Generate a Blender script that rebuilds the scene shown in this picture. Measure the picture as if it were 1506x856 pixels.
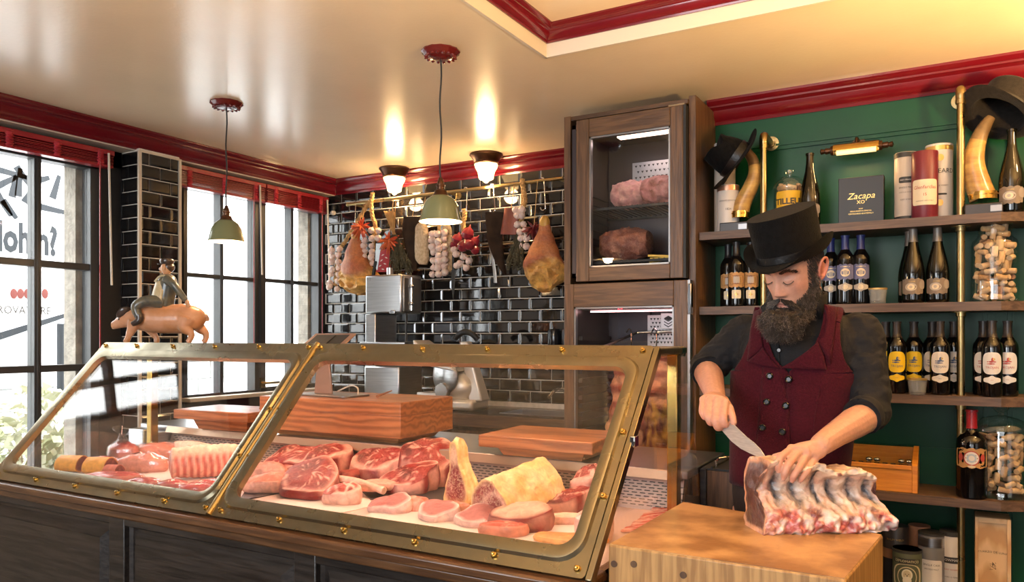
import bpy, bmesh, math, random
from math import sin, cos, pi, radians, sqrt, atan2, hypot, exp
from mathutils import Vector, Matrix, noise
for o in list(bpy.data.objects): bpy.data.objects.remove(o)
SC = bpy.context.scene
COL = SC.collection
# ---------------------------------------------------------------- camera
F = 1130.0; HY = 495.0; TH = radians(29.7); CH = 1.45
cd = bpy.data.cameras.new('camera'); cam = bpy.data.objects.new('camera', cd); COL.objects.link(cam)
cam.location = (0, 0, CH); cam.rotation_euler = (radians(90), 0, TH)
cd.sensor_width = 36; cd.lens = 36 * F / 1506; cd.shift_y = (HY - 428) / 1506; cd.clip_start = .05
SC.camera = cam
# ---------------------------------------------------------------- world, lights, exposure
SC.view_settings.view_transform = 'Standard'; SC.view_settings.look = 'None'
SC.view_settings.gamma = 1; SC.view_settings.use_curve_mapping = False
SC.view_settings.exposure = 0.1
w = bpy.data.worlds.new('sky'); SC.world = w; w.use_nodes = True
nt = w.node_tree; bg = nt.nodes['Background']
bg.inputs[0].default_value = (0.93, 0.97, 1.0, 1); bg.inputs[1].default_value = 11.0
def light(name, kind, loc, energy, color, size=.1, rot=None, size_y=None, spot=None, blend=.5):
    l = bpy.data.lights.new(name, kind); l.energy = energy; l.color = color
    o = bpy.data.objects.new(name, l); COL.objects.link(o); o.location = loc
    if kind == 'AREA':
        l.size = size
        if size_y: l.shape = 'RECTANGLE'; l.size_y = size_y
    else: l.shadow_soft_size = size
    if spot: l.spot_size = spot; l.spot_blend = blend
    if rot: o.rotation_euler = rot
    return o
def portal(y0, y1, z0, z1, x):
    o = light('window_portal', 'AREA', (x, (y0 + y1) / 2, (z0 + z1) / 2), 1, (1, 1, 1), y1 - y0, (0, radians(-90), 0), z1 - z0)
    o.data.shape = 'RECTANGLE'; o.data.size = z1 - z0; o.data.size_y = y1 - y0
    o.data.cycles.is_portal = True
WARM = (1.0, .62, .30)
portal(1.76, 2.5, .5, 2.45, -4.22); portal(3.1, 4.27, 1.0, 2.45, -4.22)
# added fill, key and upward lights, plus a warm lamp outside the frame
light('front_fill_light', 'AREA', (-.1, -2.6, 1.7), 66, (.92, .96, 1), 3.0, (radians(80), 0, 0), 1.7)  # added front fill; the wall behind it has no opening
light('side_fill_light', 'AREA', (2.35, .4, 1.6), 7, (1, .96, .9), 1.6, (radians(85), 0, radians(62)), 1.4)  # weak side fill standing before the solid right wall
light('corner_key_light', 'AREA', (-1.5, -1.8, 1.9), 84, (.90, .95, 1), 1.5, (radians(78), 0, radians(-16)), 1.5)  # key light added to brighten the butcher from the front left
light('ceiling_wash_spot', 'SPOT', (1.05, 2.0, 1.72), 430, (1, .62, .25), .09, (radians(180), 0, 0), spot=radians(164), blend=.4)  # upward spot added to warm the right ceiling, no lamp body
light('ceiling_wash_spot', 'SPOT', (-.75, .75, 1.80), 90, (1, .72, .44), .09, (radians(180), 0, 0), spot=radians(164), blend=.4)  # second added spot, brightens the ceiling further left
light('ceiling_lamp_beyond_frame', 'POINT', (.66, 3.25, 2.40), 17, (1, .64, .30), .05)
# ---------------------------------------------------------------- pixel to place (measuring helpers)
fx, fy = -sin(TH), cos(TH); rx, ry = cos(TH), sin(TH)
def dray(px, py):
    u = (px - 753) / F; v = (HY - py) / F
    return (fx + u * rx, fy + u * ry, v)
def oY(px, py, Y):
    a = dray(px, py); t = Y / a[1]; return Vector((a[0] * t, Y, CH + a[2] * t))
def oX(px, py, X):
    a = dray(px, py); t = X / a[0]; return Vector((X, a[1] * t, CH + a[2] * t))
def oZ(px, py, Z):
    a = dray(px, py); t = (Z - CH) / a[2]; return Vector((a[0] * t, a[1] * t, Z))

# ---------------------------------------------------------------- materials
MATS = {}
def _n(nt, t, **k):
    n = nt.nodes.new(t)
    for a, b in k.items(): setattr(n, a, b)
    return n
def mat(name, c1, rough=.5, metal=0.0, c2=None, scale=8, stretch=(1, 1, 1), detail=4, mix=(.35, .65), bump=0.0, bscale=None,
        coat=0.0, spec=.5, mott=(.78, 1.2), sss=0.0, emit=None, estr=0.0, sheen=0.0, rvar=0.0, attr=None, dist=0.0, wave=None, gen=False):
    m = bpy.data.materials.new(name); m.use_nodes = True; t = m.node_tree; L = t.links.new
    b = t.nodes['Principled BSDF']
    b.inputs['Roughness'].default_value = rough; b.inputs['Metallic'].default_value = metal
    b.inputs['Base Color'].default_value = (*c1, 1); b.inputs['Specular IOR Level'].default_value = spec
    if coat: b.inputs['Coat Weight'].default_value = coat; b.inputs['Coat Roughness'].default_value = .08
    if sss:
        b.inputs['Subsurface Weight'].default_value = sss; b.inputs['Subsurface Radius'].default_value = (.012, .005, .003)
        b.inputs['Subsurface Scale'].default_value = 1.0
    if sheen: b.inputs['Sheen Weight'].default_value = sheen; b.inputs['Sheen Roughness'].default_value = .4
    if emit: b.inputs['Emission Color'].default_value = (*emit, 1); b.inputs['Emission Strength'].default_value = estr
    tc = _n(t, 'ShaderNodeTexCoord'); mp = _n(t, 'ShaderNodeMapping'); mp.inputs['Scale'].default_value = stretch
    L(tc.outputs['Object'], mp.inputs[0])
    col = None
    if c2 is not None or rvar:
        if wave:
            nz = _n(t, 'ShaderNodeTexWave', wave_type=wave if wave == 'RINGS' else 'BANDS')
            nz.inputs['Scale'].default_value = scale; nz.inputs['Distortion'].default_value = dist; nz.inputs['Detail'].default_value = detail
            if wave in 'XYZ': nz.bands_direction = wave
            nz.inputs['Detail Scale'].default_value = 1.5
            out = nz.outputs['Fac']
        else:
            nz = _n(t, 'ShaderNodeTexNoise'); nz.inputs['Scale'].default_value = scale; nz.inputs['Detail'].default_value = detail
            nz.inputs['Distortion'].default_value = dist
            out = nz.outputs['Fac']
        L(mp.outputs[0], nz.inputs['Vector'])
        r = _n(t, 'ShaderNodeMapRange'); r.inputs[1].default_value = mix[0]; r.inputs[2].default_value = mix[1]
        L(out, r.inputs[0])
        if c2 is not None:
            mx = _n(t, 'ShaderNodeMix', data_type='RGBA'); mx.inputs[6].default_value = (*c1, 1); mx.inputs[7].default_value = (*c2, 1)
            L(r.outputs[0], mx.inputs[0]); L(mx.outputs[2], b.inputs['Base Color']); col = mx.outputs[2]
        if rvar:
            q = _n(t, 'ShaderNodeMapRange'); q.inputs[3].default_value = rough - rvar; q.inputs[4].default_value = rough + rvar
            L(r.outputs[0], q.inputs[0]); L(q.outputs[0], b.inputs['Roughness'])
    if attr:
        at = _n(t, 'ShaderNodeAttribute', attribute_name=attr)
        base = at.outputs['Color']
        # fine mottling and fat veins scaled by the attribute's alpha
        nz = _n(t, 'ShaderNodeTexNoise'); nz.inputs['Scale'].default_value = scale; nz.inputs['Detail'].default_value = 6; nz.inputs['Distortion'].default_value = .6
        L(mp.outputs[0], nz.inputs['Vector'])
        hs = _n(t, 'ShaderNodeMapRange'); hs.inputs[1].default_value = .3; hs.inputs[2].default_value = .7; hs.inputs[3].default_value = mott[0]; hs.inputs[4].default_value = mott[1]
        L(nz.outputs['Fac'], hs.inputs[0])
        mul = _n(t, 'ShaderNodeVectorMath', operation='SCALE'); L(base, mul.inputs[0]); L(hs.outputs[0], mul.inputs['Scale'])
        v = _n(t, 'ShaderNodeTexNoise'); v.inputs['Scale'].default_value = scale * .9; v.inputs['Detail'].default_value = 5; v.inputs['Distortion'].default_value = 2.2
        L(mp.outputs[0], v.inputs['Vector'])
        sub = _n(t, 'ShaderNodeMath', operation='SUBTRACT'); sub.inputs[1].default_value = .5; L(v.outputs['Fac'], sub.inputs[0])
        ab = _n(t, 'ShaderNodeMath', operation='ABSOLUTE'); L(sub.outputs[0], ab.inputs[0])
        ve = _n(t, 'ShaderNodeMapRange'); ve.inputs[1].default_value = .0; ve.inputs[2].default_value = .05; ve.inputs[3].default_value = .9; ve.inputs[4].default_value = 0
        L(ab.outputs[0], ve.inputs[0])
        am = _n(t, 'ShaderNodeMath', operation='MULTIPLY'); L(ve.outputs[0], am.inputs[0]); L(at.outputs['Alpha'], am.inputs[1])
        mx = _n(t, 'ShaderNodeMix', data_type='RGBA'); mx.inputs[7].default_value = (*(c2 or (.85, .62, .5)), 1)
        L(mul.outputs[0], mx.inputs[6]); L(am.outputs[0], mx.inputs[0]); L(mx.outputs[2], b.inputs['Base Color'])
    if bump:
        nb = _n(t, 'ShaderNodeTexNoise'); nb.inputs['Scale'].default_value = bscale or scale * 4; nb.inputs['Detail'].default_value = 4
        L(mp.outputs[0], nb.inputs['Vector'])
        bp = _n(t, 'ShaderNodeBump'); bp.inputs['Strength'].default_value = bump; bp.inputs['Distance'].default_value = .01
        L(nb.outputs['Fac'], bp.inputs['Height']); L(bp.outputs[0], b.inputs['Normal'])
    MATS[name] = m; return m
def glass(name, tint=(1, 1, 1), ior=1.45, refl=(1, 1, 1), rough=0.0):
    m = bpy.data.materials.new(name); m.use_nodes = True; t = m.node_tree; L = t.links.new
    t.nodes.remove(t.nodes['Principled BSDF']); out = t.nodes['Material Output']
    tr = _n(t, 'ShaderNodeBsdfTransparent'); tr.inputs[0].default_value = (*tint, 1)
    gl = _n(t, 'ShaderNodeBsdfGlossy'); gl.inputs['Roughness'].default_value = rough; gl.inputs[0].default_value = (*refl, 1)
    lw = _n(t, 'ShaderNodeLayerWeight'); lw.inputs[0].default_value = .5
    pw = _n(t, 'ShaderNodeMath', operation='POWER'); pw.inputs[1].default_value = 5.0; L(lw.outputs['Facing'], pw.inputs[0])
    f0 = ((ior - 1) / (ior + 1)) ** 2
    fr = _n(t, 'ShaderNodeMath', operation='MULTIPLY_ADD'); fr.inputs[1].default_value = 1 - f0; fr.inputs[2].default_value = f0; L(pw.outputs[0], fr.inputs[0])
    mx = _n(t, 'ShaderNodeMixShader'); L(fr.outputs[0], mx.inputs[0]); L(tr.outputs[0], mx.inputs[1]); L(gl.outputs[0], mx.inputs[2]); L(mx.outputs[0], out.inputs[0])
    MATS[name] = m; return m
def wood(name, c1, c2, axis=0, rough=.45, coat=.0, sc=1.0):
    st = [14 * sc, 14 * sc, 14 * sc]; st[axis] = 1.1 * sc
    return mat(name, c1, rough, c2=c2, scale=4.5, stretch=tuple(st), detail=7, mix=(.40, .60), bump=.12, bscale=9, coat=coat, dist=.35)

# ---------------------------------------------------------------- mesh builder
class MB:
    def __init__(s): s.v = []; s.f = []; s.mi = []; s.c = []; s.cur = 0; s.col = None
    def put(s, vs, fs, cols=None):
        o = len(s.v); s.v += [tuple(p) for p in vs]
        s.f += [tuple(i + o for i in f) for f in fs]; s.mi += [s.cur] * len(fs)
        s.c += list(cols) if cols else [s.col or (1, 1, 1, 0)] * len(vs)
        return s
    def box(s, x0, x1, y0, y1, z0, z1, M=None):
        vs = [Vector((x, y, z)) for z in (z0, z1) for y in (y0, y1) for x in (x0, x1)]
        if M: vs = [M @ p for p in vs]
        return s.put(vs, [(0, 2, 3, 1), (4, 5, 7, 6), (0, 1, 5, 4), (1, 3, 7, 5), (3, 2, 6, 7), (2, 0, 4, 6)])
    def hexa(s, p8):  # bottom 4 ccw, top 4 ccw
        return s.put(p8, [(3, 2, 1, 0), (4, 5, 6, 7), (0, 1, 5, 4), (1, 2, 6, 5), (2, 3, 7, 6), (3, 0, 4, 7)])
    def cbox(s, x0, x1, y0, y1, z0, z1, b):  # box with a bevelled -y face (tile, 12 faces)
        vs = [(x0, y1, z0), (x1, y1, z0), (x1, y1, z1), (x0, y1, z1), (x0, y0 + b * .5, z0), (x1, y0 + b * .5, z0), (x1, y0 + b * .5, z1), (x0, y0 + b * .5, z1),
              (x0 + b, y0, z0 + b), (x1 - b, y0, z0 + b), (x1 - b, y0, z1 - b), (x0 + b, y0, z1 - b)]
        return s.put(vs, [(4, 5, 9, 8), (5, 6, 10, 9), (6, 7, 11, 10), (7, 4, 8, 11), (8, 9, 10, 11), (0, 1, 5, 4), (1, 2, 6, 5), (2, 3, 7, 6), (3, 0, 4, 7)])
    def prism(s, poly, fn, d0, d1):  # poly of (a,b), fn(a,b,d)->xyz
        n = len(poly); vs = [fn(a, b, d0) for a, b in poly] + [fn(a, b, d1) for a, b in poly]
        return s.put(vs, [tuple(range(n))[::-1], tuple(range(n, 2 * n))] + [(i, (i + 1) % n, n + (i + 1) % n, n + i) for i in range(n)])
    def lathe(s, prof, seg=24, c=(0, 0, 0), M=None, sx=1, sy=1, cols=None, flut=None):
        vs = []; cl = []
        for k, (r, z) in enumerate(prof):
            for i in range(seg):
                a = 2 * pi * i / seg; q = r * (1 + (flut[1] * cos(flut[0] * a) if flut else 0))
                p = Vector((q * cos(a) * sx, q * sin(a) * sy, z))
                if M: p = M @ p
                vs.append(p + Vector(c)); cl.append(cols[k] if cols else (1, 1, 1, 0))
        n = len(prof); fs = [(k * seg + i, k * seg + (i + 1) % seg, (k + 1) * seg + (i + 1) % seg, (k + 1) * seg + i) for k in range(n - 1) for i in range(seg)]
        if prof[0][0] > 1e-6: fs.append(tuple(range(seg))[::-1])
        if prof[-1][0] > 1e-6: fs.append(tuple((n - 1) * seg + i for i in range(seg)))
        return s.put(vs, fs, cl if cols else None)
    def tube(s, path, r, seg=10, cap=True, flat=1.0, up=None, cols=None):
        path = [Vector(p) for p in path]; n = len(path); rs = r if isinstance(r, (list, tuple)) else [r] * n
        vs = []; pn = None; cl = []
        for i, p in enumerate(path):
            t = (path[min(i + 1, n - 1)] - path[max(i - 1, 0)])
            t = t.normalized() if t.length > 1e-9 else Vector((0, 0, 1))
            if pn is None:
                u = Vector(up) if up else (Vector((0, 0, 1)) if abs(t.z) < .9 else Vector((1, 0, 0)))
                pn = (u - t * u.dot(t)).normalized()
            else: pn = (pn - t * pn.dot(t)); pn = pn.normalized() if pn.length > 1e-6 else Vector((1, 0, 0))
            q = t.cross(pn)
            for k in range(seg):
                a = 2 * pi * k / seg
                vs.append(p + (pn * cos(a) * flat + q * sin(a)) * rs[i]); cl.append(cols[i] if cols else None)
        fs = [(i * seg + k, i * seg + (k + 1) % seg, (i + 1) * seg + (k + 1) % seg, (i + 1) * seg + k) for i in range(n - 1) for k in range(seg)]
        if cap: fs += [tuple(range(seg))[::-1], tuple((n - 1) * seg + k for k in range(seg))]
        return s.put(vs, fs, cl if cols else None)
    def ell(s, c, r, seg=16, rings=10, M=None, fn=None, cols=None):
        r = (r, r, r) if not isinstance(r, (tuple, list)) else r; vs = []; cl = []
        for j in range(rings + 1):
            th = pi * j / rings
            for i in range(seg):
                a = 2 * pi * i / seg; p = Vector((sin(th) * cos(a), sin(th) * sin(a), -cos(th)))
                k = fn(p) if fn else 1.0
                q = Vector((p.x * r[0], p.y * r[1], p.z * r[2])) * k
                if M: q = M @ q
                vs.append(q + Vector(c)); cl.append(cols(p) if cols else None)
        fs = [(j * seg + i, j * seg + (i + 1) % seg, (j + 1) * seg + (i + 1) % seg, (j + 1) * seg + i) for j in range(rings) for i in range(seg)]
        return s.put(vs, fs, cl if cols else None)
    def grid(s, fn, nu, nv, cu=False, cols=None, flip=False):
        uu = nu if cu else nu + 1; vs = []; cl = []
        for j in range(nv + 1):
            for i in range(uu):
                vs.append(fn(i / nu, j / nv)); cl.append(cols(i / nu, j / nv) if cols else None)
        fs = []
        for j in range(nv):
            for i in range(nu):
                f = (j * uu + i, j * uu + (i + 1) % uu, (j + 1) * uu + (i + 1) % uu, (j + 1) * uu + i)
                fs.append(f[::-1] if flip else f)
        return s.put(vs, fs, cl if cols else None)
    def build(s, name, mats, parent=None, smooth=True, bev=0, sub=0, solid=0, weld=True, loc=None, rot=None, local=False, ang=40, kind=None, label=None):
        me = bpy.data.meshes.new(name)
        vs = s.v
        if parent is not None and not local:
            o0 = parent_origin(parent); vs = [(p[0] - o0.x, p[1] - o0.y, p[2] - o0.z) for p in vs]
        me.from_pydata(vs, [], s.f)
        mats = mats if isinstance(mats, (list, tuple)) else [mats]
        for m in mats: me.materials.append(m)
        if len(mats) > 1: me.polygons.foreach_set('material_index', s.mi)
        if s.c and any(c is not None and c[3] != 0 or c is not None and c[:3] != (1, 1, 1) for c in s.c):
            at = me.color_attributes.new('Col', 'FLOAT_COLOR', 'POINT')
            at.data.foreach_set('color', [q for c in s.c for q in (c or (1, 1, 1, 0))])
        if weld or smooth:
            bm = bmesh.new(); bm.from_mesh(me)
            if weld: bmesh.ops.remove_doubles(bm, verts=bm.verts, dist=1e-5)
            bmesh.ops.recalc_face_normals(bm, faces=bm.faces)
            if smooth:
                an = radians(ang)
                for f in bm.faces: f.smooth = True
                for e in bm.edges:
                    if len(e.link_faces) == 2 and e.calc_face_angle(0) > an: e.smooth = False
            bm.to_mesh(me); bm.free()
        o = bpy.data.objects.new(name, me); COL.objects.link(o)
        if parent is not None: o.parent = parent
        if bev:
            b = o.modifiers.new('bevel', 'BEVEL'); b.width = bev; b.segments = 2; b.limit_method = 'ANGLE'; b.angle_limit = radians(50)
        if sub: q = o.modifiers.new('sub', 'SUBSURF'); q.levels = sub; q.render_levels = sub
        if solid: q = o.modifiers.new('solid', 'SOLIDIFY'); q.thickness = solid; q.offset = 0
        if loc: o.location = loc
        if rot: o.rotation_euler = rot
        if kind: o['kind'] = kind
        if label: o['label'] = label
        return o
def parent_origin(p):
    v = Vector(p.location)
    while p.parent: p = p.parent; v = v + Vector(p.location)
    return v
def tag(o, label=None, cat=None, group=None, kind=None):
    if label: o['label'] = label
    if cat: o['category'] = cat
    if group: o['group'] = group
    if kind: o['kind'] = kind
    return o
def thing(name, label, cat, loc=(0, 0, 0), group=None, rz=0):
    o = bpy.data.objects.new(name, None); COL.objects.link(o); o.location = loc; o.rotation_euler = (0, 0, rz)
    o.empty_display_size = .05
    return tag(o, label, cat, group)
def struct(mb, name, m, **k):
    o = mb.build(name, m, **k)
    if o.parent is None: o['kind'] = 'structure'
    return o
def copy_tree(o, parent=None):
    c = o.copy(); COL.objects.link(c)
    if parent is not None: c.parent = parent
    for ch in list(o.children): copy_tree(ch, c)
    return c
def clone(o, loc, label=None, rz=None, s=None):
    c = copy_tree(o); c.location = loc
    if rz is not None: c.rotation_euler.z = rz
    if s: c.scale = (s, s, s) if not isinstance(s, tuple) else s
    if label: c['label'] = label
    return c
def inst(o, name, loc, parent, rot=None, scale=None):
    c = bpy.data.objects.new(name, o.data); COL.objects.link(c); c.parent = parent; c.location = Vector(loc) - (parent_origin(parent) if parent else Vector())
    if rot: c.rotation_euler = rot
    if scale: c.scale = scale
    return c
def text_mesh(body, size, extrude=0.0, align='CENTER', shear=0.0, bold=0.0, sp=1.0):
    cu = bpy.data.curves.new('t', 'FONT'); cu.body = body; cu.size = size; cu.extrude = extrude; cu.align_x = align; cu.align_y = 'CENTER'; cu.shear = shear; cu.offset = bold
    cu.resolution_u = 2; cu.space_character = sp
    o = bpy.data.objects.new('t', cu); COL.objects.link(o)
    dg = bpy.context.evaluated_depsgraph_get(); me = bpy.data.meshes.new_from_object(o.evaluated_get(dg))
    vs = [tuple(v.co) for v in me.vertices]; fs = [tuple(p.vertices) for p in me.polygons]
    bpy.data.objects.remove(o); bpy.data.curves.remove(cu); bpy.data.meshes.remove(me)
    return vs, fs
def text(mb, body, size, fn, **k):  # fn(x,y)->point
    vs, fs = text_mesh(body, size, **k); mb.put([fn(p[0], p[1]) for p in vs], fs); return mb
def nz(p, s, o=0): return noise.noise(Vector(p) * s + Vector((o, o * 1.7, o * .3)))
def lerp(a, b, t): return a + (b - a) * t
def cmix(a, b, t): return tuple(lerp(x, y, max(0, min(1, t))) for x, y in zip(a, b))
def smooth(a, b, x): t = max(0, min(1, (x - a) / (b - a))); return t * t * (3 - 2 * t)
def g(x, c, w): return exp(-((x - c) / w) ** 2)
def catmull(pts, n=6):
    P = [Vector(p) for p in pts]; out = []
    for i in range(len(P) - 1):
        a, b, c, d = P[max(i - 1, 0)], P[i], P[i + 1], P[min(i + 2, len(P) - 1)]
        for k in range(n):
            t = k / n; out.append(.5 * ((2 * b) + (c - a) * t + (2 * a - 5 * b + 4 * c - d) * t * t + (3 * b - a - 3 * c + d) * t ** 3))
    return out + [P[-1]]
def interp(tab, x):
    for (a, va), (b, vb) in zip(tab, tab[1:]):
        if x <= b: t = max(0, (x - a) / (b - a)); return lerp(va, vb, t)
    return tab[-1][1]

M_ceil = mat('ceiling_cream_gloss_paint', (.84, .70, .50), .23, c2=(.80, .66, .47), scale=3, bump=.05, bscale=55, spec=.8)
M_white = mat('cream_white_paint', (.62, .55, .46), .5, bump=.03, bscale=40)
M_red = mat('oxblood_gloss_paint', (.115, .004, .009), .22, c2=(.14, .005, .011), scale=5, coat=.5)
M_redblind = mat('red_blind_slat', (.30, .012, .02), .3, coat=.3)
M_green = mat('bottle_green_paint', (.002, .050, .017), .36, c2=(.003, .058, .020), scale=4, bump=.03, bscale=30, spec=.25)
M_tile = mat('black_glazed_tile', (.006, .006, .007), .06, c2=(.009, .008, .008), scale=11, bump=.05, bscale=9, spec=.6, coat=.3)
M_grout = mat('pale_grout', (.78, .71, .62), .8, c2=(.64, .58, .50), scale=30)
M_black = mat('black_satin_paint', (.012, .012, .013), .4)
M_frame = mat('dark_grey_window_frame', (.03, .032, .034), .35)
M_floor = mat('dark_floor', (.05, .036, .026), .5, c2=(.07, .05, .035), scale=6)
M_wall = mat('dark_panelling', (.06, .042, .03), .55, c2=(.045, .03, .022), scale=6)
M_brass = mat('aged_brass', (.50, .36, .15), .32, 1.0, c2=(.30, .235, .12), scale=9, detail=6, mix=(.3, .7), bump=.05, bscale=60, rvar=.08)
M_brassd = mat('tarnished_brass_frame', (.37, .32, .215), .30, 1.0, c2=(.24, .212, .145), scale=7, detail=7, mix=(.3, .7), bump=.06, bscale=45, rvar=.1)
M_gold = mat('polished_brass', (.72, .46, .12), .2, 1.0, c2=(.55, .36, .12), scale=20)
M_steel = mat('brushed_steel', (.55, .56, .57), .28, 1.0, c2=(.45, .46, .47), scale=6, stretch=(1, 1, 30))
M_steeld = mat('dull_steel', (.33, .32, .31), .36, 1.0, c2=(.26, .25, .25), scale=6)
M_chrome = mat('chrome', (.75, .75, .76), .1, 1.0)
M_dark = mat('dark_matte', (.01, .01, .011), .55)
M_glass = glass('clear_pane'); M_jar = glass('jar_glass', (.95, .97, .96), 1.85)

# ================================================================ THE ROOM
XW = -3.96; XN = -4.10; YB = 4.30; YG = 3.80; ZC = 2.60
struct(MB().box(-4.3, 2.7, -3.3, 4.5, -.06, 0), 'floor', M_floor)
c = MB()
CX0, CX1, CY0, CY1 = -1.45, 2.0, -1.2, 2.82
c.box(-4.3, CX0, -3.3, 4.5, ZC, 2.86); c.box(CX1, 2.7, -3.3, 4.5, ZC, 2.86); c.box(CX0, CX1, CY1, 4.5, ZC, 2.86); c.box(CX0, CX1, -3.3, CY0, ZC, 2.86)
ceil = struct(c, 'ceiling', M_ceil)
struct(MB().box(-4.3, 2.7, -3.3, 4.5, 2.715, 2.80), 'ceiling_coffer', M_ceil)
# white band around the coffer
b = MB(); t = .012; zb0, zb1 = 2.595, 2.655
b.box(CX0, CX0 + t, CY0, CY1, zb0, zb1); b.box(CX1 - t, CX1, CY0, CY1, zb0, zb1); b.box(CX0, CX1, CY1 - t, CY1, zb0, zb1); b.box(CX0, CX1, CY0, CY0 + t, zb0, zb1)
struct(b, 'trim_1', M_white, smooth=False)
PROF = [(.0, .105), (.010, .105), (.014, .094), (.012, .088), (.022, .080), (.034, .064), (.040, .045), (.052, .036), (.060, .034), (.060, .026), (.070, .020), (.078, .010), (.078, 0), (0, 0)]
def crown(name, pts, nrm, ztop, sc=1.0, off=0.0, material=None):
    """moulding along pts; nrm[i] is the outward offset direction (already mitred) at pts[i]"""
    m = MB(); n = len(PROF); vs = []
    for p, q in zip(pts, nrm):
        for o, dn in PROF: vs.append((p[0] + q[0] * (o * sc + off), p[1] + q[1] * (o * sc + off), ztop - dn * sc))
    fs = [(i * n + k, i * n + (k + 1) % n, (i + 1) * n + (k + 1) % n, (i + 1) * n + k) for i in range(len(pts) - 1) for k in range(n)]
    m.put(vs, fs); return struct(m, name, material or M_red, ang=25)
crown('trim_2', [(XW, -3.3), (XW, YB)], [(1, 0), (1, -1)], ZC)
crown('trim_3', [(XW, YB), (-1.60, YB)], [(1, -1), (0, -1)], ZC)
crown('trim_4', [(-1.03, YG), (2.6, YG - .07)], [(0, -1), (0, -1)], ZC, 1.05)
crown('trim_5', [(CX0, CY0), (CX0, CY1), (CX1, CY1), (CX1, CY0), (CX0, CY0)], [(1, 1), (1, -1), (-1, -1), (-1, 1), (1, 1)], 2.715, .62, .012)
# walls
w = MB(); w.box(-4.3, XW, -3.3, YB + .2, 2.490, ZC)          # soffit over the window niche
w.box(-4.3, -4.02, -3.3, 1.73, 0, 2.49)
struct(w, 'wall_left', M_white)
w = MB(); w.box(-4.3, -4.06, 1.70, 2.55, 0, .5); w.box(-4.3, -4.08, 2.53, 2.70, 0, 2.49); w.box(-4.3, -4.08, 2.94, 3.08, 0, 2.49); w.box(-4.3, -4.05, 3.08, 4.5, 0, 1.05)
w.box(-4.3, -4.06, 4.28, 4.5, 1.05, 2.49); w.box(-4.3, -4.08, .02, 4.4, 2.40, 2.49)
struct(w, 'wall_left', M_black)
struct(MB().box(-4.14, -3.99, 3.07, 4.29, 1.05, 1.075), 'trim_6', M_white, bev=.004)
back = struct(MB().box(-4.3, -1.5, YB, YB + .15, 0, ZC), 'wall_back', M_grout)
green = MB(); green.hexa([(-1.05, YG, 0), (2.7, YG - .07, 0), (2.7, 4.5, 0), (-1.05, 4.5, 0), (-1.05, YG, ZC), (2.7, YG - .07, ZC), (2.7, 4.5, ZC), (-1.05, 4.5, ZC)])
green = struct(green, 'wall_back', M_green)
m = MB()
def yg(x): return YG - .07 * (x + 1.05) / 3.75
def strip(x0, x1, z0, z1, d):
    m.hexa([(x0, yg(x0) - d, z0), (x1, yg(x1) - d, z0), (x1, yg(x1) + .01, z0), (x0, yg(x0) + .01, z0), (x0, yg(x0) - d, z1), (x1, yg(x1) - d, z1), (x1, yg(x1) + .01, z1), (x0, yg(x0) + .01, z1)])
for z0, z1, d in ((2.335, 2.352, .012), (2.352, 2.362, .02), (2.362, 2.378, .012)): strip(-1.03, .12, z0, z1, d)
for x0, x1, d in ((.12, .136, .012), (.136, .146, .02), (.146, .162, .012)): strip(x0, x1, .2, 2.378, d)
for z0, z1, d in ((.965, .972, .006), (1.155, 1.165, .01), (1.165, 1.172, .016)): strip(-1.03, .12, z0, z1, d)
for x0, x1, d in ((.205, .221, .012), (.221, .231, .02)): strip(x0, x1, .2, 2.378, d)
struct(m, 'trim_7', M_green)
struct(MB().box(-1.66, -1.02, 4.252, 4.45, 0, ZC), 'wall_back', M_white)
struct(MB().box(2.6, 2.7, -3.3, 4.5, 0, ZC), 'wall_right', M_wall)
struct(MB().box(-4.3, 2.7, -3.3, -3.2, 0, ZC), 'wall_front', M_wall)

# ---- black bevelled tiles on the back wall, one object each
P_T, P_R = .1505, .0740
def tile_mesh(wd, ht, axis):
    t = MB()
    if axis == 'y': t.cbox(-wd / 2, wd / 2, -.008, .002, -ht / 2, ht / 2, .009)
    return t
def tile_data(wd, ht):
    o = tile_mesh(wd, ht, 'y').build('tile', M_tile, smooth=False, weld=False); me = o.data; bpy.data.objects.remove(o); return me
full = tile_data(P_T - .005, P_R - .005); cache = {}
def add_tile(parent, x0, x1, z, fn, rz=0):
    wd = round(x1 - x0 - .005, 3)
    if wd < .012: return
    me = full if abs(wd - (P_T - .005)) < .002 else cache.setdefault(wd, None) or cache.__setitem__(wd, tile_data(wd, P_R - .005)) or cache[wd]
    o = bpy.data.objects.new('tile', me); COL.objects.link(o); o.parent = parent; o.location = fn((x0 + x1) / 2, z)
    o.rotation_euler = (R.uniform(-.012, .012), 0, rz + R.uniform(-.012, .012))
R = random.Random(5)
XJ = oY(750.1, 448, YB).x
for r in range(-5, 15):
    zc = 1.398 + P_R * (r + .5); off = 0 if r % 2 == 0 else P_T / 2
    off = P_T / 2 - off if False else off
    x = XJ - 12 * P_T + (0 if r % 2 == 1 else P_T / 2)
    while x < -2.03:
        a, b2 = max(x, -4.06), min(x + P_T, -1.98)
        if b2 - a > .02: add_tile(back, a, b2, zc, lambda u, z: (u, YB, z))
        x += P_T
m = MB()
for r in range(-5, 15):
    zc = 1.398 + P_R * (r + .5); x = XJ - 12 * P_T + (0 if r % 2 == 1 else P_T / 2)
    while x < -1.66:
        a, b2 = max(x, -1.98) , min(x + P_T, -1.655)
        if b2 - a > .02:
            t = MB(); wd, ht = b2 - a - .005, P_R - .005; t.cbox(-wd / 2, wd / 2, -.008, .002, -ht / 2, ht / 2, .009); m.put([((a + b2) / 2 + p[0], YB + p[1], zc + p[2]) for p in t.v], t.f)
        x += P_T
m.build('tile_field', M_tile, back, smooth=False, weld=False, kind='stuff')
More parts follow.
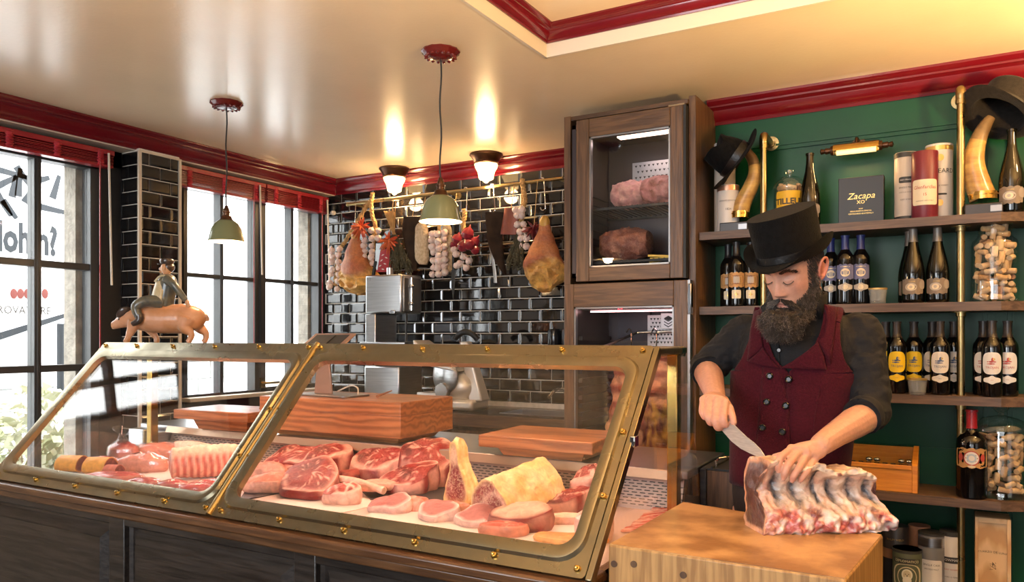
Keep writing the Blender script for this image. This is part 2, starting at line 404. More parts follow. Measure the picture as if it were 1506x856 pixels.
# ---- tiled pier between the windows
pier = struct(MB().box(-4.2, -3.925, 2.690, 2.945, 0, 2.50), 'column', M_grout)
m = MB(); m.box(-3.927, -3.912, 2.680, 2.696, .3, 2.487); m.box(-3.927, -3.912, 2.937, 2.952, .3, 2.487); m.box(-3.926, -3.913, 2.69, 2.94, 2.478, 2.49)
struct(m, 'edge_strip', mat('cream_edge_strip', (.62, .52, .40), .5), parent=pier)
for r in range(-8, 15):
    zc = 1.376 + P_R * (r + .5)
    for a, b2 in (((0, .122), (.122, .242)) if r % 2 else ((0, .052), (.052, .19), (.19, .242))): add_tile(pier, 2.696 + a, 2.696 + b2, zc, lambda u, z: (-3.925, u, z), rz=pi / 2)
    for a, b2 in (((-4.11, -4.02), (-4.02, -3.927)) if r % 2 else ((-4.11, -4.065), (-4.065, -3.927))): add_tile(pier, a, b2, zc, lambda u, z: (u, 2.690, z))

# ---- windows
def window(n, y0, y1, z0, z1, mull, rails, fw=.045, bw=.026):
    m = MB()
    for a, b2 in ((y0, y0 + fw), (y1 - fw, y1)): m.box(XN - .05, XN + .03, a, b2, z0, z1)
    for a, b2 in ((z0, z0 + fw), (z1 - fw, z1)): m.box(XN - .05, XN + .03, y0, y1, a, b2)
    for y in mull: m.box(XN - .045, XN + .025, y - bw / 2, y + bw / 2, z0, z1); m.box(XN + .02, XN + .03, y - bw / 5, y + bw / 5, z0, z1)
    for z in rails: m.box(XN - .04, XN + .02, y0, y1, z - bw / 2, z + bw / 2)
    f = struct(m, 'window_%d' % n, M_frame, bev=.003)
    ys = [y0 + fw] + [q for y in mull for q in (y - bw / 2, y + bw / 2)] + [y1 - fw]; zs = [z0 + fw] + [q for z in rails for q in (z - bw / 2, z + bw / 2)] + [z1 - fw]
    for i in range(0, len(ys), 2):
        for k in range(0, len(zs), 2):
            MB().box(XN - .008, XN - .003, ys[i], ys[i + 1], zs[k], zs[k + 1]).build('pane', M_glass, f, smooth=False)
    return f
window(1, 1.72, 2.545, .5, 2.41, [1.93, 2.225], [1.283, 1.828], bw=.036)
window(2, 3.085, 3.67, 1.06, 2.41, [3.375], [1.833], fw=.03)
d3 = window(3, 3.69, 4.285, 1.06, 2.41, [3.985], [1.838], fw=.045)
m = MB(); p = oX(385, 563, -4.07); m.box(-4.07, -4.055, p.y - .02, p.y + .02, p.z - .035, p.z + .035); m.tube([(-4.06, p.y, p.z), (-4.03, p.y, p.z), (-4.02, p.y + .02, p.z), (-4.02, p.y + .11, p.z)], .009)
m.build('handle', M_gold, d3, label='polished brass lever handle')
# exterior reveals
m = MB(); m.box(-4.27, -4.16, 2.47, 2.62, .3, 2.7); m.box(-4.26, -4.16, 4.22, 4.5, .3, 2.7)
struct(m, 'trim_8', mat('rough_cast_plaster', (.30, .27, .22), .9, c2=(.19, .17, .14), scale=14, bump=.9, bscale=40))

# ---- red venetian blinds drawn up
def blind(y0, y1, zt, zb, label, wand_y, wand_z, n=9):
    o = thing('window_blind', label, 'blind', (-4.02, (y0 + y1) / 2, zb), 'raised red window blinds')
    MB().box(-4.05, -3.985, y0, y1, zt - .028, zt).build('head_rail', M_redblind, o, bev=.003)
    MB().box(-4.045, -3.99, y0 + .005, y1 - .005, zb, zb + .014).build('bottom_rail', M_redblind, o, bev=.003)
    k = max(6, int((zt - zb - .045) / .0075))
    for i in range(k):
        z = zb + .016 + i * (zt - zb - .046) / k; MB().box(-4.043 + .004 * (i % 2), -3.992 + .004 * (i % 2), y0 + .006, y1 - .006, z, z + .0035).build('slat', M_redblind, o, smooth=False)
    nt_ = max(2, int((y1 - y0) / .24) + 1)
    for i in range(nt_):
        y = y0 + .08 + (y1 - y0 - .16) * i / (nt_ - 1); t = MB()
        t.grid(lambda u, v: Vector((-3.986 + .005 * sin(v * 40), y - .018 + .036 * u + .004 * sin(v * 31 + i), lerp(zb + .004, zt - .006, v))), 2, 14)
        t.build('ladder_tape', mat_tape, o, solid=.002)
    MB().tube([(-3.978, wand_y, zt - .02), (-3.975, wand_y, zt - .1), (-3.97, wand_y + .012, wand_z)], .006, 8).build('wand', M_white, o, label='white turning wand')
    MB().tube([(-3.985, wand_y - .045, zt - .02), (-3.985, wand_y - .045, 1.3)], .0035, 6).build('cord', M_redblind, o)
    return o
mat_tape = mat('red_ladder_tape', (.42, .02, .035), .7)
blind(1.73, 2.585, 2.468, 2.372, 'long raised red blind over the tall window left of the tiled pier', 2.545, 1.73)
blind(2.985, 3.66, 2.475, 2.352, 'raised red blind just right of the tiled pier', 3.60, 1.86)
blind(3.67, 4.26, 2.475, 2.352, 'raised red blind over the window next to the tiled back wall', 4.235, 1.84)

# ---- outside
struct(MB().box(-40, -4.3, -30, 40, -.4, -.15), 'ground', mat('street_paving', (.42, .42, .41), .9, c2=(.34, .34, .34), scale=3))
fac = MB(); fac.box(-11.4, -11.0, -30, 40, -.2, 9)
fac = struct(fac, 'wall_exterior', mat('white_render', (.80, .80, .78), .9, c2=(.74, .74, .72), scale=2))
M_stone = mat('pale_stone_block', (.50, .50, .47), .9, c2=(.34, .35, .33), scale=5, bump=.5, bscale=20)
for r in range(4):
    for k in range(22):
        if r == 3 and k % 3 == 2: pass
        y = -1.5 + k * .48 + (r % 2) * .24; j = R.uniform(0, .02)
        MB().box(-11.0, -10.93 + j, y, y + .465, -.15 + r * .30, -.15 + r * .30 + .285).build('stone', M_stone, fac, bev=.012)
struct(MB().box(-11.05, -10.85, -30, 40, 1.05, 1.12), 'trim_9', M_stone)
XF = -6.2
sg = thing('street_sign', 'white street poster with bold grey lettering and a figure, beyond the tall left window', 'sign', (XF, 3.0, 1.4))
a, b2 = oX(-60, 215, XF), oX(87, 380, XF)
MB().box(XF - .03, XF, a.y, b2.y, oX(40, 560, XF).z, oX(40, 215, XF).z).build('board', mat('sign_white', (.8, .8, .8), .8), sg)
M_let = mat('sign_grey_ink', (.018, .022, .026), .8)
def onsign(px, py): return lambda x, y: Vector((XF + .004, oX(px, py, XF).y + x, oX(px, py, XF).z + y))
m = MB(); q_ = onsign(84, 358); text(m, 'llohin?', .31, lambda x, y: q_(x * .62, y), bold=.012, align='RIGHT'); m.build('lettering', M_let, sg, smooth=False)
m = MB(); q_ = onsign(75, 458); text(m, 'IL TROVATORE', .085, lambda x, y: q_(x * .9, y), align='RIGHT'); m.build('lettering', mat('sign_brown_ink', (.03, .022, .015), .8), sg, smooth=False)
m = MB()
for i, px in enumerate((20, 30, 40, 50, 66)): q = oX(px, 432, XF); m.ell((XF + .003, q.y, q.z), (.002, .026, .04), 8, 6)
m.build('emblem', mat('sign_red_ink', (.14, .03, .022), .8), sg)
for px, py, a2, l_ in ((8, 268, .6, .2), (20, 275, 1.4, .16), (28, 268, 1.5, .22), (36, 262, -.9, .2), (5, 300, -1, .2), (14, 308, -.9, .16), (62, 264, .4, .12), (82, 275, 1.3, .2), (40, 290, 1.1, .1), (76, 308, -.1, .34), (45, 480, .33, .62), (6, 252, -.1, .4)):
    q = oX(px, py, XF); e = Vector((0, cos(a2), sin(a2))) * l_ * .5; nn = Vector((0, -sin(a2), cos(a2))) * .028
    c0 = Vector((XF + .004, q.y, q.z)); m = MB(); m.put([c0 - e - nn, c0 + e - nn * .6, c0 + e + nn * .6, c0 - e + nn], [(0, 1, 2, 3)]); m.build('brush_stroke', M_let, sg, smooth=False)
q0, q1 = oX(89.5, 240, -6), oX(89.5, 476, -6)
tag(MB().tube([(q0.x, q0.y, -.16), q1], .028, 10).build('drain_pipe', M_let), 'thin grey upright pipe standing outside the tall left window', 'pipe')
M_leaf = mat('pale_leaf', (.30, .32, .17), .7, c2=(.62, .60, .50), scale=3)  # green leaf colour mixed with a pale tone by noise
def bush(loc, r, n, label, seed):
    o = thing('flowering_shrub', label, 'shrub', loc); rr = random.Random(seed); L = MB(); B = MB()
    for i in range(10):
        a = rr.uniform(0, 2 * pi); B.tube([Vector((loc[0], loc[1], -.15)), Vector(loc) + Vector((cos(a) * .4 * r, sin(a) * .4 * r, r * 1.1))], [.012, .004], 5)
    for i in range(n):
        d = Vector((rr.gauss(0, 1), rr.gauss(0, 1), rr.gauss(0, 1))).normalized() * r * rr.uniform(.55, 1); c0 = Vector(loc) + Vector((d.x, d.y, d.z * 1.1 + r * 1.1))
        a = Vector((rr.gauss(0, 1), rr.gauss(0, 1), rr.gauss(0, 1))).normalized(); b3 = a.orthogonal().normalized(); s = rr.uniform(.03, .06)
        L.put([c0 - a * s, c0 + b3 * s * .5, c0 + a * s, c0 - b3 * s * .5], [(0, 1, 2, 3)])
    B.build('stem', mat('twig', (.2, .14, .08), .9) if 'twig' not in MATS else MATS['twig'], o)
    L.build('foliage', M_leaf, o, smooth=False, weld=False, kind='stuff')
p = oX(52, 690, -5.4); bush((p.x, p.y, .25), .40, 900, 'pale shrub outside, at the foot of the tall left window', 3)
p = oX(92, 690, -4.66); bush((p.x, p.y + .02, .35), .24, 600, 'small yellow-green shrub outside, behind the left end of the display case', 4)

# ================================================================ THE DISPLAY CASE
R = random.Random(11)
M_oakd = wood('dark_stained_oak', (.032, .025, .022), (.013, .010, .009), 0, .33)
M_ledge = wood('oiled_oak_ledge', (.13, .058, .024), (.07, .03, .013), 0, .3)
M_oakv = wood('smoked_oak_upright', (.135, .070, .032), (.072, .036, .018), 2, .42)
M_oakh = wood('smoked_oak_crosswise', (.135, .070, .032), (.072, .036, .018), 0, .42)
M_teak = mat('red_teak', (.38, .145, .048), .38, c2=(.21, .072, .022), scale=11, stretch=(.16, 1, 1), detail=7, wave='Z', dist=9.0, mix=(.0, 1.0), bump=.08, bscale=30)
M_teake = mat('teak_end_grain', (.27, .10, .04), .5, c2=(.17, .06, .025), scale=30, stretch=(1, 1, 1))
M_tray = mat('pale_marble_tray', (.78, .66, .60), .3, c2=(.70, .58, .52), scale=5)
case = thing('display_case', 'long dark oak butcher counter with slanted brass framed glass over the meat', 'display case', (-2.1, 2.2, 0))
TY, TZ = .49 / .7307, .542 / .7307
def onframe(x, t, d): return Vector((x, 1.70 + t * TY - d * TZ, .87 + t * TZ + d * TY))
b = MB(); b.box(-3.62, -.78, 1.745, 2.95, .0, .83); body = b.build('body', M_oakd, case, smooth=False)
m = MB(); m.box(-3.64, -.75, 1.655, 1.80, .832, .862); m.box(-3.63, -.76, 1.68, 1.76, .800, .832); m.build('ledge', M_ledge, case, bev=.008)
st = [-2.636, -1.704]; dx = st[1] - st[0]; sts = [st[0] - dx, st[0], st[1], st[1] + dx]
for x in sts:
    a, b2 = max(x - .045, -3.62), min(x + .045, -.78)
    if b2 > a: MB().box(a, b2, 1.715, 1.75, .06, .80).build('stile', M_oakd, case, bev=.004)
MB().box(-3.62, -.78, 1.716, 1.75, .765, .812).build('rail', M_oakd, case, bev=.004); MB().box(-3.62, -.78, 1.716, 1.75, .0, .10).build('rail', M_oakd, case, bev=.004)
for i in range(3):
    x0, x1 = max(sts[i] + .045, -3.62), min(sts[i + 1] - .045, -.78); z0, z1 = .10, .765; m = MB(); lv = [(0, .0), (.012, .010), (.02, .010), (.055, -.013), (.06, -.018)]
    loops = [[(x0 + k, 1.742 + d - .006, z0 + k), (x1 - k, 1.742 + d - .006, z0 + k), (x1 - k, 1.742 + d - .006, z1 - k), (x0 + k, 1.742 + d - .006, z1 - k)] for k, d in lv]
    vs = [p for l in loops for p in l]; m.put(vs, [(j * 4 + k, j * 4 + (k + 1) % 4, j * 4 + 4 + (k + 1) % 4, j * 4 + 4 + k) for j in range(len(lv) - 1) for k in range(4)] + [tuple(len(lv) * 4 - 4 + k for k in range(4))])
    m.build('panel', M_oakd, case, ang=15)
def rrect(x0, x1, y0, y1, r, k=6):
    o = []
    for cx, cy, a0 in ((x1 - r, y0 + r, -pi / 2), (x1 - r, y1 - r, 0), (x0 + r, y1 - r, pi / 2), (x0 + r, y0 + r, pi)):
        for i in range(k + 1): a = a0 + pi / 2 * i / k; o.append((cx + r * cos(a), cy + r * sin(a)))
    return o
def brass_frame(X0, X1, h0, h1, screws):
    f = thing('brass_frame', None, None); f.parent = case; f.location = (0, 0, 0); bpy.data.objects.remove(f)
    spec = [((X0, X1, -.012, .735, .012), -.006), ((X0, X1, -.012, .735, .012), .012), ((h0 - .046, h1 + .036, .02, .69, .07), .012), ((h0 - .040, h1 + .031, .026, .684, .07), .021),
            ((h0 - .030, h1 + .024, .034, .675, .065), .023), ((h0, h1, .062, .648, .045), .017), ((h0, h1, .062, .648, .045), -.004)]
    m = MB(); loops = [[onframe(x, t, d) for x, t in rrect(*q)] for q, d in spec]; n = len(loops[0]); vs = [p for l in loops for p in l]
    k = len(loops); m.put(vs, [(j * n + i, j * n + (i + 1) % n, (j + 1) % k * n + (i + 1) % n, (j + 1) % k * n + i) for j in range(k) for i in range(n)])
    fo = m.build('brass_frame', M_brassd, case, ang=30)
    m = MB(); m.prism([(x, t) for x, t in rrect(h0 - .01, h1 + .01, .052, .658, .05)], onframe, -.003, .003); m.build('glass_pane', M_glass, fo, smooth=False, label='clear slanted glass pane')
    for x, t in screws:
        s = MB(); c0 = onframe(x, t, .012); N = onframe(x, t, 1.012) - c0; mt = N.to_track_quat('Z', 'Y').to_matrix().to_4x4()
        s.lathe([(.0095, 0), (.0095, .004), (.007, .008), (.0001, .0095)], 12, c0, mt); s.lathe([(.004, .004), (.004, .015), (.0001, .017)], 8, c0, mt); s.build('screw', M_gold, fo)
    return fo
xs2 = [-2.055, -1.79, -1.53, -1.275, -1.02, -.785]
brass_frame(-2.095, -.762, -2.04, -.818, [(x, .010) for x in xs2] + [(x, .712) for x in (-2.07, -1.86, -1.595, -1.33, -1.055, -.79)] + [(-2.078, .215), (-2.078, .416), (-.775, .215), (-.775, .418)])
brass_frame(-3.445, -2.103, -3.385, -2.16, [(x, .010) for x in (-3.40, -3.12, -2.86, -2.60, -2.34, -2.125)] + [(x, .712) for x in (-3.41, -3.18, -2.93, -2.66, -2.40, -2.13)] + [(-2.122, .215), (-2.122, .416)])
m = MB(); m.tube([onframe(-2.099, -.01, .012), onframe(-2.099, .735, .012)], .011, 12); m.build('brass_bar', M_brass, case)
m = MB(); m.prism([(x, t) for x, t in ((-.762, -.012), (-.745, -.012), (-.745, .735), (-.762, .735))], onframe, -.02, .008); m.build('brass_bar', M_brassd, case, bev=.002)
m = MB(); m.box(-3.445, -.745, 2.185, 2.46, 1.394, 1.416); m.box(-3.44, -.75, 2.44, 2.462, 1.385, 1.418); m.build('top_shelf', M_brassd, case, bev=.004)
m = MB(); m.tube([(-3.3, 2.30, 1.372), (-.88, 2.30, 1.372)], .008, 10); m.build('lamp_tube', mat('warm_lamp_tube', (1, .6, .4), .5, emit=(1, .42, .24), estr=9), case)
m = MB(); m.prism([(2.278, 1.394), (2.278, 1.375), (2.286, 1.375), (2.29, 1.388), (2.312, 1.388), (2.316, 1.375), (2.324, 1.375), (2.324, 1.394)], lambda a, b, d: (d, a, b), -3.32, -.86); m.build('lamp_housing', M_steeld, case, smooth=False)
light('counter_lamp', 'AREA', (-2.1, 2.30, 1.362), 11, (1, .54, .38), 2.4, (radians(-20), 0, 0), .03)
for x in (-.775, -3.42):
    m = MB(); m.box(x - .018, x + .018, 2.395, 2.435, .86, 1.394); m.build('post', M_gold, case, bev=.004, label='bright yellow brass corner post')
    m = MB(); m.prism([(1.765, .875), (2.165, 1.385), (2.45, 1.393), (2.475, 1.386), (2.60, .985), (2.60, .875)], lambda a, b, d: (d, a, b), x + .021, x + .026); m.build('side_glass', M_glass, case, smooth=False)
m = MB(); z = onframe(0, .40, 0); m.box(-.752, -.736, z.y - .012, z.y + .02, z.z - .015, z.z + .015); m.build('clip', M_chrome, case, bev=.003)
m = MB(); m.box(-3.44, -.78, 1.755, 2.52, .842, .860); m.build('tray', M_tray, case, smooth=False)
m = MB(); m.hexa([(-3.44, 2.50, .858), (-.78, 2.50, .858), (-.78, 2.53, .858), (-3.44, 2.53, .858), (-3.44, 2.545, .972), (-.78, 2.545, .972), (-.78, 2.575, .972), (-3.44, 2.575, .972)])
perf = m.build('air_grille', mat('copper_toned_grille', (.40, .29, .24), .35, .7), case, smooth=False)
m = MB()
for r in range(9):
    zz = .872 + r * .0095; yy = 2.50 + .045 * (zz - .858) / .114 - .0006
    for k in range(88):
        x = -3.42 + k * .030 + (r % 2) * .015
        m.put([(x, yy, zz), (x + .02, yy, zz), (x + .02, yy + .0012, zz + .0032), (x, yy + .0012, zz + .0032)], [(0, 1, 2, 3)])
m.build('slot', M_dark, perf, smooth=False, weld=False, kind='stuff')
m = MB(); m.box(-3.66, -.76, 2.515, 3.0, .972, 1.0); m.build('worktop', M_steel, case, bev=.004)
m = MB(); m.hexa([(-3.44, 2.50, .968), (-.78, 2.50, .968), (-.78, 2.53, .968), (-3.44, 2.53, .968), (-3.44, 2.512, .998), (-.78, 2.512, .998), (-.78, 2.53, .998), (-3.44, 2.53, .998)]); m.build('front_lip', mat('copper_lit_steel', (.60, .42, .30), .3, .9), case, smooth=False)  # warm lamp reflection is put into the steel lip's colour
m = MB(); m.box(-3.66, -3.45, 2.45, 2.98, .0, .97); m.box(-3.62, -3.50, 2.42, 2.50, .80, .985); m.build('end_housing', M_steel, case, bev=.006)
m = MB(); m.box(-.755, -.62, 2.66, 2.98, 0, .985); e = m.build('end_cabinet', M_oakv, case, bev=.004)
m = MB(); m.box(-.758, -.735, 2.645, 2.66, .60, .99); m.box(-.64, -.62, 2.645, 2.66, .60, .99); m.build('stile', M_oakd, e, bev=.002)
m = MB(); m.box(-.755, -.62, 2.66, 2.98, .985, .992); m.box(-.722, -.715, 2.66, 2.98, .992, .999); m.build('lid', M_dark, e, smooth=False)
m = MB()
m.tube([(-.715, 2.70, .992), (-.715, 2.70, 1.012), (-.705, 2.71, 1.022), (-.665, 2.78, 1.022), (-.655, 2.79, 1.012), (-.655, 2.79, .992)], .004, 8); m.build('handle', M_chrome, e)

# ---- slabs of timber on the worktop
def slab(name, label, cat, x0, x1, y0, y1, z0, zt, th, inset, rz=0, group=None):
    o = thing(name, label, cat, ((x0 + x1) / 2, (y0 + y1) / 2, z0), group)
    m = MB(); m.box(x0, x1, y0, y1, zt - th, zt); top = m.build('board', M_teak, o, bev=.004)
    m = MB(); i = inset
    m.hexa([(x0 + i + .02, y0 + i + .02, z0 + .001), (x1 - i - .02, y0 + i + .02, z0 + .001), (x1 - i - .02, y1 - i - .02, z0 + .001), (x0 + i + .02, y1 - i - .02, z0 + .001), (x0 + i, y0 + i, zt - th), (x1 - i, y0 + i, zt - th), (x1 - i, y1 - i, zt - th), (x0 + i, y1 - i, zt - th)])
    m.build('foot', M_teak, o, smooth=False)
    m = MB(); m.box(x0 - .0012, x1 + .0012, y0 - .0012, y1 + .0012, zt - th * .40, zt - th * .36); m.build('glue_line', M_teake, o, smooth=False)
    o.rotation_euler.z = rz
    return o
slab('cutting_board', 'thick reddish cutting board on the worktop behind the upright steak', 'cutting board', -1.545, -1.085, 2.45, 2.80, 1.0, 1.082, .045, .05, .03)
slab('cutting_board', 'thick cutting board on the worktop behind the left pane, below the pig', 'cutting board', -3.27, -2.80, 2.43, 2.72, 1.0, 1.10, .045, .06, .08)
bx = slab('wooden_block', 'large deep reddish wood block carrying the tablet stand', 'wooden block', -2.76, -1.965, 2.50, 2.90, 1.0, 1.178, .15, .04, .03)

# ================================================================ MEAT
M_meat = mat('raw_meat', (.5, .1, .08), .46, attr='Col', scale=38, c2=(.56, .18, .14), spec=.32, coat=.0, bump=.22, bscale=70, sss=.08)
M_dry = mat('dry_aged_meat', (.5, .1, .08), .55, attr='Col', scale=42, c2=(.85, .60, .36), bump=.5, bscale=60)
M_wrap = glass('cling_film', (.97, .95, .95), 1.6, rough=.12)
RED = (.21, .010, .010); DRED = (.095, .0045, .006); FAT = (.68, .36, .27); PINK = (.62, .26, .20); YFAT = (.72, .40, .13); CREAM = (.84, .64, .44); PORK = (.62, .25, .20)
def meat_tag(o, label, group=None, cat='meat'): return tag(o, label, cat, group)
def pillow(m, c, a, b, h, rot, seed, lean=(0, 0), red=RED, fat=FAT, rim=.13, lob=.20, seam=.10, n=60, top=.74, marb=.4, fatside=1.0):
    """irregular slab of meat with a lying cut face; c centre of its underside"""
    rn = 12; V = []; C = []; cr, sr = cos(rot), sin(rot); c = Vector(c); LM = .85 * hypot(lean[0], lean[1]) * min(a, b) if lean != (0, 0) else 0
    def outline(ph): return 1 + lob * (.6 * sin(2 * ph + seed) + .5 * sin(3 * ph + seed * 2.3) + .25 * sin(5 * ph + seed * 1.1))
    for k in range(rn + 1):
        s = k / rn
        for i in range(n):
            ph = 2 * pi * i / n; o = outline(ph)
            if s < .3: q = s / .3; rr = .90 + .10 * sin(pi * q); z = h * top * q * q * (3 - 2 * q)
            else: q = (s - .3) / .7; rr = 1 - q; rr = .97 * rr; z = h * (top + (1 - top) * (1 - rr * rr))
            x, y = a * o * rr * cos(ph), b * o * rr * sin(ph)
            p = Vector((x * cr - y * sr, x * sr + y * cr, 0)); w = nz(p + Vector((seed, 0, s)), 22, seed)
            z2 = z * (1 + .12 * w) + max(0, lean[0] * p.x + lean[1] * p.y + LM) * min(1, s / .3)
            V.append(c + Vector((p.x, p.y, z2)))
            if s < .3: col = (*cmix(fat, red, .30 + .7 * smooth(-.2, .15, nz(p, 16, seed + 3)) if red in (RED, DRED) else .25 + .4 * w), .15)
            else:
                ti = rr / .97; sm = abs(nz(p, 26, seed + 9)); fa = smooth(1 - rim, 1 - rim * .5, ti) if sin(ph + seed) > -.65 else smooth(.96, 1, ti)
                fa = max(fa, 1 - smooth(seam * .15, seam * .6, sm)) if seam else fa
                col = (*cmix(cmix(red, DRED if red == RED else red, smooth(.1, .5, nz(p, 14, seed + 5))), fat, fa), marb * (1 - fa * .7))
            C.append(col)
    F_ = [(k * n + i, k * n + (i + 1) % n, (k + 1) * n + (i + 1) % n, (k + 1) * n + i) for k in range(rn) for i in range(n)]
    m.put(V, F_ + [tuple(range(n))[::-1]], C); return m
def log(m, O, U, W, N, L, outline, capcol, sidecol, ns=14, n=48, rings=8, scale=lambda s: (1, 1), bend=lambda s: Vector(), rough=.04, seed=0, round_end=.0):
    """cut length of meat: outline(ph)->(w,z) about O, swept along U; capcol(t,ph,w,z), sidecol(s,ph,w,z)"""
    O, U, W, N = Vector(O), Vector(U).normalized(), Vector(W), Vector(N); V = []; C = []; seq = []
    for k in range(rings): seq.append((0, (k + .02) / rings, 'a'))
    for k in range(ns + 1): seq.append((k / ns, 1, 's'))
    for k in range(rings): seq.append((1, 1 - (k + 1 - .02) / rings, 'b'))
    for s, t, w_ in seq:
        sw, sz = scale(s)
        for i in range(n):
            ph = 2 * pi * i / n; ow, oz = outline(ph); q = O + U * (L * s) + W * (ow * t * sw) + N * (oz * t * sz) + bend(s)
            if w_ == 's': q += (W * ow + N * oz) * rough * nz(q, 30, seed) + (W * ow + N * oz) * rough * .6 * nz(q, 80, seed + 4)
            elif round_end: q += U * (round_end * (1 - t * t) * (1 if w_ == 'b' else -1))
            V.append(q); C.append(sidecol(s, ph, ow, oz) if w_ == 's' else capcol(t, ph, ow * t, oz * t))
    K = len(seq); m.put(V, [(k * n + i, k * n + (i + 1) % n, (k + 1) * n + (i + 1) % n, (k + 1) * n + i) for k in range(K - 1) for i in range(n)] + [tuple(range(n))[::-1], tuple((K - 1) * n + i for i in range(n))], C)
    return m
DZ = .861
def D(px, py, z=DZ): return oZ(px, py, z)
# --- right pane
def bone_end(m, a, b, r):
    m.tube(catmull([a, lerp(Vector(a), Vector(b), .5) + Vector((0, .004, .008)), b], 6), [r * .8] + [r] * 10 + [r * 1.15, r * 1.1], 12, cols=[(.82, .52, .38, .1)] * 13)
m = MB(); c = D(440, 728); pillow(m, c + Vector((.02, .04, 0)), .105, .15, .045, .7, 2.1, (-.1, .38), rim=.2, seam=.11, lob=.12); bone_end(m, c + Vector((.07, .10, .055)), D(565, 722, .89), .013)
meat_tag(m.build('tomahawk_steak', M_meat), 'big bone-in steak with a long bare rib bone, front left of the right pane')
m = MB(); c = D(545, 728); pillow(m, c + Vector((.02, .02, .02)), .08, .05, .035, .9, 4.2, red=FAT, seam=0, marb=.1); meat_tag(m.build('fat_piece', M_meat), 'pale pink strip of fat lying over the end of the long rib bone')
m = MB(); c = D(490, 744); pillow(m, c + Vector((0, .05, 0)), .062, .055, .05, .3, 1.3, (0, .3), red=(.40, .06, .045), fat=(.80, .52, .40), rim=.25, seam=.26, lob=.2); meat_tag(m.build('marrow_bone', M_meat), 'small squat knuckle of bone and red meat in front of the long rib bone')
m = MB(); c = D(572, 703); pillow(m, c + Vector((0, -.06, 0)), .13, .09, .075, .5, 3.0, (.0, .5), rim=.25, seam=.12); meat_tag(m.build('steak', M_meat), 'thick red steak with a fat rim leaning at the back, left of the upright steak')
m = MB(); c = D(600, 723); pillow(m, c + Vector((.0, .0, .0)), .12, .075, .055, .55, 5.3, (0, .42), rim=.2, seam=.14); meat_tag(m.build('steak', M_meat), 'red ribeye steak with a white fat eye, overlapping in front of the back steaks')
m = MB(); c = D(634, 712); pillow(m, c + Vector((-.01, .0, 0)), .10, .10, .10, -.3, 6.6, (-.3, .5), rim=.2, seam=.12); meat_tag(m.build('steak', M_meat), 'steep red steak with a fat seam, immediately left of the upright dry-aged steak')
m = MB(); c = D(450, 700); pillow(m, c + Vector((.03, .02, 0)), .16, .09, .09, .35, 8.1, (0, .35), rim=.3, seam=.15, top=.7); meat_tag(m.build('beef_joint', M_meat), 'large marbled lump of beef at the back left of the right pane')
m = MB(); c = D(405, 697); pillow(m, c + Vector((.04, .02, 0)), .10, .11, .05, .35, 9.4, (0, .4), rim=.2, seam=.1, top=.7); meat_tag(m.build('beef_joint', M_meat), 'flat pile-like red joint left of the large marbled lump of beef')
m = MB(); c = D(383, 722); pillow(m, c + Vector((.04, .03, 0)), .10, .07, .07, .8, 7.7, red=(.72, .28, .2), fat=(.82, .45, .34), seam=.05, top=.55, marb=.3); meat_tag(m.build('poultry_piece', M_meat), 'pale salmon pink rounded cut at the left corner of the right pane')
m = MB(); c = D(372, 706); pillow(m, c + Vector((.03, .06, 0)), .08, .06, .07, .3, 1.9, red=PINK, seam=.1, top=.6); meat_tag(m.build('poultry_piece', M_meat), 'pale pink cut behind the rounded salmon pink one')
def rod_piece(p0, p1, r, col, name, label, cat='sausage', cap=DRED, sag=0):
    m = MB(); a, b2 = Vector(p0), Vector(p1); U = b2 - a; W = U.cross(Vector((0, 0, 1))).normalized()
    log(m, a, U, W, (0, 0, 1), U.length, lambda ph: (r * cos(ph), r * (sin(ph) + 1) * .96), lambda t, ph, x, z: (*cap, .6), lambda s, ph, x, z: (*cmix(col, DRED, .3 + .6 * nz((s * 4, ph, 0), 2)), .15), 10, 24, 4, lambda s: (.8 + .2 * sin(pi * min(1, max(.0, s)) ** .6), 1), seed=r * 99, round_end=r * .5)
    return meat_tag(m.build(name, M_meat), label, None, cat)
rod_piece(D(500, 712, .862), D(560, 703, .862), .028, (.42, .10, .07), 'cured_sausage', 'stubby brown cured sausage between the beef joint and the back steaks')
M_slate = mat('slate_plate', (.03, .028, .03), .5, bump=.2, bscale=40)
def flat(name, label, cat, pts, m_, h=.003, z=DZ):
    m = MB(); P = [D(*p, z) for p in pts]; n = len(P); m.put([*P, *[p + Vector((0, 0, h)) for p in P]], [tuple(range(n)), tuple(range(n, 2 * n))] + [(i, (i + 1) % n, n + (i + 1) % n, n + i) for i in range(n)])
    return tag(m.build(name, m_, smooth=False), label, cat)
M_paper = mat('white_butcher_paper', (.84, .72, .66), .6, bump=.2, bscale=18)
flat('slate_plate', 'dark slate plate under the red steaks in the right pane', 'plate', [(545, 735), (650, 742), (690, 715), (570, 690), (520, 712)], M_slate)
flat('slate_plate', 'dark slate plate under the salmon pink cuts at the left of the right pane', 'plate', [(350, 738), (430, 722), (470, 690), (385, 690)], M_slate)
flat('paper_sheet', 'white butcher paper under the long-boned steak', 'paper', [(380, 745), (470, 762), (560, 742), (520, 728), (460, 722)], M_paper, .0015)
flat('paper_sheet', 'white butcher paper under the row of pork slices', 'paper', [(530, 765), (720, 795), (740, 775), (640, 745), (560, 745)], M_paper, .0015)
flat('paper_sheet', 'white butcher paper under the beef cap in the front right corner', 'paper', [(745, 800), (850, 815), (880, 765), (800, 750), (760, 775)], M_paper, .0015)
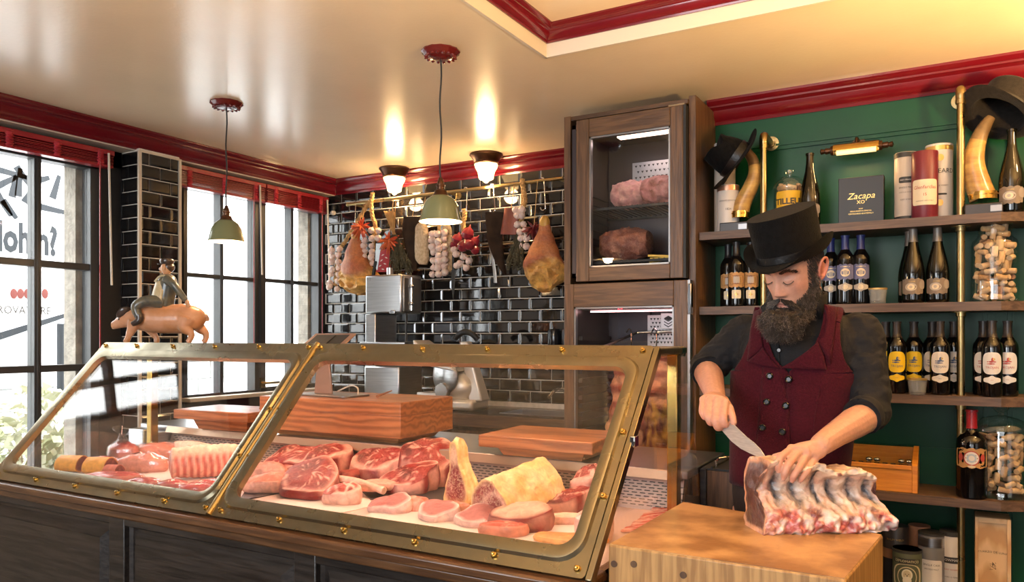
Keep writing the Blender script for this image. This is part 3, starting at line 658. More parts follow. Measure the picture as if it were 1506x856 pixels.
for i, (px, py, a, sd) in enumerate(((560, 757, .070, 2.), (628, 769, .072, 3.3), (686, 777, .072, 4.9))):
    m = MB(); c = D(px, py); pillow(m, c + Vector((.0, .055, 0)), a * .98, .050, .026, .45, sd, (.0, .40), red=(.42, .13, .115), fat=(.82, .60, .52), rim=.22, seam=0, lob=.24, marb=.25)
    meat_tag(m.build('pork_chop', M_meat), ('pale pork slice with a white rim, leftmost of the front row', 'pale pork slice with a white rim, middle of the front row', 'pale pork slice with a white rim, nearest the big dry-aged block')[i], 'pork slices in the front row')
for i, (px, py) in enumerate(((592, 755), (650, 763))):
    m = MB(); c = D(px, py); pillow(m, c + Vector((0, .06, 0)), .055, .03, .045, .5, 5 + i * 2.2, red=(.66, .24, .18), seam=.2, lob=.3, marb=.2); meat_tag(m.build('trimming', M_meat), ('small pink trimming between the left and middle pork slices', 'small pink trimming between the middle and right pork slices')[i])
# big dry aged block
O = D(717, 768); e0, e1 = D(738, 764), D(822, 741); U = (e1 - e0).normalized(); W = Vector((U.y, -U.x, 0)); L = (e1 - e0).length - .02
face = [(695.5, 739), (702, 714.5), (713.5, 702), (722.5, 714.5), (738, 741.6), (739, 760), (727, 768.7), (704.5, 757)]
def poly_outline(pts):
    cx = sum(p[0] for p in pts) / len(pts); cy = sum(p[1] for p in pts) / len(pts)
    def f(ph):
        d = (cos(ph), sin(ph)); best = 0
        for (x0, y0), (x1, y1) in zip(pts, pts[1:] + pts[:1]):
            x0, y0, x1, y1 = x0 - cx, y0 - cy, x1 - cx, y1 - cy; ex, ey = x1 - x0, y1 - y0; den = d[0] * ey - d[1] * ex
            if abs(den) < 1e-12: continue
            t = (x0 * ey - y0 * ex) / den; s = (x0 * d[1] - y0 * d[0]) / den
            if t > 0 and -.001 <= s <= 1.001: best = max(best, t)
        return best * d[0] + cx, best * d[1] + cy
    return f
def smooth_outline(pts, k=2):
    for _ in range(k):
        q = []
        for a, b in zip(pts, pts[1:] + pts[:1]): q += [(lerp(a[0], b[0], .25), lerp(a[1], b[1], .25)), (lerp(a[0], b[0], .75), lerp(a[1], b[1], .75))]
        pts = q
    return pts
bo = poly_outline(smooth_outline([(-.052, .035), (-.048, .08), (-.02, .122), (.0, .130), (.02, .114), (.060, .058), (.066, .012), (.05, .0), (-.035, .0)], 2))
def off(f, cw, cz): return lambda ph: (f(ph)[0] - cw, f(ph)[1] - cz)
def cap_block(t, ph, x, z):
    k = abs(nz((x, z, .3), 30, 2))
    fa = smooth(.80, .97, t); eye = exp(-((x - .012) ** 2 / .0011 + (z + .015) ** 2 / .0022)); ring = g(eye, .42, .13)
    return (*cmix(cmix((.27, .030, .030), FAT, max(ring * .8, (1 - smooth(.02, .06, k)) * .6)), (.50, .25, .12), fa), .55 * (1 - fa))
def side_block(s, ph, x, z):
    k = nz((s * 3, x * 12, z * 12), 2.2, 5); return (*cmix((.72, .42, .13), (.83, .60, .30), .5 + k), .05)
m = MB(); cw = sum(bo(2 * pi * i / 40)[0] for i in range(40)) / 40; cz = sum(bo(2 * pi * i / 40)[1] for i in range(40)) / 40
log(m, O + Vector((0, 0, .003 + cz)) + W * (cw + .005), U, W, (0, 0, 1), L, off(bo, cw, cz), cap_block, side_block, 18, 56, 9, lambda s: (1.5 + .1 * s, 1.08 + .22 * s), lambda s: Vector((0, 0, .022 * s)), .10, 3)
meat_tag(m.build('dry_aged_rib_block', M_dry), 'big dry-aged beef block under a thick yellow fat crust, in the right pane')
# upright dry aged steak
c = D(661, 749); U = Vector((.80, .60, 0)).normalized(); W = Vector((U.y, -U.x, 0))
so = poly_outline(smooth_outline([(-.05, .0), (-.052, .055), (-.02, .125), (-.03, .195), (-.012, .236), (.008, .22), (.012, .155), (.04, .10), (.058, .04), (.045, 0)], 2))
cw = sum(so(2 * pi * i / 40)[0] for i in range(40)) / 40; cz = sum(so(2 * pi * i / 40)[1] for i in range(40)) / 40
def cap_st(t, ph, x, z):
    fa = smooth(.72, .9, t); bo_ = smooth(.03, .06, z); k = abs(nz((x, z, .6), 28, 4))
    return (*cmix(cmix(cmix((.24, .018, .02), (.75, .42, .26), bo_), FAT, (1 - smooth(.02, .07, k)) * .55), (.62, .36, .16), fa), .5 * (1 - fa))
m = MB(); W2 = Vector((.995, -.10, 0)); U2 = Vector((.10, .995, 0))
log(m, c + Vector((0, 0, .002 + cz)) + U2 * .03, U2, W2, (0, 0, 1), .055, off(so, cw, cz), cap_st, side_block, 6, 56, 9, bend=lambda s: Vector(), rough=.14, seed=7, scale=lambda s: (1 + .25 * s, 1 - .03 * s))
meat_tag(m.build('upright_steak', M_dry), 'tall dry-aged steak on the bone standing upright with a golden fat edge')
m = MB(); c = D(760, 780); pillow(m, c + Vector((0, .02, 0)), .105, .065, .055, .5, 3.6, (0, .25), red=(.68, .38, .26), fat=RED, rim=.2, seam=0, top=.75, marb=0, lob=.08); meat_tag(m.build('beef_joint', M_meat), 'beef cut with a smooth fat cap in front of the dry-aged block')
m = MB(); c = D(728, 790); pillow(m, c + Vector((.01, .04, 0)), .07, .045, .04, .5, 2.2, red=(.55, .10, .06), fat=(.7, .3, .2), seam=.05); meat_tag(m.build('steak', M_meat), 'small thin steak at the front, tucked under the fat-capped beef cut')
m = MB(); c = D(815, 755); pillow(m, c + Vector((.02, .02, .0)), .12, .055, .06, .7, 6.1, (.1, .2), rim=.2, seam=.12); meat_tag(m.build('steak', M_meat), 'red chop with pale fat just right of the dry-aged block')
m = MB(); c = D(850, 745); pillow(m, c + Vector((.03, .02, .0)), .07, .07, .12, .7, 4.4, (.3, .2), rim=.3, seam=.15, top=.7); meat_tag(m.build('beef_joint', M_meat), 'tall lump of red and pink meat at the right end of the right pane')
m = MB(); c = D(815, 770); pillow(m, c + Vector((.02, .02, 0)), .085, .04, .03, .6, 1.4, red=(.85, .62, .48), seam=0, marb=0); meat_tag(m.build('fat_piece', M_meat), 'smooth pale slab of fat between the fat-capped beef and the right corner')
m = MB(); c = D(860, 790); pillow(m, c + Vector((.02, .03, 0)), .06, .07, .07, .9, 5.5, (.3, .2), red=(.62, .2, .16), fat=(.86, .62, .52), rim=.25, seam=.14); meat_tag(m.build('pork_chop', M_meat), 'pink chop standing in the lower right corner of the right pane')
m = MB(); c = D(825, 803); pillow(m, c + Vector((.0, .05, 0)), .10, .05, .022, .4, 8.5, red=(.78, .30, .07), fat=(.85, .45, .16), seam=.04, marb=.2); meat_tag(m.build('smoked_fillet', M_meat), 'flat orange smoked slab at the bottom edge of the right pane')
for i in range(9):
    m = MB(); c = D(940 + i * 5, 778 - i * 4) + Vector((.02, .0, 0)); pillow(m, c, .085, .018, .012, .95 + .05 * (i % 3), i * 1.7, red=(.62, .10, .08), fat=(.86, .55, .46), rim=.5, seam=.2, n=28)
    meat_tag(m.build('bacon_slice', M_meat), '%s streaky bacon slice of the fan behind the end glass' % ('nearest', 'second nearest', 'third nearest', 'fourth nearest', 'middle', 'fourth farthest', 'third farthest', 'second farthest', 'farthest')[i], 'bacon slices behind the end glass', 'bacon')
# --- left pane
lo = lambda ph: (.062 * cos(ph) * (1 + .1 * sin(ph)), .066 * sin(ph))
a, b2 = D(243, 708), D(330, 702); U = b2 - a; W = Vector((U.y, -U.x, 0)).normalized()
def side_loin(s, ph, x, z):
    ribs = .5 + .5 * sin(s * 2 * pi * 11 + 1.2 * sin(ph)); f = smooth(.3, .75, ribs); top = smooth(.02, .05, z)
    return (*cmix(cmix((.60, .13, .09), (.80, .42, .30), f), (.88, .56, .40), top), .12)
m = MB(); log(m, a + Vector((0, .03, .075)), U, W, (0, 0, 1), U.length + .06, lo, lambda t, ph, x, z: (*cmix((.66, .2, .14), FAT, smooth(.6, .9, t)), .5), side_loin, 44, 40, 6, lambda s: (.8 + .25 * sin(pi * (.15 + .75 * s)) + .035 * sin(s * 2 * pi * 11), .86 + .16 * sin(pi * (.1 + .8 * s)) + .03 * sin(s * 2 * pi * 11)), lambda s: Vector((0, 0, -.004)), .05, 2, round_end=.012)
meat_tag(m.build('rib_loin', M_meat), 'large orange-pink rack of loin with ridged ribs, in the left pane')
m = MB(); a = D(240, 680) + Vector((0, .06, .05)); rb = b2 + Vector((.05, .13, .05))
log(m, a, rb - a, W, (0, 0, 1), .36, lambda ph: (.045 * cos(ph), .05 * sin(ph) + .005), lambda t, ph, x, z: (*FAT, .2), lambda s, ph, x, z: (.86, .50, .33, .12), 12, 28, 4, lambda s: (.5 + .5 * sin(pi * (.1 + .8 * s)), .6 + .4 * sin(pi * (.1 + .8 * s)))); meat_tag(m.build('fat_piece', M_meat), 'pale salmon layer of fat behind the ridged rack of loin')
def wedge(px, py, label, s=1.0, rot=.4, rind=(.72, .36, .07)):
    m = MB(); c = D(px, py) + Vector((0, .03, 0)); U = Vector((cos(rot), sin(rot), 0)); W = Vector((U.y, -U.x, 0))
    oo = poly_outline(smooth_outline([(-.055, 0), (-.05, .04), (0, .075), (.05, .05), (.06, 0)], 2)); cz = .032
    log(m, c + Vector((0, 0, .002 + cz)), U, W, (0, 0, 1), .10 * s, lambda ph: ((oo(ph)[0]) * s, (oo(ph)[1] - cz) * s), lambda t, ph, x, z: (*cmix((.10, .012, .014), rind, smooth(.85, .98, t)), .35), lambda s_, ph, x, z: (*rind, .05), 6, 36, 6, rough=.05)
    return meat_tag(m.build('cured_ham_piece', M_meat), label, 'cured pieces at the far left of the case')
wedge(82, 694, 'cured piece with dark cut face and orange rind, leftmost in the case'); wedge(122, 697, 'cured piece with dark cut face and orange rind, second from the left end'); wedge(148, 704, 'small dark cured piece in cling film, third from the left end', .6, .3, (.5, .14, .09))
def bag(px, py, label, a, b2, h, rot, seed, red, neck=False, cat='packed meat'):
    m = MB(); c = D(px, py); pillow(m, c, a, b2, h, rot, seed, red=red, fat=cmix(red, FAT, .5), seam=.08, top=.6, n=40, marb=.4)
    o = meat_tag(m.build('packed_meat', M_meat), label, None, cat)
    m = MB(); pillow(m, c - Vector((0, 0, .0005)), a * 1.06, b2 * 1.07, h * 1.08, rot, seed, seam=0, top=.6, n=40)
    if neck: m.tube([c + Vector((0, 0, h * .9)), c + Vector((0, .0, h * 1.3)), c + Vector((.01, 0, h * 1.6))], [.03, .014, .05], 14)
    m.build('plastic_film', M_wrap, o, kind='thing')
    return o
bag(180, 676, 'knotted clear bag of red meat standing by the brass corner post', .085, .06, .09, .3, 3.1, (.45, .07, .06), True)
bag(212, 692, 'film-wrapped pale pink ham half left of the ridged rack of loin', .10, .065, .075, .3, 1.2, (.68, .28, .20))
bag(236, 674, 'film-wrapped roll of meat at the back, above the pale pink ham half', .17, .05, .075, .45, 5.1, (.66, .24, .15))
bag(168, 706, 'flat film-wrapped slab of bright red meat at the front of the left pane', .12, .06, .035, .45, 2.6, (.55, .06, .05))
bag(150, 690, 'film-wrapped red sausage meat behind the flat bright red slab', .10, .045, .055, .5, 4.6, (.42, .05, .05))
for i, (px, py, r_) in enumerate(((215, 714, .2), (255, 717, .35), (290, 722, .2), (312, 716, .7))):
    bag(px, py, ('small film-wrapped red pack below the pale pink ham half', 'small film-wrapped red pack below the ridged loin, left one', 'small film-wrapped red pack below the ridged loin, right one', 'dark red film-wrapped cut beside the brass bar between the panes')[i], .07, .04, .03, r_, 2 + i * 1.9, (.46, .04, .045))
bag(345, 690, 'small pink wrapped piece behind the bar between the panes', .06, .05, .05, .4, 2.9, (.66, .18, .14))
flat('paper_sheet', 'white butcher paper under the ridged rack of loin', 'paper', [(200, 702), (335, 722), (350, 700), (235, 690)], M_paper, .0015)

# ================================================================ LAMPS
R = random.Random(21)
M_lampred = mat('oxblood_enamel', (.13, .010, .010), .22, coat=.4)
M_shade = mat('sage_green_enamel', (.17, .19, .095), .22, coat=.5)
M_shin = mat('white_enamel', (.85, .80, .70), .4)
M_bulb = mat('warm_bulb', (1, .8, .5), .4, emit=(1, .66, .30), estr=14)
M_bronze = mat('dark_bronze', (.11, .05, .026), .32, .8, c2=(.07, .032, .016), scale=14)
def pendant(x, y, zb, label):
    o = thing('pendant_lamp', label, 'pendant lamp', (x, y, ZC), 'green pendant lamps')
    m = MB(); m.lathe([(.0001, 0), (.076, 0), (.078, -.006), (.070, -.012), (.064, -.020), (.046, -.028), (.022, -.033), (.0001, -.034)], 40, (x, y, ZC), flut=(13, .025))
    c = m.build('ceiling_rose', M_lampred, o)
    m = MB()
    for i in range(16):
        a = 2 * pi * i / 16; mm = Matrix.Rotation(a, 4, 'Z'); m.ell(Vector((x, y, ZC - .021)) + mm @ Vector((.052, 0, 0)), (.017, .0085, .007), 8, 6, mm @ Matrix.Rotation(radians(25), 4, 'Y'))
    m.build('leaf_ornament', M_lampred, c, kind='stuff')
    m = MB(); z = ZC - .03; n = 14
    m.tube([(x + .004 * sin(i * .9), y, lerp(z, zb + .165, i / n)) for i in range(n + 1)], .0036, 8); m.build('cord', M_dark, o)
    m = MB(); m.lathe([(.0001, .178), (.008, .176), (.010, .165), (.014, .160), (.014, .150), (.019, .148), (.019, .142), (.016, .140), (.016, .128), (.024, .124), (.026, .116), (.030, .110), (.034, .104), (.03, .102), (.0001, .102)], 20, (x, y, zb)); m.build('lamp_socket', M_bronze, o)
    pr = [(.028, .106), (.040, .101), (.056, .088), (.069, .066), (.077, .040), (.082, .015), (.087, .003), (.088, 0)]
    m = MB(); m.lathe(pr + [(.0865, -.001), (.085, .003), (.080, .015), (.075, .040), (.067, .066), (.054, .087), (.038, .099), (.02, .103)], 36, (x, y, zb)); m.mi = [0 if j < 36 * 7 else 1 for j in range(len(m.f))]
    m.build('lamp_shade', [M_shade, M_shin], o)
    m = MB(); m.ell((x, y, zb + .05), (.027, .027, .034), 16, 10); m.build('bulb', M_bulb, o)
    light('pendant_glow', 'POINT', (x, y, zb + .006), 8, WARM, .03)
    return o
def mid(px, py, z=2.6): return oZ(px, py, z)
p = mid(333, 151); pendant(p.x, p.y, 1.917, 'green domed pendant lamp above the pig figurine, in front of the windows')
p = mid(648, 75); pendant(p.x, p.y, 1.913, 'green domed pendant lamp in front of the tiled wall, nearer the camera')
M_frost = mat('lit_frosted_glass', (1, .85, .6), .3, emit=(1, .63, .26), estr=5.5)
def ceiling_lamp(px, py, label):
    p = mid(px, py); x, y = p.x, p.y
    o = thing('ceiling_lamp', label, 'ceiling lamp', (x, y, ZC), 'bronze ceiling lamps')
    m = MB(); m.lathe([(.0001, 0), (.104, 0), (.106, -.008), (.097, -.014), (.084, -.036), (.076, -.052), (.079, -.058), (.07, -.064), (.0001, -.064)], 36, (x, y, ZC)); m.build('base', M_bronze, o)
    m = MB(); m.lathe([(.070, -.060), (.074, -.068), (.069, -.085), (.055, -.110), (.049, -.135), (.047, -.152), (.042, -.158), (.018, -.168), (.010, -.178), (.0001, -.182)], 32, (x, y, ZC), flut=(8, .02)); m.build('glass_shade', M_frost, o)
    light('ceiling_lamp_glow', 'POINT', (x, y, ZC - .21), 13, (1, .64, .30), .05)
    return o
ceiling_lamp(580, 248, 'bronze ceiling lamp with lit bell glass, left one, above the hanging garlic')
ceiling_lamp(715, 227, 'bronze ceiling lamp with lit bell glass, right one, nearer the fridge tower')

# ================================================================ BACK COUNTER
M_top = mat('dark_worktop', (.03, .026, .024), .25)
k = thing('back_counter', 'dark wood kitchen counter with a steel sink against the black tiles', 'counter', (-2.5, 4.0, 0))
sx0, sx1, sy0, sy1 = -2.30, -1.86, 3.88, 4.16; zt = 1.0
m = MB(); m.box(-3.5, sx0, 3.78, 4.285, zt - .03, zt); m.box(sx1, -1.67, 3.78, 4.285, zt - .03, zt); m.box(sx0, sx1, 3.78, sy0, zt - .03, zt); m.box(sx0, sx1, sy1, 4.285, zt - .03, zt); m.build('worktop', M_top, k, smooth=False)
m = MB(); m.box(-3.5, -1.67, 3.765, 3.80, zt - .075, zt - .004); m.build('fascia', M_oakh, k, bev=.003)
m = MB(); m.box(-3.5, -1.67, 3.82, 4.28, 0, zt - .075); m.build('body', M_oakv, k, smooth=False)
m = MB(); t = .004
m.box(sx0, sx1, sy0, sy1, .82, .825); m.box(sx0, sx0 + t, sy0, sy1, .82, zt + .003); m.box(sx1 - t, sx1, sy0, sy1, .82, zt + .003); m.box(sx0, sx1, sy0, sy0 + t, .82, zt + .003); m.box(sx0, sx1, sy1 - t, sy1, .82, zt + .003); m.build('sink', M_steel, k, smooth=False)
for i in range(4):
    x0 = -3.48 + i * .452; m = MB(); m.box(x0, x0 + .44, 3.805, 3.822, .1, .90); d = m.build('door', M_oakv, k, bev=.004)
    m = MB(); m.box(x0 + .05, x0 + .39, 3.800, 3.806, .15, .85); m.build('door_panel', M_oakv, d, bev=.004)
    m = MB(); m.lathe([(.0001, .022), (.013, .02), (.015, .012), (.006, .006), (.006, -.004)], 14, (x0 + (.40 if i % 2 == 0 else .04), 3.802, .86), Matrix.Rotation(pi / 2, 4, 'X')); m.build('knob', M_steel, d)
o = thing('tap', 'chrome tap with a crosshead handle on the wall behind the steel sink', 'tap', (-2.02, 4.24, 1.0))
m = MB(); m.tube([(-2.02, 4.24, 1.0), (-2.02, 4.24, 1.10)], .016, 12); m.tube(catmull([(-2.02, 4.24, 1.08), (-2.03, 4.20, 1.12), (-2.05, 4.12, 1.13), (-2.06, 4.05, 1.09)], 5), .011, 10); m.build('spout', M_chrome, o)
m = MB(); m.tube([(-2.06, 4.235, 1.13), (-1.98, 4.235, 1.13)], .008, 8); m.tube([(-2.02, 4.235, 1.09), (-2.02, 4.235, 1.15)], .009, 8); m.ell((-2.06, 4.235, 1.13), .012, 8, 6); m.ell((-1.98, 4.235, 1.13), .012, 8, 6); m.build('handle', M_chrome, o)
o = thing('wall_dispenser', 'black twin cylinder dispenser on the tiles beside the fridge tower', 'dispenser', (-2.04, 4.24, 1.38))
for q in (-2.115, -2.025):
    m = MB(); m.lathe([(.0001, 1.38), (.038, 1.38), (.042, 1.39), (.042, 1.485), (.036, 1.497), (.0001, 1.497)], 20, (q, 4.235, 0)); m.build('canister', mat('black_gloss_plastic', (.01, .011, .014), .15) if 'black_gloss_plastic' not in MATS else MATS['black_gloss_plastic'], o)
MB().box(-2.16, -1.98, 4.27, 4.292, 1.40, 1.48).build('bracket', M_dark, o)
o = thing('spray_head', 'small white spray nozzle hanging below the black twin dispenser', 'spray nozzle', (-2.13, 4.22, 1.26))
m = MB(); m.tube([(-2.13, 4.25, 1.39), (-2.135, 4.23, 1.33), (-2.14, 4.2, 1.29)], .007, 8); m.build('hose', M_dark, o); m = MB(); m.tube([(-2.14, 4.2, 1.30), (-2.15, 4.185, 1.25)], [.012, .016], 10); m.build('nozzle', M_white, o)

# bone saw
x0 = oY(537, 480, 3.86).x; x1 = oY(590, 480, 3.86).x
o = thing('bone_saw', 'tall stainless steel bone saw on the back counter under the hanging sausages', 'bone saw', ((x0 + x1) / 2, 3.95, 1.0))
zh = oY(560, 404, 3.86).z; zl = oY(560, 461, 3.86).z
m = MB(); m.box(x0, x1, 3.86, 4.08, zl, zh); m.build('saw_head', M_steel, o, bev=.012)
m = MB(); m.box(x1 - .002, x1 + .008, 3.88, 4.06, zl + .01, zh - .02); m.build('side_cover', M_steeld, o, bev=.004)
m = MB(); m.tube([(x1 + .014, 3.95, zl + .02), (x1 + .014, 3.95, zh - .02)], .008, 8)
for f in (.25, .7): m.ell((x1 + .016, 3.95, lerp(zl, zh, f)), (.016, .018, .012), 10, 8)
m.build('hinge_rod', M_chrome, o)
m = MB(); m.box(x0, x0 + .085, 3.86, 4.08, 1.0, zl); m.build('column', M_steel, o, bev=.006)
m = MB(); m.box(x0, x1 - .01, 3.85, 4.10, 1.0, 1.26); m.build('saw_base', M_steel, o, bev=.01)
m = MB(); m.box(x0 - .02, x1 + .05, 3.83, 4.12, 1.40, 1.415); m.build('table', M_steel, o, bev=.003)
m = MB(); m.box(x1 - .03, x1 - .027, 3.94, 3.955, 1.26, zl); m.build('blade', M_steeld, o, smooth=False)
m = MB(); m.tube([(lerp(x0, x1, .45), 3.95, zh), (lerp(x0, x1, .45), 3.95, zh + .05)], .022, 14); m.build('tension_knob', M_steel, o)
m = MB(); m.box(x1 - .09, x1 - .045, 3.852, 3.862, zl - .005, zl + .02); m.build('latch', M_chrome, o, bev=.003)
tx = MB(); text(tx, 'B-2', .028, lambda x, y: Vector((x0 + .03 + x, 3.8595, zh - .025 + y))); tx.build('lettering', M_steeld, o, smooth=False)

# slicer
M_alu = mat('cast_aluminium', (.74, .71, .67), .42, .6)
c = oY(675, 560, 3.95)
o = thing('meat_slicer', 'pale cast metal meat slicer on the back counter', 'meat slicer', (c.x, 3.95, 1.0))
m = MB(); m.box(c.x - .20, c.x + .16, 3.85, 4.05, 1.005, 1.07); m.build('base', M_alu, o, bev=.02)
m = MB(); m.ell((c.x + .02, 3.95, 1.14), (.115, .10, .10), 24, 14); m.build('motor_housing', M_alu, o)
m = MB(); mm = Matrix.Rotation(radians(90), 4, 'X') @ Matrix.Rotation(radians(-12), 4, 'Y'); m.lathe([(.0001, -.012), (.10, -.012), (.108, -.004), (.108, .004), (.09, .012), (.0001, .02)], 36, (c.x - .04, 3.86, 1.21), mm); m.build('blade', M_steel, o)
m = MB(); m.hexa([(c.x + .10, 3.90, 1.06), (c.x + .20, 3.90, 1.06), (c.x + .20, 4.0, 1.06), (c.x + .10, 4.0, 1.06), (c.x + .02, 3.92, 1.42), (c.x + .08, 3.92, 1.42), (c.x + .08, 3.98, 1.42), (c.x + .02, 3.98, 1.42)]); m.build('support_arm', M_alu, o, bev=.012)
m = MB(); m.hexa([(c.x - .22, 3.82, 1.28), (c.x + .06, 3.82, 1.24), (c.x + .06, 4.0, 1.24), (c.x - .22, 4.0, 1.28), (c.x - .26, 3.82, 1.43), (c.x - .02, 3.82, 1.30), (c.x - .02, 4.0, 1.30), (c.x - .26, 4.0, 1.43)]); m.build('carriage', M_alu, o, bev=.008)
m = MB()
for i in range(4): m.box(c.x - .20 + i * .05, c.x - .17 + i * .05, 3.815, 3.822, 1.33 - i * .018, 1.342 - i * .018)
m.build('carriage_rib', M_steeld, o, kind='stuff')
m = MB(); m.tube(catmull([(c.x - .02, 3.94, 1.44), (c.x + .04, 3.93, 1.475), (c.x + .10, 3.93, 1.47), (c.x + .14, 3.95, 1.43)], 5), .018, 10); m.build('meat_press', M_dark, o)
m = MB(); m.lathe([(.0001, -.02), (.045, -.02), (.05, 0), (.045, .02), (.0001, .022)], 24, (c.x - .045, 3.84, 1.12), Matrix.Rotation(pi / 2, 4, 'X'), flut=(14, .04)); m.build('thickness_dial', M_steeld, o)
m = MB(); m.box(c.x - .24, c.x - .08, 3.84, 3.98, 1.085, 1.105); m.build('receiving_tray', M_alu, o, bev=.004)

# ================================================================ TABLET AND STICK ON THE BIG BLOCK
M_cop = mat('brushed_copper_metal', (.50, .33, .26), .35, .85)
a = oZ(476, 580, 1.178)
o = thing('tablet_stand', 'tilted till tablet on an upright metal stand on the big wood block', 'tablet', (a.x, 2.64, 1.178))
cx = oY(476, 560, 2.64).x
m = MB(); m.prism(rrect(cx - .13, cx + .20, 2.57, 2.75, .04), lambda p, q, d: (p, q, d), 1.179, 1.187); m.build('base_plate', M_steeld, o, bev=.002)
m = MB(); m.hexa([(cx - .055, 2.635, 1.187), (cx + .055, 2.635, 1.187), (cx + .055, 2.645, 1.187), (cx - .055, 2.645, 1.187), (cx - .025, 2.63, 1.40), (cx + .035, 2.63, 1.40), (cx + .035, 2.64, 1.40), (cx - .025, 2.64, 1.40)]); m.build('upright', M_cop, o, bev=.003)
m = MB(); mm = Matrix.Translation((cx + .01, 2.66, 1.425)) @ Matrix.Rotation(radians(-58), 4, 'X'); m.box(-.125, .125, -.01, .0, -.062, .062, mm); tb = m.build('tablet', M_cop, o, bev=.006)
m = MB(); m.box(-.10, .10, -.0115, -.0095, -.045, .045, mm); m.build('case_recess', M_dark, tb, smooth=False); m = MB(); m.box(-.025, .025, -.016, -.010, -.064, .04, mm); m.build('clamp', M_dark, tb, bev=.003)
m = MB(); m.tube(catmull([(cx + .03, 2.70, 1.195), (cx + .09, 2.72, 1.222), (cx + .15, 2.70, 1.215), (cx + .17, 2.68, 1.19)], 5), .0035, 6); m.build('cable', M_white, o)
p = oZ(557, 585, 1.178); m = MB(); m.tube([p + Vector((-.01, 0, .006)), p + Vector((.035, .05, .03))], [.006, .0025], 8); m.tube([p + Vector((-.03, .03, .004)), p + Vector((-.005, -.005, .006))], [.003, .006], 8); tag(m.build('wooden_pick', MATS['red_teak']), 'short wooden pick lying on the big wood block', 'pick')

# ================================================================ HANGING GOODS
YH = 4.13
def HP(px, py, Y=YH): return oY(px, py, Y)
o = thing('hanging_rail', 'long brass rail across the black tiles holding the garlic and hams', 'rail', HP(670, 282, 4.15))
r0, r1 = HP(512, 301, 4.15), HP(828, 262, 4.15)
m = MB(); m.tube([r0, r1], .011, 12); m.ell(r0, .016, 10, 8); m.build('pipe', M_brass, o)
for f in (.02, .5, .98): q = lerp(r0, r1, f); m = MB(); m.tube([q, (q.x, YB - .008, q.z)], .008, 8); m.lathe([(.0001, .0), (.024, .0), (.024, .006), (.0001, .008)], 14, (q.x, YB - .008, q.z), Matrix.Rotation(pi / 2, 4, 'X')); m.build('bracket', M_brass, o)
q0, q1 = HP(690, 366, 4.22), HP(828, 350, 4.22); m = MB(); m.tube([q0, q1], .012, 8, flat=.5); m.box(q0.x, q0.x + .02, 4.22, YB - .005, q0.z - .01, q0.z + .01); m.box(q1.x - .02, q1.x, 4.22, YB - .005, q1.z - .01, q1.z + .01)
tag(m.build('wooden_rail', M_oakv), 'thin dark wooden rail on the tiles behind the right hanging bundles', 'rail')
def railz(x): return lerp(r0.z, r1.z, (x - r0.x) / (r1.x - r0.x))
M_garlic = mat('garlic_skin', (.80, .66, .56), .5, c2=(.62, .40, .38), scale=14, stretch=(6, 6, .6), mix=(.4, .7), sss=.15, bump=.15)
M_straw = mat('dry_straw_braid', (.55, .33, .12), .7, c2=(.36, .20, .07), scale=30, bump=.5)
M_chili = mat('dried_chili', (.42, .030, .016), .25, c2=(.60, .13, .04), scale=9, coat=.3)
M_chilid = mat('dark_dried_chili', (.085, .012, .016), .3, c2=(.18, .02, .02), scale=12)
M_leather = mat('dark_leather', (.018, .010, .006), .8, spec=.15, c2=(.04, .022, .012), scale=14, bump=.2)
M_leatherr = mat('red_brown_leather', (.26, .06, .025), .5, c2=(.18, .04, .02), scale=12, bump=.2)
M_herb = mat('dry_herb_stem', (.05, .042, .02), .8, c2=(.09, .07, .03), scale=30)
M_onion = mat('red_onion_skin', (.30, .025, .03), .2, c2=(.20, .014, .03), scale=8, stretch=(5, 5, .5), coat=.4)
M_net = mat('grainy_beige_casing', (.46, .34, .20), .8, c2=(.62, .48, .32), scale=60, bump=1.0, bscale=90)
bulb_me = None
def bulb(parent, c, r, tilt):
    global bulb_me
    if bulb_me is None:
        m = MB(); m.lathe([(.0001, -.72), (.3, -.78), (.75, -.55), (1, -.05), (.9, .42), (.55, .78), (.26, 1.0), (.2, 1.35), (.0001, 1.4)], 24, flut=(7, .09)); q = m.build('bulb', M_garlic); bulb_me = q.data; bpy.data.objects.remove(q)
    q = bpy.data.objects.new('bulb', bulb_me); COL.objects.link(q); q.parent = parent; q.location = Vector(c) - parent_origin(parent); q.scale = (r, r, r); q.rotation_euler = tilt
def garlic(label, rail_px, path_px, bulbs, rad=.026, br=.014, braid=True):
    """braid from the rail down path_px with bulbs [(px,py,depth)]"""
    top = HP(*rail_px); o = thing('garlic_braid', label, 'garlic', top, 'garlic strings on the brass rail')
    pts = catmull([HP(*q) for q in path_px], 8)
    if braid:
        m = MB()
        for s in range(3): m.tube([p + Vector((br * .6 * cos(i * .9 + s * 2.1), br * .5 * sin(i * 1.8 + s * 4.2), 0)) for i, p in enumerate(pts)], br * .62, 7)
        m.build('braid', M_straw, o)
    for i, (px, py, dy) in enumerate(bulbs): bulb(o, HP(px, py, YH - dy), rad * R.uniform(.85, 1.12), (R.uniform(-1.3, -.3), R.uniform(-.6, .6), R.uniform(0, 6)))
    return o
def cols(cx, w, y0, y1, n, slope=0):
    out = []
    for i in range(n):
        y = lerp(y0, y1, i / (n - 1))
        for s in (-1, 0, 1) if w > 12 else (-1, 1): out.append((cx + s * w * .5 + slope * (y - y0) + R.uniform(-1.5, 1.5), y + (3 if s == 0 else 0) + R.uniform(-2, 2), .02 + .02 * (s == 0) + R.uniform(0, .012)))
    return out
garlic('garlic braid at the far left of the brass rail, beside the window', (545, 300), [(545, 296), (535, 310), (518, 338), (506, 358), (498, 372), (493, 420)], cols(494, 11, 368, 424, 7, -.05), .023)
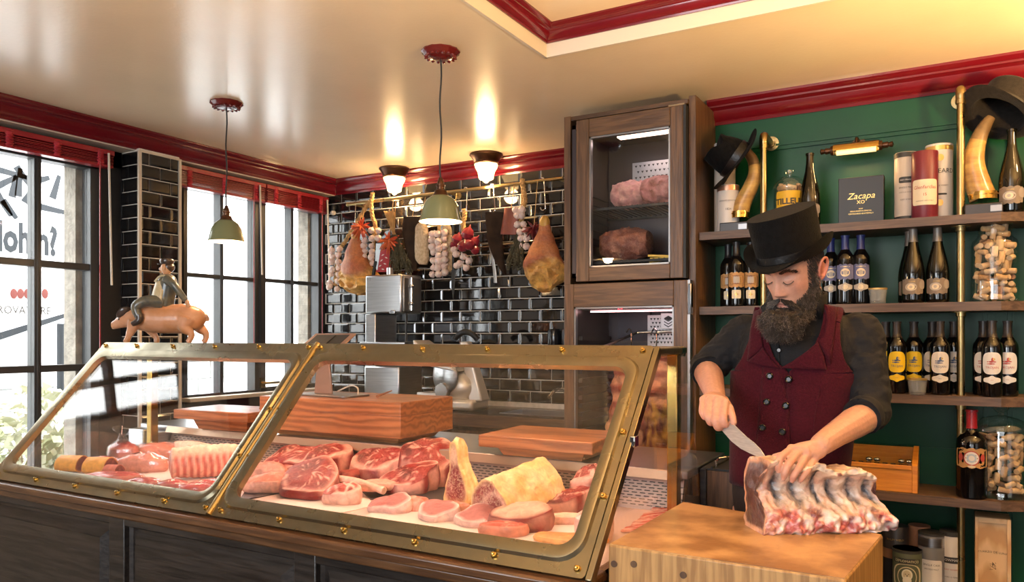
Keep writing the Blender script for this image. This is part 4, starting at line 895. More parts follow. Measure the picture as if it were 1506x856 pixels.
garlic('pale garlic braid just right of the left ham', (546, 290), [(548, 284), (546, 300), (548, 320), (552, 335), (545, 385)], cols(552, 10, 338, 352, 2) + cols(541, 12, 352, 387, 5), .024)
garlic('thick bunch of pinkish garlic mid rail, right of the beige sausage', (645, 322), [(647, 290), (646, 330), (645, 395)], cols(645, 17, 343, 402, 7, 0), .026)
garlic('garlic braid with few bulbs beside the right ham', (769, 270), [(768, 264), (770, 280), (772, 296), (768, 312), (764, 362)], cols(764, 8, 308, 330, 3, .05) + cols(768, 9, 340, 362, 3, .1), .024)
def ham(label, top, hock, pts, seed, Y=YH - .03):
    """pts: list of (py, half width px, centre px)"""
    c0 = HP(*top, Y); o = thing('cured_ham', label, 'ham', c0, 'whole cured hams')
    m = MB(); prof = [(HP(cx, py, Y), (HP(cx + w, py, Y) - HP(cx - w, py, Y)).length / 2) for py, w, cx in pts]; n = 36; nr = 30; V = []; C = []
    for j in range(nr + 1):
        s = j / nr * (len(prof) - 1); i = min(int(s), len(prof) - 2); t = s - i; t = t * t * (3 - 2 * t)
        c = prof[i][0].lerp(prof[i + 1][0], s - i); r = lerp(prof[i][1], prof[i + 1][1], t)
        for q in range(n):
            a = 2 * pi * q / n; p = c + Vector((r * cos(a), r * .62 * sin(a), 0)); k = nz(p, 14, seed); p = c + (p - c) * (1 + .12 * k)
            ex = smooth(.47, .54, j / nr + .06 * sin(a * 2 + seed)) * (1 if sin(a) < .35 else .2); hole = exp(-((cos(a) - .1) ** 2 / .05 + (j / nr - .72) ** 2 / .006)) if sin(a) < 0 else 0
            p.y += ex * .026 * (1 + 2 * k + 1.5 * nz(p, 34, seed + 2)) + hole * .025; V.append(p)
            C.append((*cmix(cmix((.50, .17, .05), (.34, .09, .035), .5 + k), cmix((.74, .42, .10), (.50, .24, .06), .5 + 1.3 * nz(p, 30, 2)), ex), .12))
    m.put(V, [(j * n + q, j * n + (q + 1) % n, (j + 1) * n + (q + 1) % n, (j + 1) * n + q) for j in range(nr) for q in range(n)] + [tuple(range(n))[::-1], tuple(nr * n + q for q in range(n))], C)
    b = m.build('ham_body', M_dry, o)
    h = HP(*hock, Y); m = MB(); m.ell(h, (.034, .026, .045), 16, 10, fn=lambda p: 1 + .12 * nz(p, 3, seed)); m.build('hock', mat('yellow_hock_fat', (.62, .34, .06), .4, c2=(.5, .25, .05), scale=20) if 'yellow_hock_fat' not in MATS else MATS['yellow_hock_fat'], o)
    return o
ham('cured ham hanging at the left end of the rail, behind the bone saw', (521, 345), (523, 347), [(346, 4, 523), (358, 8, 522), (375, 14, 522), (392, 20, 523), (408, 25, 524), (420, 24, 525), (428, 16, 526), (434, 5, 527)], 1.2)
ham('big golden cured ham hanging at the right end of the rail, beside the fridge tower', (800, 318), (801, 328), [(322, 6, 801), (338, 9, 801), (352, 14, 800), (370, 22, 799), (388, 28, 798), (404, 28, 799), (418, 22, 799), (427, 11, 798), (430, 4, 798)], 3.3, YH - .07)
def chilies(label, c_px, n, spread, r, m_, name='dried_chili_bunch', seed=0, string=True):
    c = HP(*c_px, YH - .05); o = thing(name, label, 'chilies', c, 'dried chili bunches'); rr = random.Random(seed)
    for i in range(n):
        d = Vector((rr.gauss(0, 1), rr.gauss(-.4, .7), rr.gauss(-.1, .9))).normalized(); L = spread * rr.uniform(.7, 1.1); e = Vector((rr.uniform(-.02, .02), 0, rr.uniform(-.03, .0)))
        m = MB(); m.tube(catmull([c + d * .012, c + d * L * .5 + e * .3, c + d * L + e], 4), [r * .5, r * .9, r, r, r * .95, r * .8, r * .6, r * .35, r * .12], 7); m.build('chili', m_, o)
    if string:
        m = MB(); m.tube([c, (c.x, YH, railz(c.x))], .003, 6); m.build('string', M_straw, o)
    return o
chilies('bright red chili bunch hanging above the left ham', (531, 334), 46, .082, .0088, M_chili, seed=2)
chilies('red chili bunch hanging above the dry herb bundle behind the bone saw', (572, 354), 36, .078, .0085, M_chili, seed=5)
chilies('dark maroon chili bunch hanging beside the right ham', (785, 337), 36, .065, .0085, M_chilid, seed=8)
def herbs(label, top, bot, w0, w1, n, seed, head=None):
    o = thing('herb_bundle', label, 'herbs', HP(*top), 'dry herb bundles'); rr = random.Random(seed); m = MB()
    for i in range(n):
        a = HP(top[0] + rr.uniform(-w0, w0), top[1], YH - rr.uniform(.0, .03)); b2 = HP(bot[0] + rr.uniform(-w1, w1), bot[1] + rr.uniform(-8, 6), YH - rr.uniform(-.03, .06))
        m.tube([a, a.lerp(b2, .5) + Vector((rr.uniform(-.01, .01), 0, 0)), b2], [.0025, .0025, .001], 4, cap=False)
        for q in range(5): k = a.lerp(b2, rr.uniform(.35, 1)); m.ell(k, (.006, .005, .008), 5, 4)
    m.build('stems', M_herb, o, kind='stuff', smooth=False)
    if head:
        m = MB(); h0, h1 = HP(*head, YH - .02), HP(*top, YH - .02)
        for i in range(26): m.tube([h0 + Vector((rr.uniform(-.045, .045), rr.uniform(-.01, .01), rr.uniform(-.01, .02))), h1 + Vector((rr.uniform(-.012, .012), 0, 0))], [.0035, .003], 5)
        m.build('cut_ends', M_straw, o, kind='stuff', smooth=False)
    m = MB(); q = HP(top[0], top[1]); m.tube([q, (q.x, 4.145, railz(q.x))], .003, 6); m.build('string', M_straw, o)
    return o
herbs('dry herb bundle with pale cut ends, upside down behind the bone saw', (580, 345), (590, 398), 4, 18, 90, 1, (572, 312))
herbs('dark dry herb bundle hanging left of the right ham', (766, 335), (757, 392), 4, 14, 90, 2)
def limp(name, label, cat, pts, m_, th=.02, hang=True, group=None, Y=YH - .02, seed=0):
    """pts: (py, left px, right px)"""
    c0 = HP((pts[0][1] + pts[0][2]) / 2, pts[0][0], Y); o = thing(name, label, cat, c0, group); m = MB(); n = 20; V = []; K = []
    P = [(HP(a, y, Y), HP(b2, y, Y)) for y, a, b2 in pts]; L = [catmull([p[0] for p in P], 5), catmull([p[1] for p in P], 5)]
    for a, b2 in zip(*L):
        c = a.lerp(b2, .5); r = (b2 - a) / 2
        for q in range(n):
            u = 2 * pi * q / n; k = 1 + .08 * nz((u, c.z * 10, seed), 1.5); V.append(c + r * cos(u) * k + Vector((0, th * sin(u) * k, 0)))
    J = len(L[0]); m.put(V, [(j * n + q, j * n + (q + 1) % n, (j + 1) * n + (q + 1) % n, (j + 1) * n + q) for j in range(J - 1) for q in range(n)] + [tuple(range(n))[::-1], tuple((J - 1) * n + q for q in range(n))])
    m.build('body', m_, o)
    if hang: m = MB(); m.tube([c0, (c0.x, 4.15, railz(c0.x))], .003, 6); m.build('string', M_straw, o)
    return o
limp('leather_sheath', 'long dark leather sheath hanging left of the beige grainy sausage', 'leather sheath', [(319, 593, 620), (340, 592, 617), (360, 595, 616), (378, 601, 614), (398, 607, 613)], M_leather, .015, seed=1)
limp('dry_sausage', 'beige grainy dry sausage hanging left of the thick garlic bunch', 'sausage', [(329, 617, 624), (336, 612, 629), (358, 611, 630), (380, 612, 630), (389, 618, 627)], M_net, .034, True, 'grainy dry sausages', seed=2)
limp('dry_sausage', 'beige grainy dry sausage hanging right behind the thick garlic bunch', 'sausage', [(330, 655, 660), (340, 651, 664), (370, 652, 666), (395, 653, 664), (400, 656, 662)], M_net, .03, True, 'grainy dry sausages', YH + .03, seed=3)
limp('leather_sheath', 'long curved dark leather sheath hanging right of the red onions', 'leather sheath', [(312, 713, 742), (330, 715, 740), (352, 717, 739), (375, 724, 741), (392, 733, 743), (404, 741, 745)], M_leather, .018, False, seed=4)
limp('leather_pouch', 'red-brown leather piece hanging beside the curved dark sheath', 'leather', [(306, 742, 762), (325, 739, 762), (343, 736, 760), (345, 737, 759)], M_leatherr, .018, True, seed=5)
limp('knife_steel', 'slim black sharpening steel hanging below the red onions', 'sharpening steel', [(330, 665, 668), (394, 665, 668), (398, 664, 669), (418, 664, 669), (440, 666, 667)], M_dark, .004, True, seed=6)
limp('knife', 'long grey blade hanging under the curved dark sheath', 'knife', [(340, 716, 722), (375, 721, 726), (400, 725, 730), (416, 726, 731)], M_steeld, .004, False, Y=YH + .06, seed=7)
o = limp('red_pouch', 'red cloth packet with white leaf print hanging behind the bone saw', 'packet', [(366, 561, 573), (380, 557, 575), (400, 553, 575)], mat('red_printed_cloth', (.34, .012, .018), .6), .014, False, Y=YH - .02)
m = MB()
for px, py, a in ((563, 375, .3), (568, 379, -.4), (561, 383, .5), (566, 388, -.3), (559, 391, .4), (563, 396, -.2)):
    q = HP(px, py, YH - .0365); e = Vector((cos(a), 0, sin(a))) * .014; n_ = Vector((-sin(a), 0, cos(a))) * .005; m.put([q - e, q - n_, q + e, q + n_], [(0, 1, 2, 3)])
m.build('leaf_print', M_white, o, smooth=False, kind='stuff')
o = thing('knife', 'broad pale blade hanging between the left garlic braid and the red packet', 'knife', HP(555, 358)); m = MB(); m.hexa([HP(551, 392, YH - .03), HP(555, 398, YH - .03), HP(555, 398, YH - .026), HP(551, 392, YH - .026), HP(553, 358, YH - .03), HP(561, 358, YH - .03), HP(561, 358, YH - .026), HP(553, 358, YH - .026)]); m.build('blade', M_steel, o, smooth=False); m = MB(); m.tube([HP(549, 405, YH - .028), HP(553, 384, YH - .028)], .012, 8); m.build('grip', M_dark, o)
# red onions with garlic beneath
o = thing('onion_bunch', 'bunch of shiny red onions hanging right of the near green pendant lamp', 'onions', HP(684, 335))
for px, py, dy, r in ((672, 352, .03, .036), (688, 344, .05, .042), (681, 362, .07, .038), (698, 356, .03, .036), (699, 368, .04, .03), (668, 361, .02, .03), (690, 360, .08, .036)):
    c = HP(px, py, YH - dy); m = MB(); m.lathe([(.0001, -1), (.2, -.98), (.75, -.65), (1, 0), (.75, .65), (.25, 1.0), (.1, 1.3), (.0001, 1.5)], 20, c, Matrix.Scale(r, 4) @ Matrix.Rotation(R.uniform(-.7, .7), 4, 'Y')); m.build('onion', M_onion, o)
m = MB(); q = catmull([HP(683, 345), HP(681, 330), HP(683, 318), HP(683, 308)], 5)
for s in range(3): m.tube([p + Vector((.010 * cos(i * 1.1 + s * 2.1), .008 * sin(i * 1.1 + s * 2.1), 0)) for i, p in enumerate(q)], .009, 6)
m.build('braid', M_straw, o)
for px, py in ((671, 374), (682, 378), (690, 384), (676, 388), (686, 394), (672, 391), (668, 367)): bulb(o, HP(px, py, YH - .03), .024, (R.uniform(-1.2, -.4), R.uniform(-.5, .5), R.uniform(0, 6)))
# s-hooks
for i, (px, y1, dx) in enumerate(((519, 338, 3), (683, 312, 3), (722, 311, 6), (796, 308, 6))):
    x = HP(px, 280).x; zt = railz(x); b2 = HP(px + dx, y1); s = .016; m = MB()
    m.tube(catmull([(x - s, 4.15, zt - .004), (x - s * .7, 4.15, zt + .014), (x, 4.15, zt + .016), (x + s * .6, 4.148, zt + .008), (x + s, 4.14, zt - .03), (b2.x, YH, b2.z + .02), (b2.x - .006, YH, b2.z), (b2.x - .024, YH, b2.z - .003), (b2.x - .034, YH, b2.z + .014)], 6), .0035, 7)
    tag(m.build('s_hook', M_chrome), ('steel S-hook at the far left of the brass rail', 'steel S-hook carrying the red onions', 'steel S-hook carrying the curved dark sheath', 'steel S-hook carrying the right ham')[i], 'hook', 'hooks on the brass rail')
q = HP(490, 313, YB - .03); o = thing('wall_sensor', 'small white bulb-shaped sensor on the tiles next to the window', 'sensor', q); m = MB(); m.ell(q, (.022, .022, .018), 14, 10); m.build('dome', M_white, o); m = MB(); m.lathe([(.012, .01), (.018, .03), (.010, .06), (.0001, .065)], 12, q); m.box(q.x - .01, q.x + .01, q.y, YB - .004, q.z + .03, q.z + .055); m.build('mount', M_dark, o)

# ================================================================ DRY-AGEING FRIDGE TOWER
R = random.Random(31)
tw = thing('fridge_tower', 'tall smoked oak dry-ageing fridge tower with two glazed doors behind the butcher', 'fridge', (-1.34, 3.7, 0))
M_lin = mat('grey_fridge_liner', (.06, .05, .058), .35, .3)
M_lind = mat('dark_fridge_liner', (.05, .045, .05), .4)
M_pl = mat('perforated_steel', (.55, .53, .54), .3, .8)
XL, XR, YF = -1.65, -1.02, 3.40
MB().box(XL - .01, XL + .025, 3.43, 4.25, 0, 2.535).build('side_panel', M_oakv, tw, bev=.002)
MB().box(-1.042, -1.008, 3.46, 3.80, 0, 2.553).build('side_panel', M_oakv, tw, bev=.002)
MB().box(XL, -1.04, 3.44, 4.25, 2.515, 2.535).build('top_panel', M_oakh, tw, smooth=False)
XI0, XI1, YI = XL + .03, -1.047, 3.86
def cavity(z0, z1, nm, mt):
    m = MB(); m.box(XI0, XI0 + .02, 3.44, YI, z0, z1); m.box(XI1 - .02, XI1, 3.44, YI, z0, z1); m.box(XI0, XI1, YI, YI + .02, z0, z1); m.box(XI0, XI1, 3.44, YI, z0, z0 + .02); m.box(XI0, XI1, 3.44, YI, z1 - .02, z1)
    return m.build(nm, mt, tw, smooth=False)
cu = cavity(1.74, 2.49, 'upper_liner', M_lin); cl = cavity(.35, 1.69, 'lower_liner', M_lin)
def door(x0, x1, z0, z1, gx0, gx1, gz0, gz1, nm):
    d = MB().box(x0, gx0, YF, YF + .045, z0, z1).build(nm, M_oakv, tw, bev=.003); MB().box(gx1, x1, YF, YF + .045, z0, z1).build('stile', M_oakv, d, bev=.003)
    MB().box(gx0, gx1, YF, YF + .045, gz1, z1).build('cross_rail', M_oakh, d, bev=.003); MB().box(gx0, gx1, YF, YF + .045, z0, gz0).build('cross_rail', M_oakh, d, bev=.003)
    m = MB(); m.box(gx0, gx1, YF + .014, YF + .018, gz0, gz1); m.build('glass_pane', M_glass, d, smooth=False)
    m = MB(); t = .008
    m.box(gx0, gx0 + t, YF + .006, YF + .03, gz0, gz1); m.box(gx1 - t, gx1, YF + .006, YF + .03, gz0, gz1); m.box(gx0, gx1, YF + .006, YF + .03, gz0, gz0 + t); m.box(gx0, gx1, YF + .006, YF + .03, gz1 - t, gz1); m.build('inner_trim', M_steeld, d, smooth=False)
    m = MB(); m.box(x1, x1 + .012, YF + .004, YF + .042, z0, z1); m.build('edge_seal', M_dark if nm == 'upper_door' else M_steeld, d, smooth=False)
    return d
du = door(-1.581, -1.05, 1.716, 2.50, -1.513, -1.111, 1.783, 2.412, 'upper_door')
m = MB(); m.box(-1.12, -1.045, YF + .005, YF + .04, 2.50, 2.508); m.build('hinge', M_chrome, du, smooth=False)
dl = door(-1.645, -1.03, .30, 1.706, -1.594, -1.094, .40, 1.592, 'lower_door')
m = MB(); m.box(-1.03, -1.012, YF + .0, YF + .03, 1.55, 1.69); m.build('hinge', M_chrome, dl, bev=.003)
# fittings inside
def perfplate(nm, x0, x1, z0, z1, y, rows, colsn, par):
    q = MB().box(x0, x1, y, y + .012, z0, z1).build(nm, M_pl, par, smooth=False); m = MB()
    for r in range(rows):
        for c in range(colsn):
            cx = lerp(x0 + .02, x1 - .02, (c + .5 * (r % 2)) / colsn); cz = lerp(z0 + .02, z1 - .02, r / max(1, rows - 1)); s = .007
            m.put([(cx - s, y - .0008, cz + s * .7), (cx + s, y - .0008, cz + s * .7), (cx, y - .0008, cz - s)], [(0, 1, 2)])
    m.build('perforation', M_dark, q, smooth=False, weld=False, kind='stuff'); return q
pu = perfplate('fan_plate', -1.45, XI1 - .01, 2.20, 2.36, 3.82, 5, 15, cu)
m = MB(); text(m, 'DRY AGER', .028, lambda x, y: Vector((-1.17 + x, 3.8185, 2.315 + y)), sp=1.2); m.build('lettering', M_dark, cu, smooth=False)
m = MB(); m.box(-1.42, -1.09, 3.53, 3.58, 2.425, 2.437); m.build('led_strip', mat('led_strip', (1, .85, .75), .4, emit=(1, .70, .52), estr=3.5), cu)
light('tower_led', 'AREA', (-1.29, 3.56, 2.418), 0.4, (1, .76, .78), .36, (0, 0, 0), .05)
light('tower_led', 'AREA', (-1.34, 3.56, 1.655), 1.1, (1, .66, .62), .36, (0, 0, 0), .05)
for k in range(9):
    for x in (XI0 + .02, XI1 - .032):
        z = 1.83 + k * .042; MB().box(x, x + .012, 3.47, 3.84, z, z + .012).build('shelf_rib', M_lind, cu, smooth=False)
def wire_shelf(z, par):
    m = MB(); m.box(XI0 + .03, XI1 - .03, 3.47, 3.482, z, z + .012); m.box(XI0 + .03, XI1 - .03, 3.82, 3.832, z, z + .012)
    for k in range(20): x = lerp(XI0 + .035, XI1 - .035, k / 19); m.tube([(x, 3.47, z + .012), (x, 3.83, z + .012)], .003, 5)
    return m.build('wire_shelf', M_dark, par, kind='thing')
wire_shelf(2.065, cu); wire_shelf(1.805, cu)
MB().box(-1.50, -1.44, 3.74, 3.75, 1.83, 1.99).build('label_card', M_white, cu)
for k in range(26):
    z = .55 + k * .042
    if z < 1.45: MB().box(XI0 + .02, XI0 + .04, 3.47, 3.84, z, z + .02).build('liner_rib', M_lind, cl, smooth=False)
MB().box(XI0 + .05, -1.36, 3.835, 3.85, .6, 1.58).build('liner_panel', M_lin, cl)
for k in range(22): z = .58 + k * .038; MB().box(XI0 + .03, -1.36, 3.80, 3.835, z, z + .024).build('liner_rib', M_lind, cl, bev=.004)
perfplate('fan_plate', -1.36, XI1 - .02, 1.40, 1.56, 3.80, 7, 14, cl)
m = MB(); z = 1.575; m.tube([(-1.57, 3.55, z), (-1.07, 3.55, z)], .004, 6); m.build('led_strip', mat('pink_led', (1, .6, .6), .4, emit=(1, .50, .48), estr=6), cl)
MB().box(-1.60, -1.07, 3.50, 3.80, 1.582, 1.60).build('header', M_lind, cl)
m = MB(); p = oY(912, 453, 3.49); text(m, '2.0', .022, lambda x, y: Vector((p.x + x, 3.4895, p.z + y))); m.build('display_digits', mat('red_digits', (1, .05, .05), .5, emit=(1, .05, .08), estr=4), cl, smooth=False)
p = oY(983, 472, 3.70); m = MB(); m.box(p.x - .04, p.x + .04, 3.70, 3.71, p.z - .04, p.z + .04); q = m.build('badge', M_pl, cl, bev=.002)
m = MB()
for k in range(3):
    z = p.z + .012 - k * .014
    for s in (-1, 1): m.put([(p.x, 3.6985, z - .016), (p.x + s * .022, 3.6985, z - .003), (p.x + s * .022, 3.6985, z + .002), (p.x, 3.6985, z - .011)], [(0, 1, 2, 3)])
for s in (-1, 1): m.put([(p.x, 3.6985, p.z + .026), (p.x + s * .022, 3.6985, p.z + .014), (p.x, 3.6985, p.z + .002)], [(0, 1, 2)])
m.build('cube_emblem', M_dark, q, smooth=False)
m = MB(); m.tube([(-1.48, 3.50, 1.40), (-1.38, 3.70, 1.47), (-1.07, 3.70, 1.48)], .007, 8); m.build('hanging_bar', M_steel, cl)
# meat in the tower
M_crust = mat('dry_crust_meat', (.2, .05, .04), .6, attr='Col', scale=45, c2=(.6, .4, .32), bump=.7, bscale=45)
def side_c(c1, c2, k=2.2): return lambda s, ph, x, z: (*cmix(c1, c2, .5 + 1.3 * nz((s * 3, cos(ph) * 1.4, sin(ph) * 1.4), k, 6)), .25)
def fr_meat(name, label, px0, px1, py0, py1, zs, c1, c2, seed, cut=None, Y=3.62):
    a, b2 = oY(px0, py1, Y), oY(px1, py1, Y); h = (oY(px0, py0, Y).z - zs); L = (b2 - a).length; m = MB()
    log(m, Vector((a.x, Y, zs + h * .5 + .004)), (1, 0, 0), (0, 1, 0), (0, 0, 1), L, lambda ph: (.085 * cos(ph), h * .5 * sin(ph)), lambda t, ph, x, z: (*(cut or c1), .4), side_c(c1, c2), 24, 36, 5, lambda s: ((.55 + .5 * sin(pi * (.1 + .8 * s)) ** .7), .5 + .5 * sin(pi * min(1, .12 + .76 * s)) ** .8 * (1 + .06 * sin(s * 40 + seed))), rough=.14, seed=seed, round_end=.01)
    return tag(m.build(name, M_crust), label, 'meat', 'meat ageing in the fridge tower')
fr_meat('aged_loin', 'pale pink tied loin on the top rack of the fridge tower, left one', 905, 952, 269, 302, 2.08, (.48, .22, .22), (.60, .34, .30), 1)
fr_meat('aged_loin', 'pale marbled loin on the top rack of the fridge tower, right one', 948, 1000, 262, 298, 2.08, (.46, .2, .2), (.25, .08, .07), 2, Y=3.58)
fr_meat('aged_joint', 'dark brown aged joint on the lower rack of the upper fridge door', 888, 955, 339, 378, 1.82, (.16, .05, .035), (.30, .12, .08), 3)
m = MB(); a = oY(955, 377, 3.50); 
for q in (0, 1): m.tube([oY(953 + 2 * q, 376 + 9 * q, 3.50), oY(992, 377 + 2 * q, 3.52)], .006, 6)
m.box(oY(953, 380, 3.5).x + .01, oY(953, 380, 3.5).x + .16, 3.50, 3.505, 1.82, 1.824)
tag(m.build('paper_tag', mat('yellow_tag', (.75, .52, .08), .5)), 'folded yellow tag beside the dark aged joint in the fridge tower', 'tag')
def side_rib(label, px, pl, pr, py1, c1, c2, seed, Y):
    top = Vector((oY(px, 478, Y).x, Y, 1.47)); o = thing('hanging_beef_side', label, 'meat', top, 'beef sides hanging in the fridge tower')
    m = MB(); a, b2 = oY(pl, 535, Y).x, oY(pr, 535, Y).x; zb = .62; zt = 1.37; hw = (b2 - a) / 2
    def fn(u, v):
        ph = 2 * pi * u; w = hw * (.55 + .5 * smooth(0, .25, v) - .15 * smooth(.6, 1, v)) * (1 if 0 < v < 1 else .2); rid = .10 * sin(v * 60) * (1 if sin(ph) < 0 else 0) * (1 - smooth(.25, .45, v))
        p = Vector(((a + b2) / 2 + w * cos(ph) * (1 + .08 * sin(v * 13 + seed)), Y + .06 * sin(ph) * (1 + rid * 2), lerp(zt, zb, v))); k = nz(p, 24, seed); return p + Vector((cos(ph) * hw * .3 * k, sin(ph) * .035 * k, 0))
    def cf(u, v):
        p = fn(u, v); k = nz((p.x * 60, p.y * 20, p.z * 14), 1, seed + 3); top_ = 1 - smooth(.25, .4, v + .1 * k)
        return (*cmix(cmix(c1, c2, .5 + k * 1.5), cmix((.78, .38, .22), (.40, .10, .06), smooth(-.1, .5, sin(v * 60))), top_), .4)
    m.grid(fn, 40, 70, True, cf); m.build('meat_side', M_crust, o)
    m = MB(); m.tube(catmull([top + Vector((-.012, 0, .0)), top + Vector((0, 0, .018)), top + Vector((.012, 0, 0)), top + Vector((.01, 0, -.07)), top + Vector((-.005, -.02, -.14))], 5), .0035, 6); m.build('hook', M_chrome, o)
side_rib('pale ribbed beef side hanging in the lower fridge, seen behind the glass frame', 925, 900, 955, 650, (.5, .15, .08), (.75, .42, .22), 2, 3.60)
side_rib('dark red and yellow fatty beef side hanging in the lower fridge, right one', 962, 950, 997, 660, (.16, .022, .02), (.72, .38, .06), 5, 3.52)

# ================================================================ SHELVES ON THE GREEN WALL
R = random.Random(41)
S1, S2, S3, S4, S5 = 1.930, 1.587, 1.215, .813, .40
M_shelf = wood('walnut_shelf', (.135, .082, .055), (.075, .045, .032), 0, .5)
M_shelfu = M_shelf
def shelf(z, label, x0=-1.005):
    m = MB(); poly = [(x0, 3.505), (.17, 3.497), (.42, 3.62), (.42, yg(.42) - .003), (x0, yg(x0) - .003)]
    m.prism(poly, lambda a, b, d: (a, b, d), z - .036, z - .0005); return tag(m.build('wall_shelf', M_shelf, smooth=False), label, 'shelf', 'walnut shelves on the green wall')
shelf(S1, 'top walnut shelf on the green wall, carrying the horns and the hats'); shelf(S2, 'second walnut shelf from the top, at the height of the top hat'); shelf(S3, 'third walnut shelf from the top, carrying the yellow labelled bottles'); shelf(S4, 'lowest visible walnut shelf, carrying the orange wooden box')
m = MB(); m.box(-1.0, .42, 3.50, 3.74, S5 - .40, S5); tag(m.build('plinth', M_black, smooth=False), 'black plinth under the shelves carrying the gift tins', 'plinth')
def pipe(x, y, zt, segs, label):
    o = thing('pipe_upright', label, 'pipe', (x, y, segs[0][0]), 'brass pipes holding the shelves')
    for a, b2 in segs:
        m = MB(); m.tube([(x, y, a), (x, y, b2)], .0145, 16); m.build('pipe', M_brass, o)
        if b2 < zt - .02: m = MB(); m.lathe([(.0001, -.004), (.034, -.004), (.034, -.001), (.019, -.001), (.019, -.02), (.0145, -.021)], 20, (x, y, b2)); m.build('flange', M_brass, o)
    m = MB(); m.tube(catmull([(x, y, zt - .01), (x, y, zt + .012), (x, y + .010, zt + .028), (x, y + .03, zt + .03)], 5), .0185, 14); m.tube([(x, y, zt - .03), (x, y, zt - .012)], .019, 14); m.build('elbow', M_brass, o)
    yw = yg(x); m = MB(); m.tube([(x, y + .03, zt + .03), (x, yw - .01, zt + .03)], .015, 14); m.lathe([(.0001, 0), (.034, 0), (.034, .006), (.02, .007), (.02, .03)], 20, (x, yw - .0135, zt + .03), Matrix.Rotation(pi / 2, 4, 'X')); m.build('wall_flange', M_brass, o)
x = oY(1413, 480, 3.575).x; pipe(x, 3.575, 2.415, [(S5, S4 - .036), (S4, S3 - .036), (S3, S2 - .036), (S2, S1 - .036), (S1, 2.415)], 'brass pipe upright at the right, running past every shelf')
x = oY(1123, 260, 3.60).x; pipe(x, 3.60, 2.335, [(S2, S1 - .036), (S1, 2.335)], 'short brass pipe upright beside the fedora at the left of the top shelf')

# ---- bottles
M_bot = mat('dark_wine_glass', (.004, .0035, .0035), .06, coat=.1, spec=.5)
M_botc = mat('olive_champagne_glass', (.0045, .0042, .0025), .07, coat=.1, spec=.5)
def ink(name, c, r=.55, metal=0.0):
    return MATS.get(name) or mat(name, c, r, metal)
def face_cam(x, y): return atan2(-y, -x)
def wrap_patch(m, x, y, r, a0, z0, hw, hh, shape, n=56, rn=3):
    """label patch glued to a cylinder: centre angle a0, half width hw (m along the arc), half height hh; shape(t)->(u,v) unit outline"""
    V = [(x + r * cos(a0), y + r * sin(a0), z0)]; 
    for k in range(1, rn + 1):
        for i in range(n):
            u, v = shape(2 * pi * i / n); a = a0 + u * hw * k / rn / r; V.append((x + r * cos(a), y + r * sin(a), z0 + v * hh * k / rn))
    Fc = [(0, 1 + i, 1 + (i + 1) % n) for i in range(n)] + [(1 + k * n + i, 1 + (k + 1) * n + i, 1 + (k + 1) * n + (i + 1) % n, 1 + k * n + (i + 1) % n) for k in range(rn - 1) for i in range(n)]
    m.put(V, Fc); return m
def sup(e):
    def f(t): c, q = cos(t), sin(t); k = (abs(c) ** e + abs(q) ** e) ** (1 / e); return (c / k, q / k)
    return f
def banner(t): u, v = sup(5)(t); return (u, v * (.62 + .38 * cos(u * pi) ** 2 if abs(u) < .5 else .62 * (1 - .5 * (abs(u) - .5))))
def ornate(t): u, v = sup(7)(t); return (u, v * (.84 + .16 * abs(cos(u * pi * 2.0))))
def wrap_text(m, s, size, x, y, r, a0, z0, **k): return text(m, s, size, lambda p, q: (x + r * cos(a0 + p / r), y + r * sin(a0 + p / r), z0 + q), **k)
PR_B = [(.0001, .003), (.030, 0), (.036, .004), (.037, .012), (.037, .190), (.035, .205), (.026, .222), (.0165, .236), (.0145, .25), (.0145, .290), (.0165, .2905), (.0165, .297), (.0001, .298)]
PR_C = [(.0001, .003), (.036, 0), (.041, .005), (.042, .015), (.042, .115), (.040, .14), (.034, .172), (.026, .205), (.019, .235), (.0155, .262), (.0145, .285), (.0145, .300), (.017, .301), (.017, .310), (.0001, .311)]
def bottle(name, label, x, y, z, prof, labels, cap=None, capz=None, s=1.0, glassm=None, group=None, cat='bottle', rz=None):
    o = thing(name, label, cat, (x, y, z), group); a0 = (face_cam(x, y) if rz is None else rz)
    m = MB(); m.lathe([(r * s, h * s) for r, h in prof], 32, (x, y, z)); m.build('glass_body', glassm or M_bot, o)
    if cap:
        top = prof[-1][1]; m = MB(); pr = [(r * 1.05 + .0006, h) for r, h in prof if h > capz]; pr = [(interp([(h, r) for r, h in sorted(prof, key=lambda q: q[1])], capz) * 1.05 + .0006, capz)] + pr
        m.lathe([(r * s, h * s) for r, h in pr], 24, (x, y, z)); m.build('capsule', cap, o)
    for i, L in enumerate(labels):
        m = MB(); wrap_patch(m, x, y, (L['r'] + .0006) * s, a0 + L.get('da', 0), z + L['z'] * s, L['hw'] * s, L['hh'] * s, L['shape']); p = m.build(L.get('name', 'label'), L['m'], o)
        for T in L.get('text', []):
            m = MB(); wrap_text(m, T[0], T[1] * s, x, y, (L['r'] + .0014) * s, a0 + L.get('da', 0), z + (L['z'] + T[2]) * s); m.build('lettering', T[3], p, smooth=False)
        for E_ in L.get('emb', []):
            m = MB(); wrap_patch(m, x, y, (L['r'] + .0011) * s, a0 + L.get('da', 0) + E_[4] / L['r'], z + (L['z'] + E_[0]) * s, E_[1] * s, E_[2] * s, E_[5] if len(E_) > 5 else sup(2), 24, 1); m.build('emblem', E_[3], p, smooth=False)
    return o
C_dk = ink('dark_capsule', (.03, .022, .020), .4); C_gr = ink('grey_foil', (.22, .20, .18), .4, .5); C_bl = ink('blue_capsule', (.025, .035, .16), .35); C_rd = ink('red_wax', (.30, .012, .02), .3)
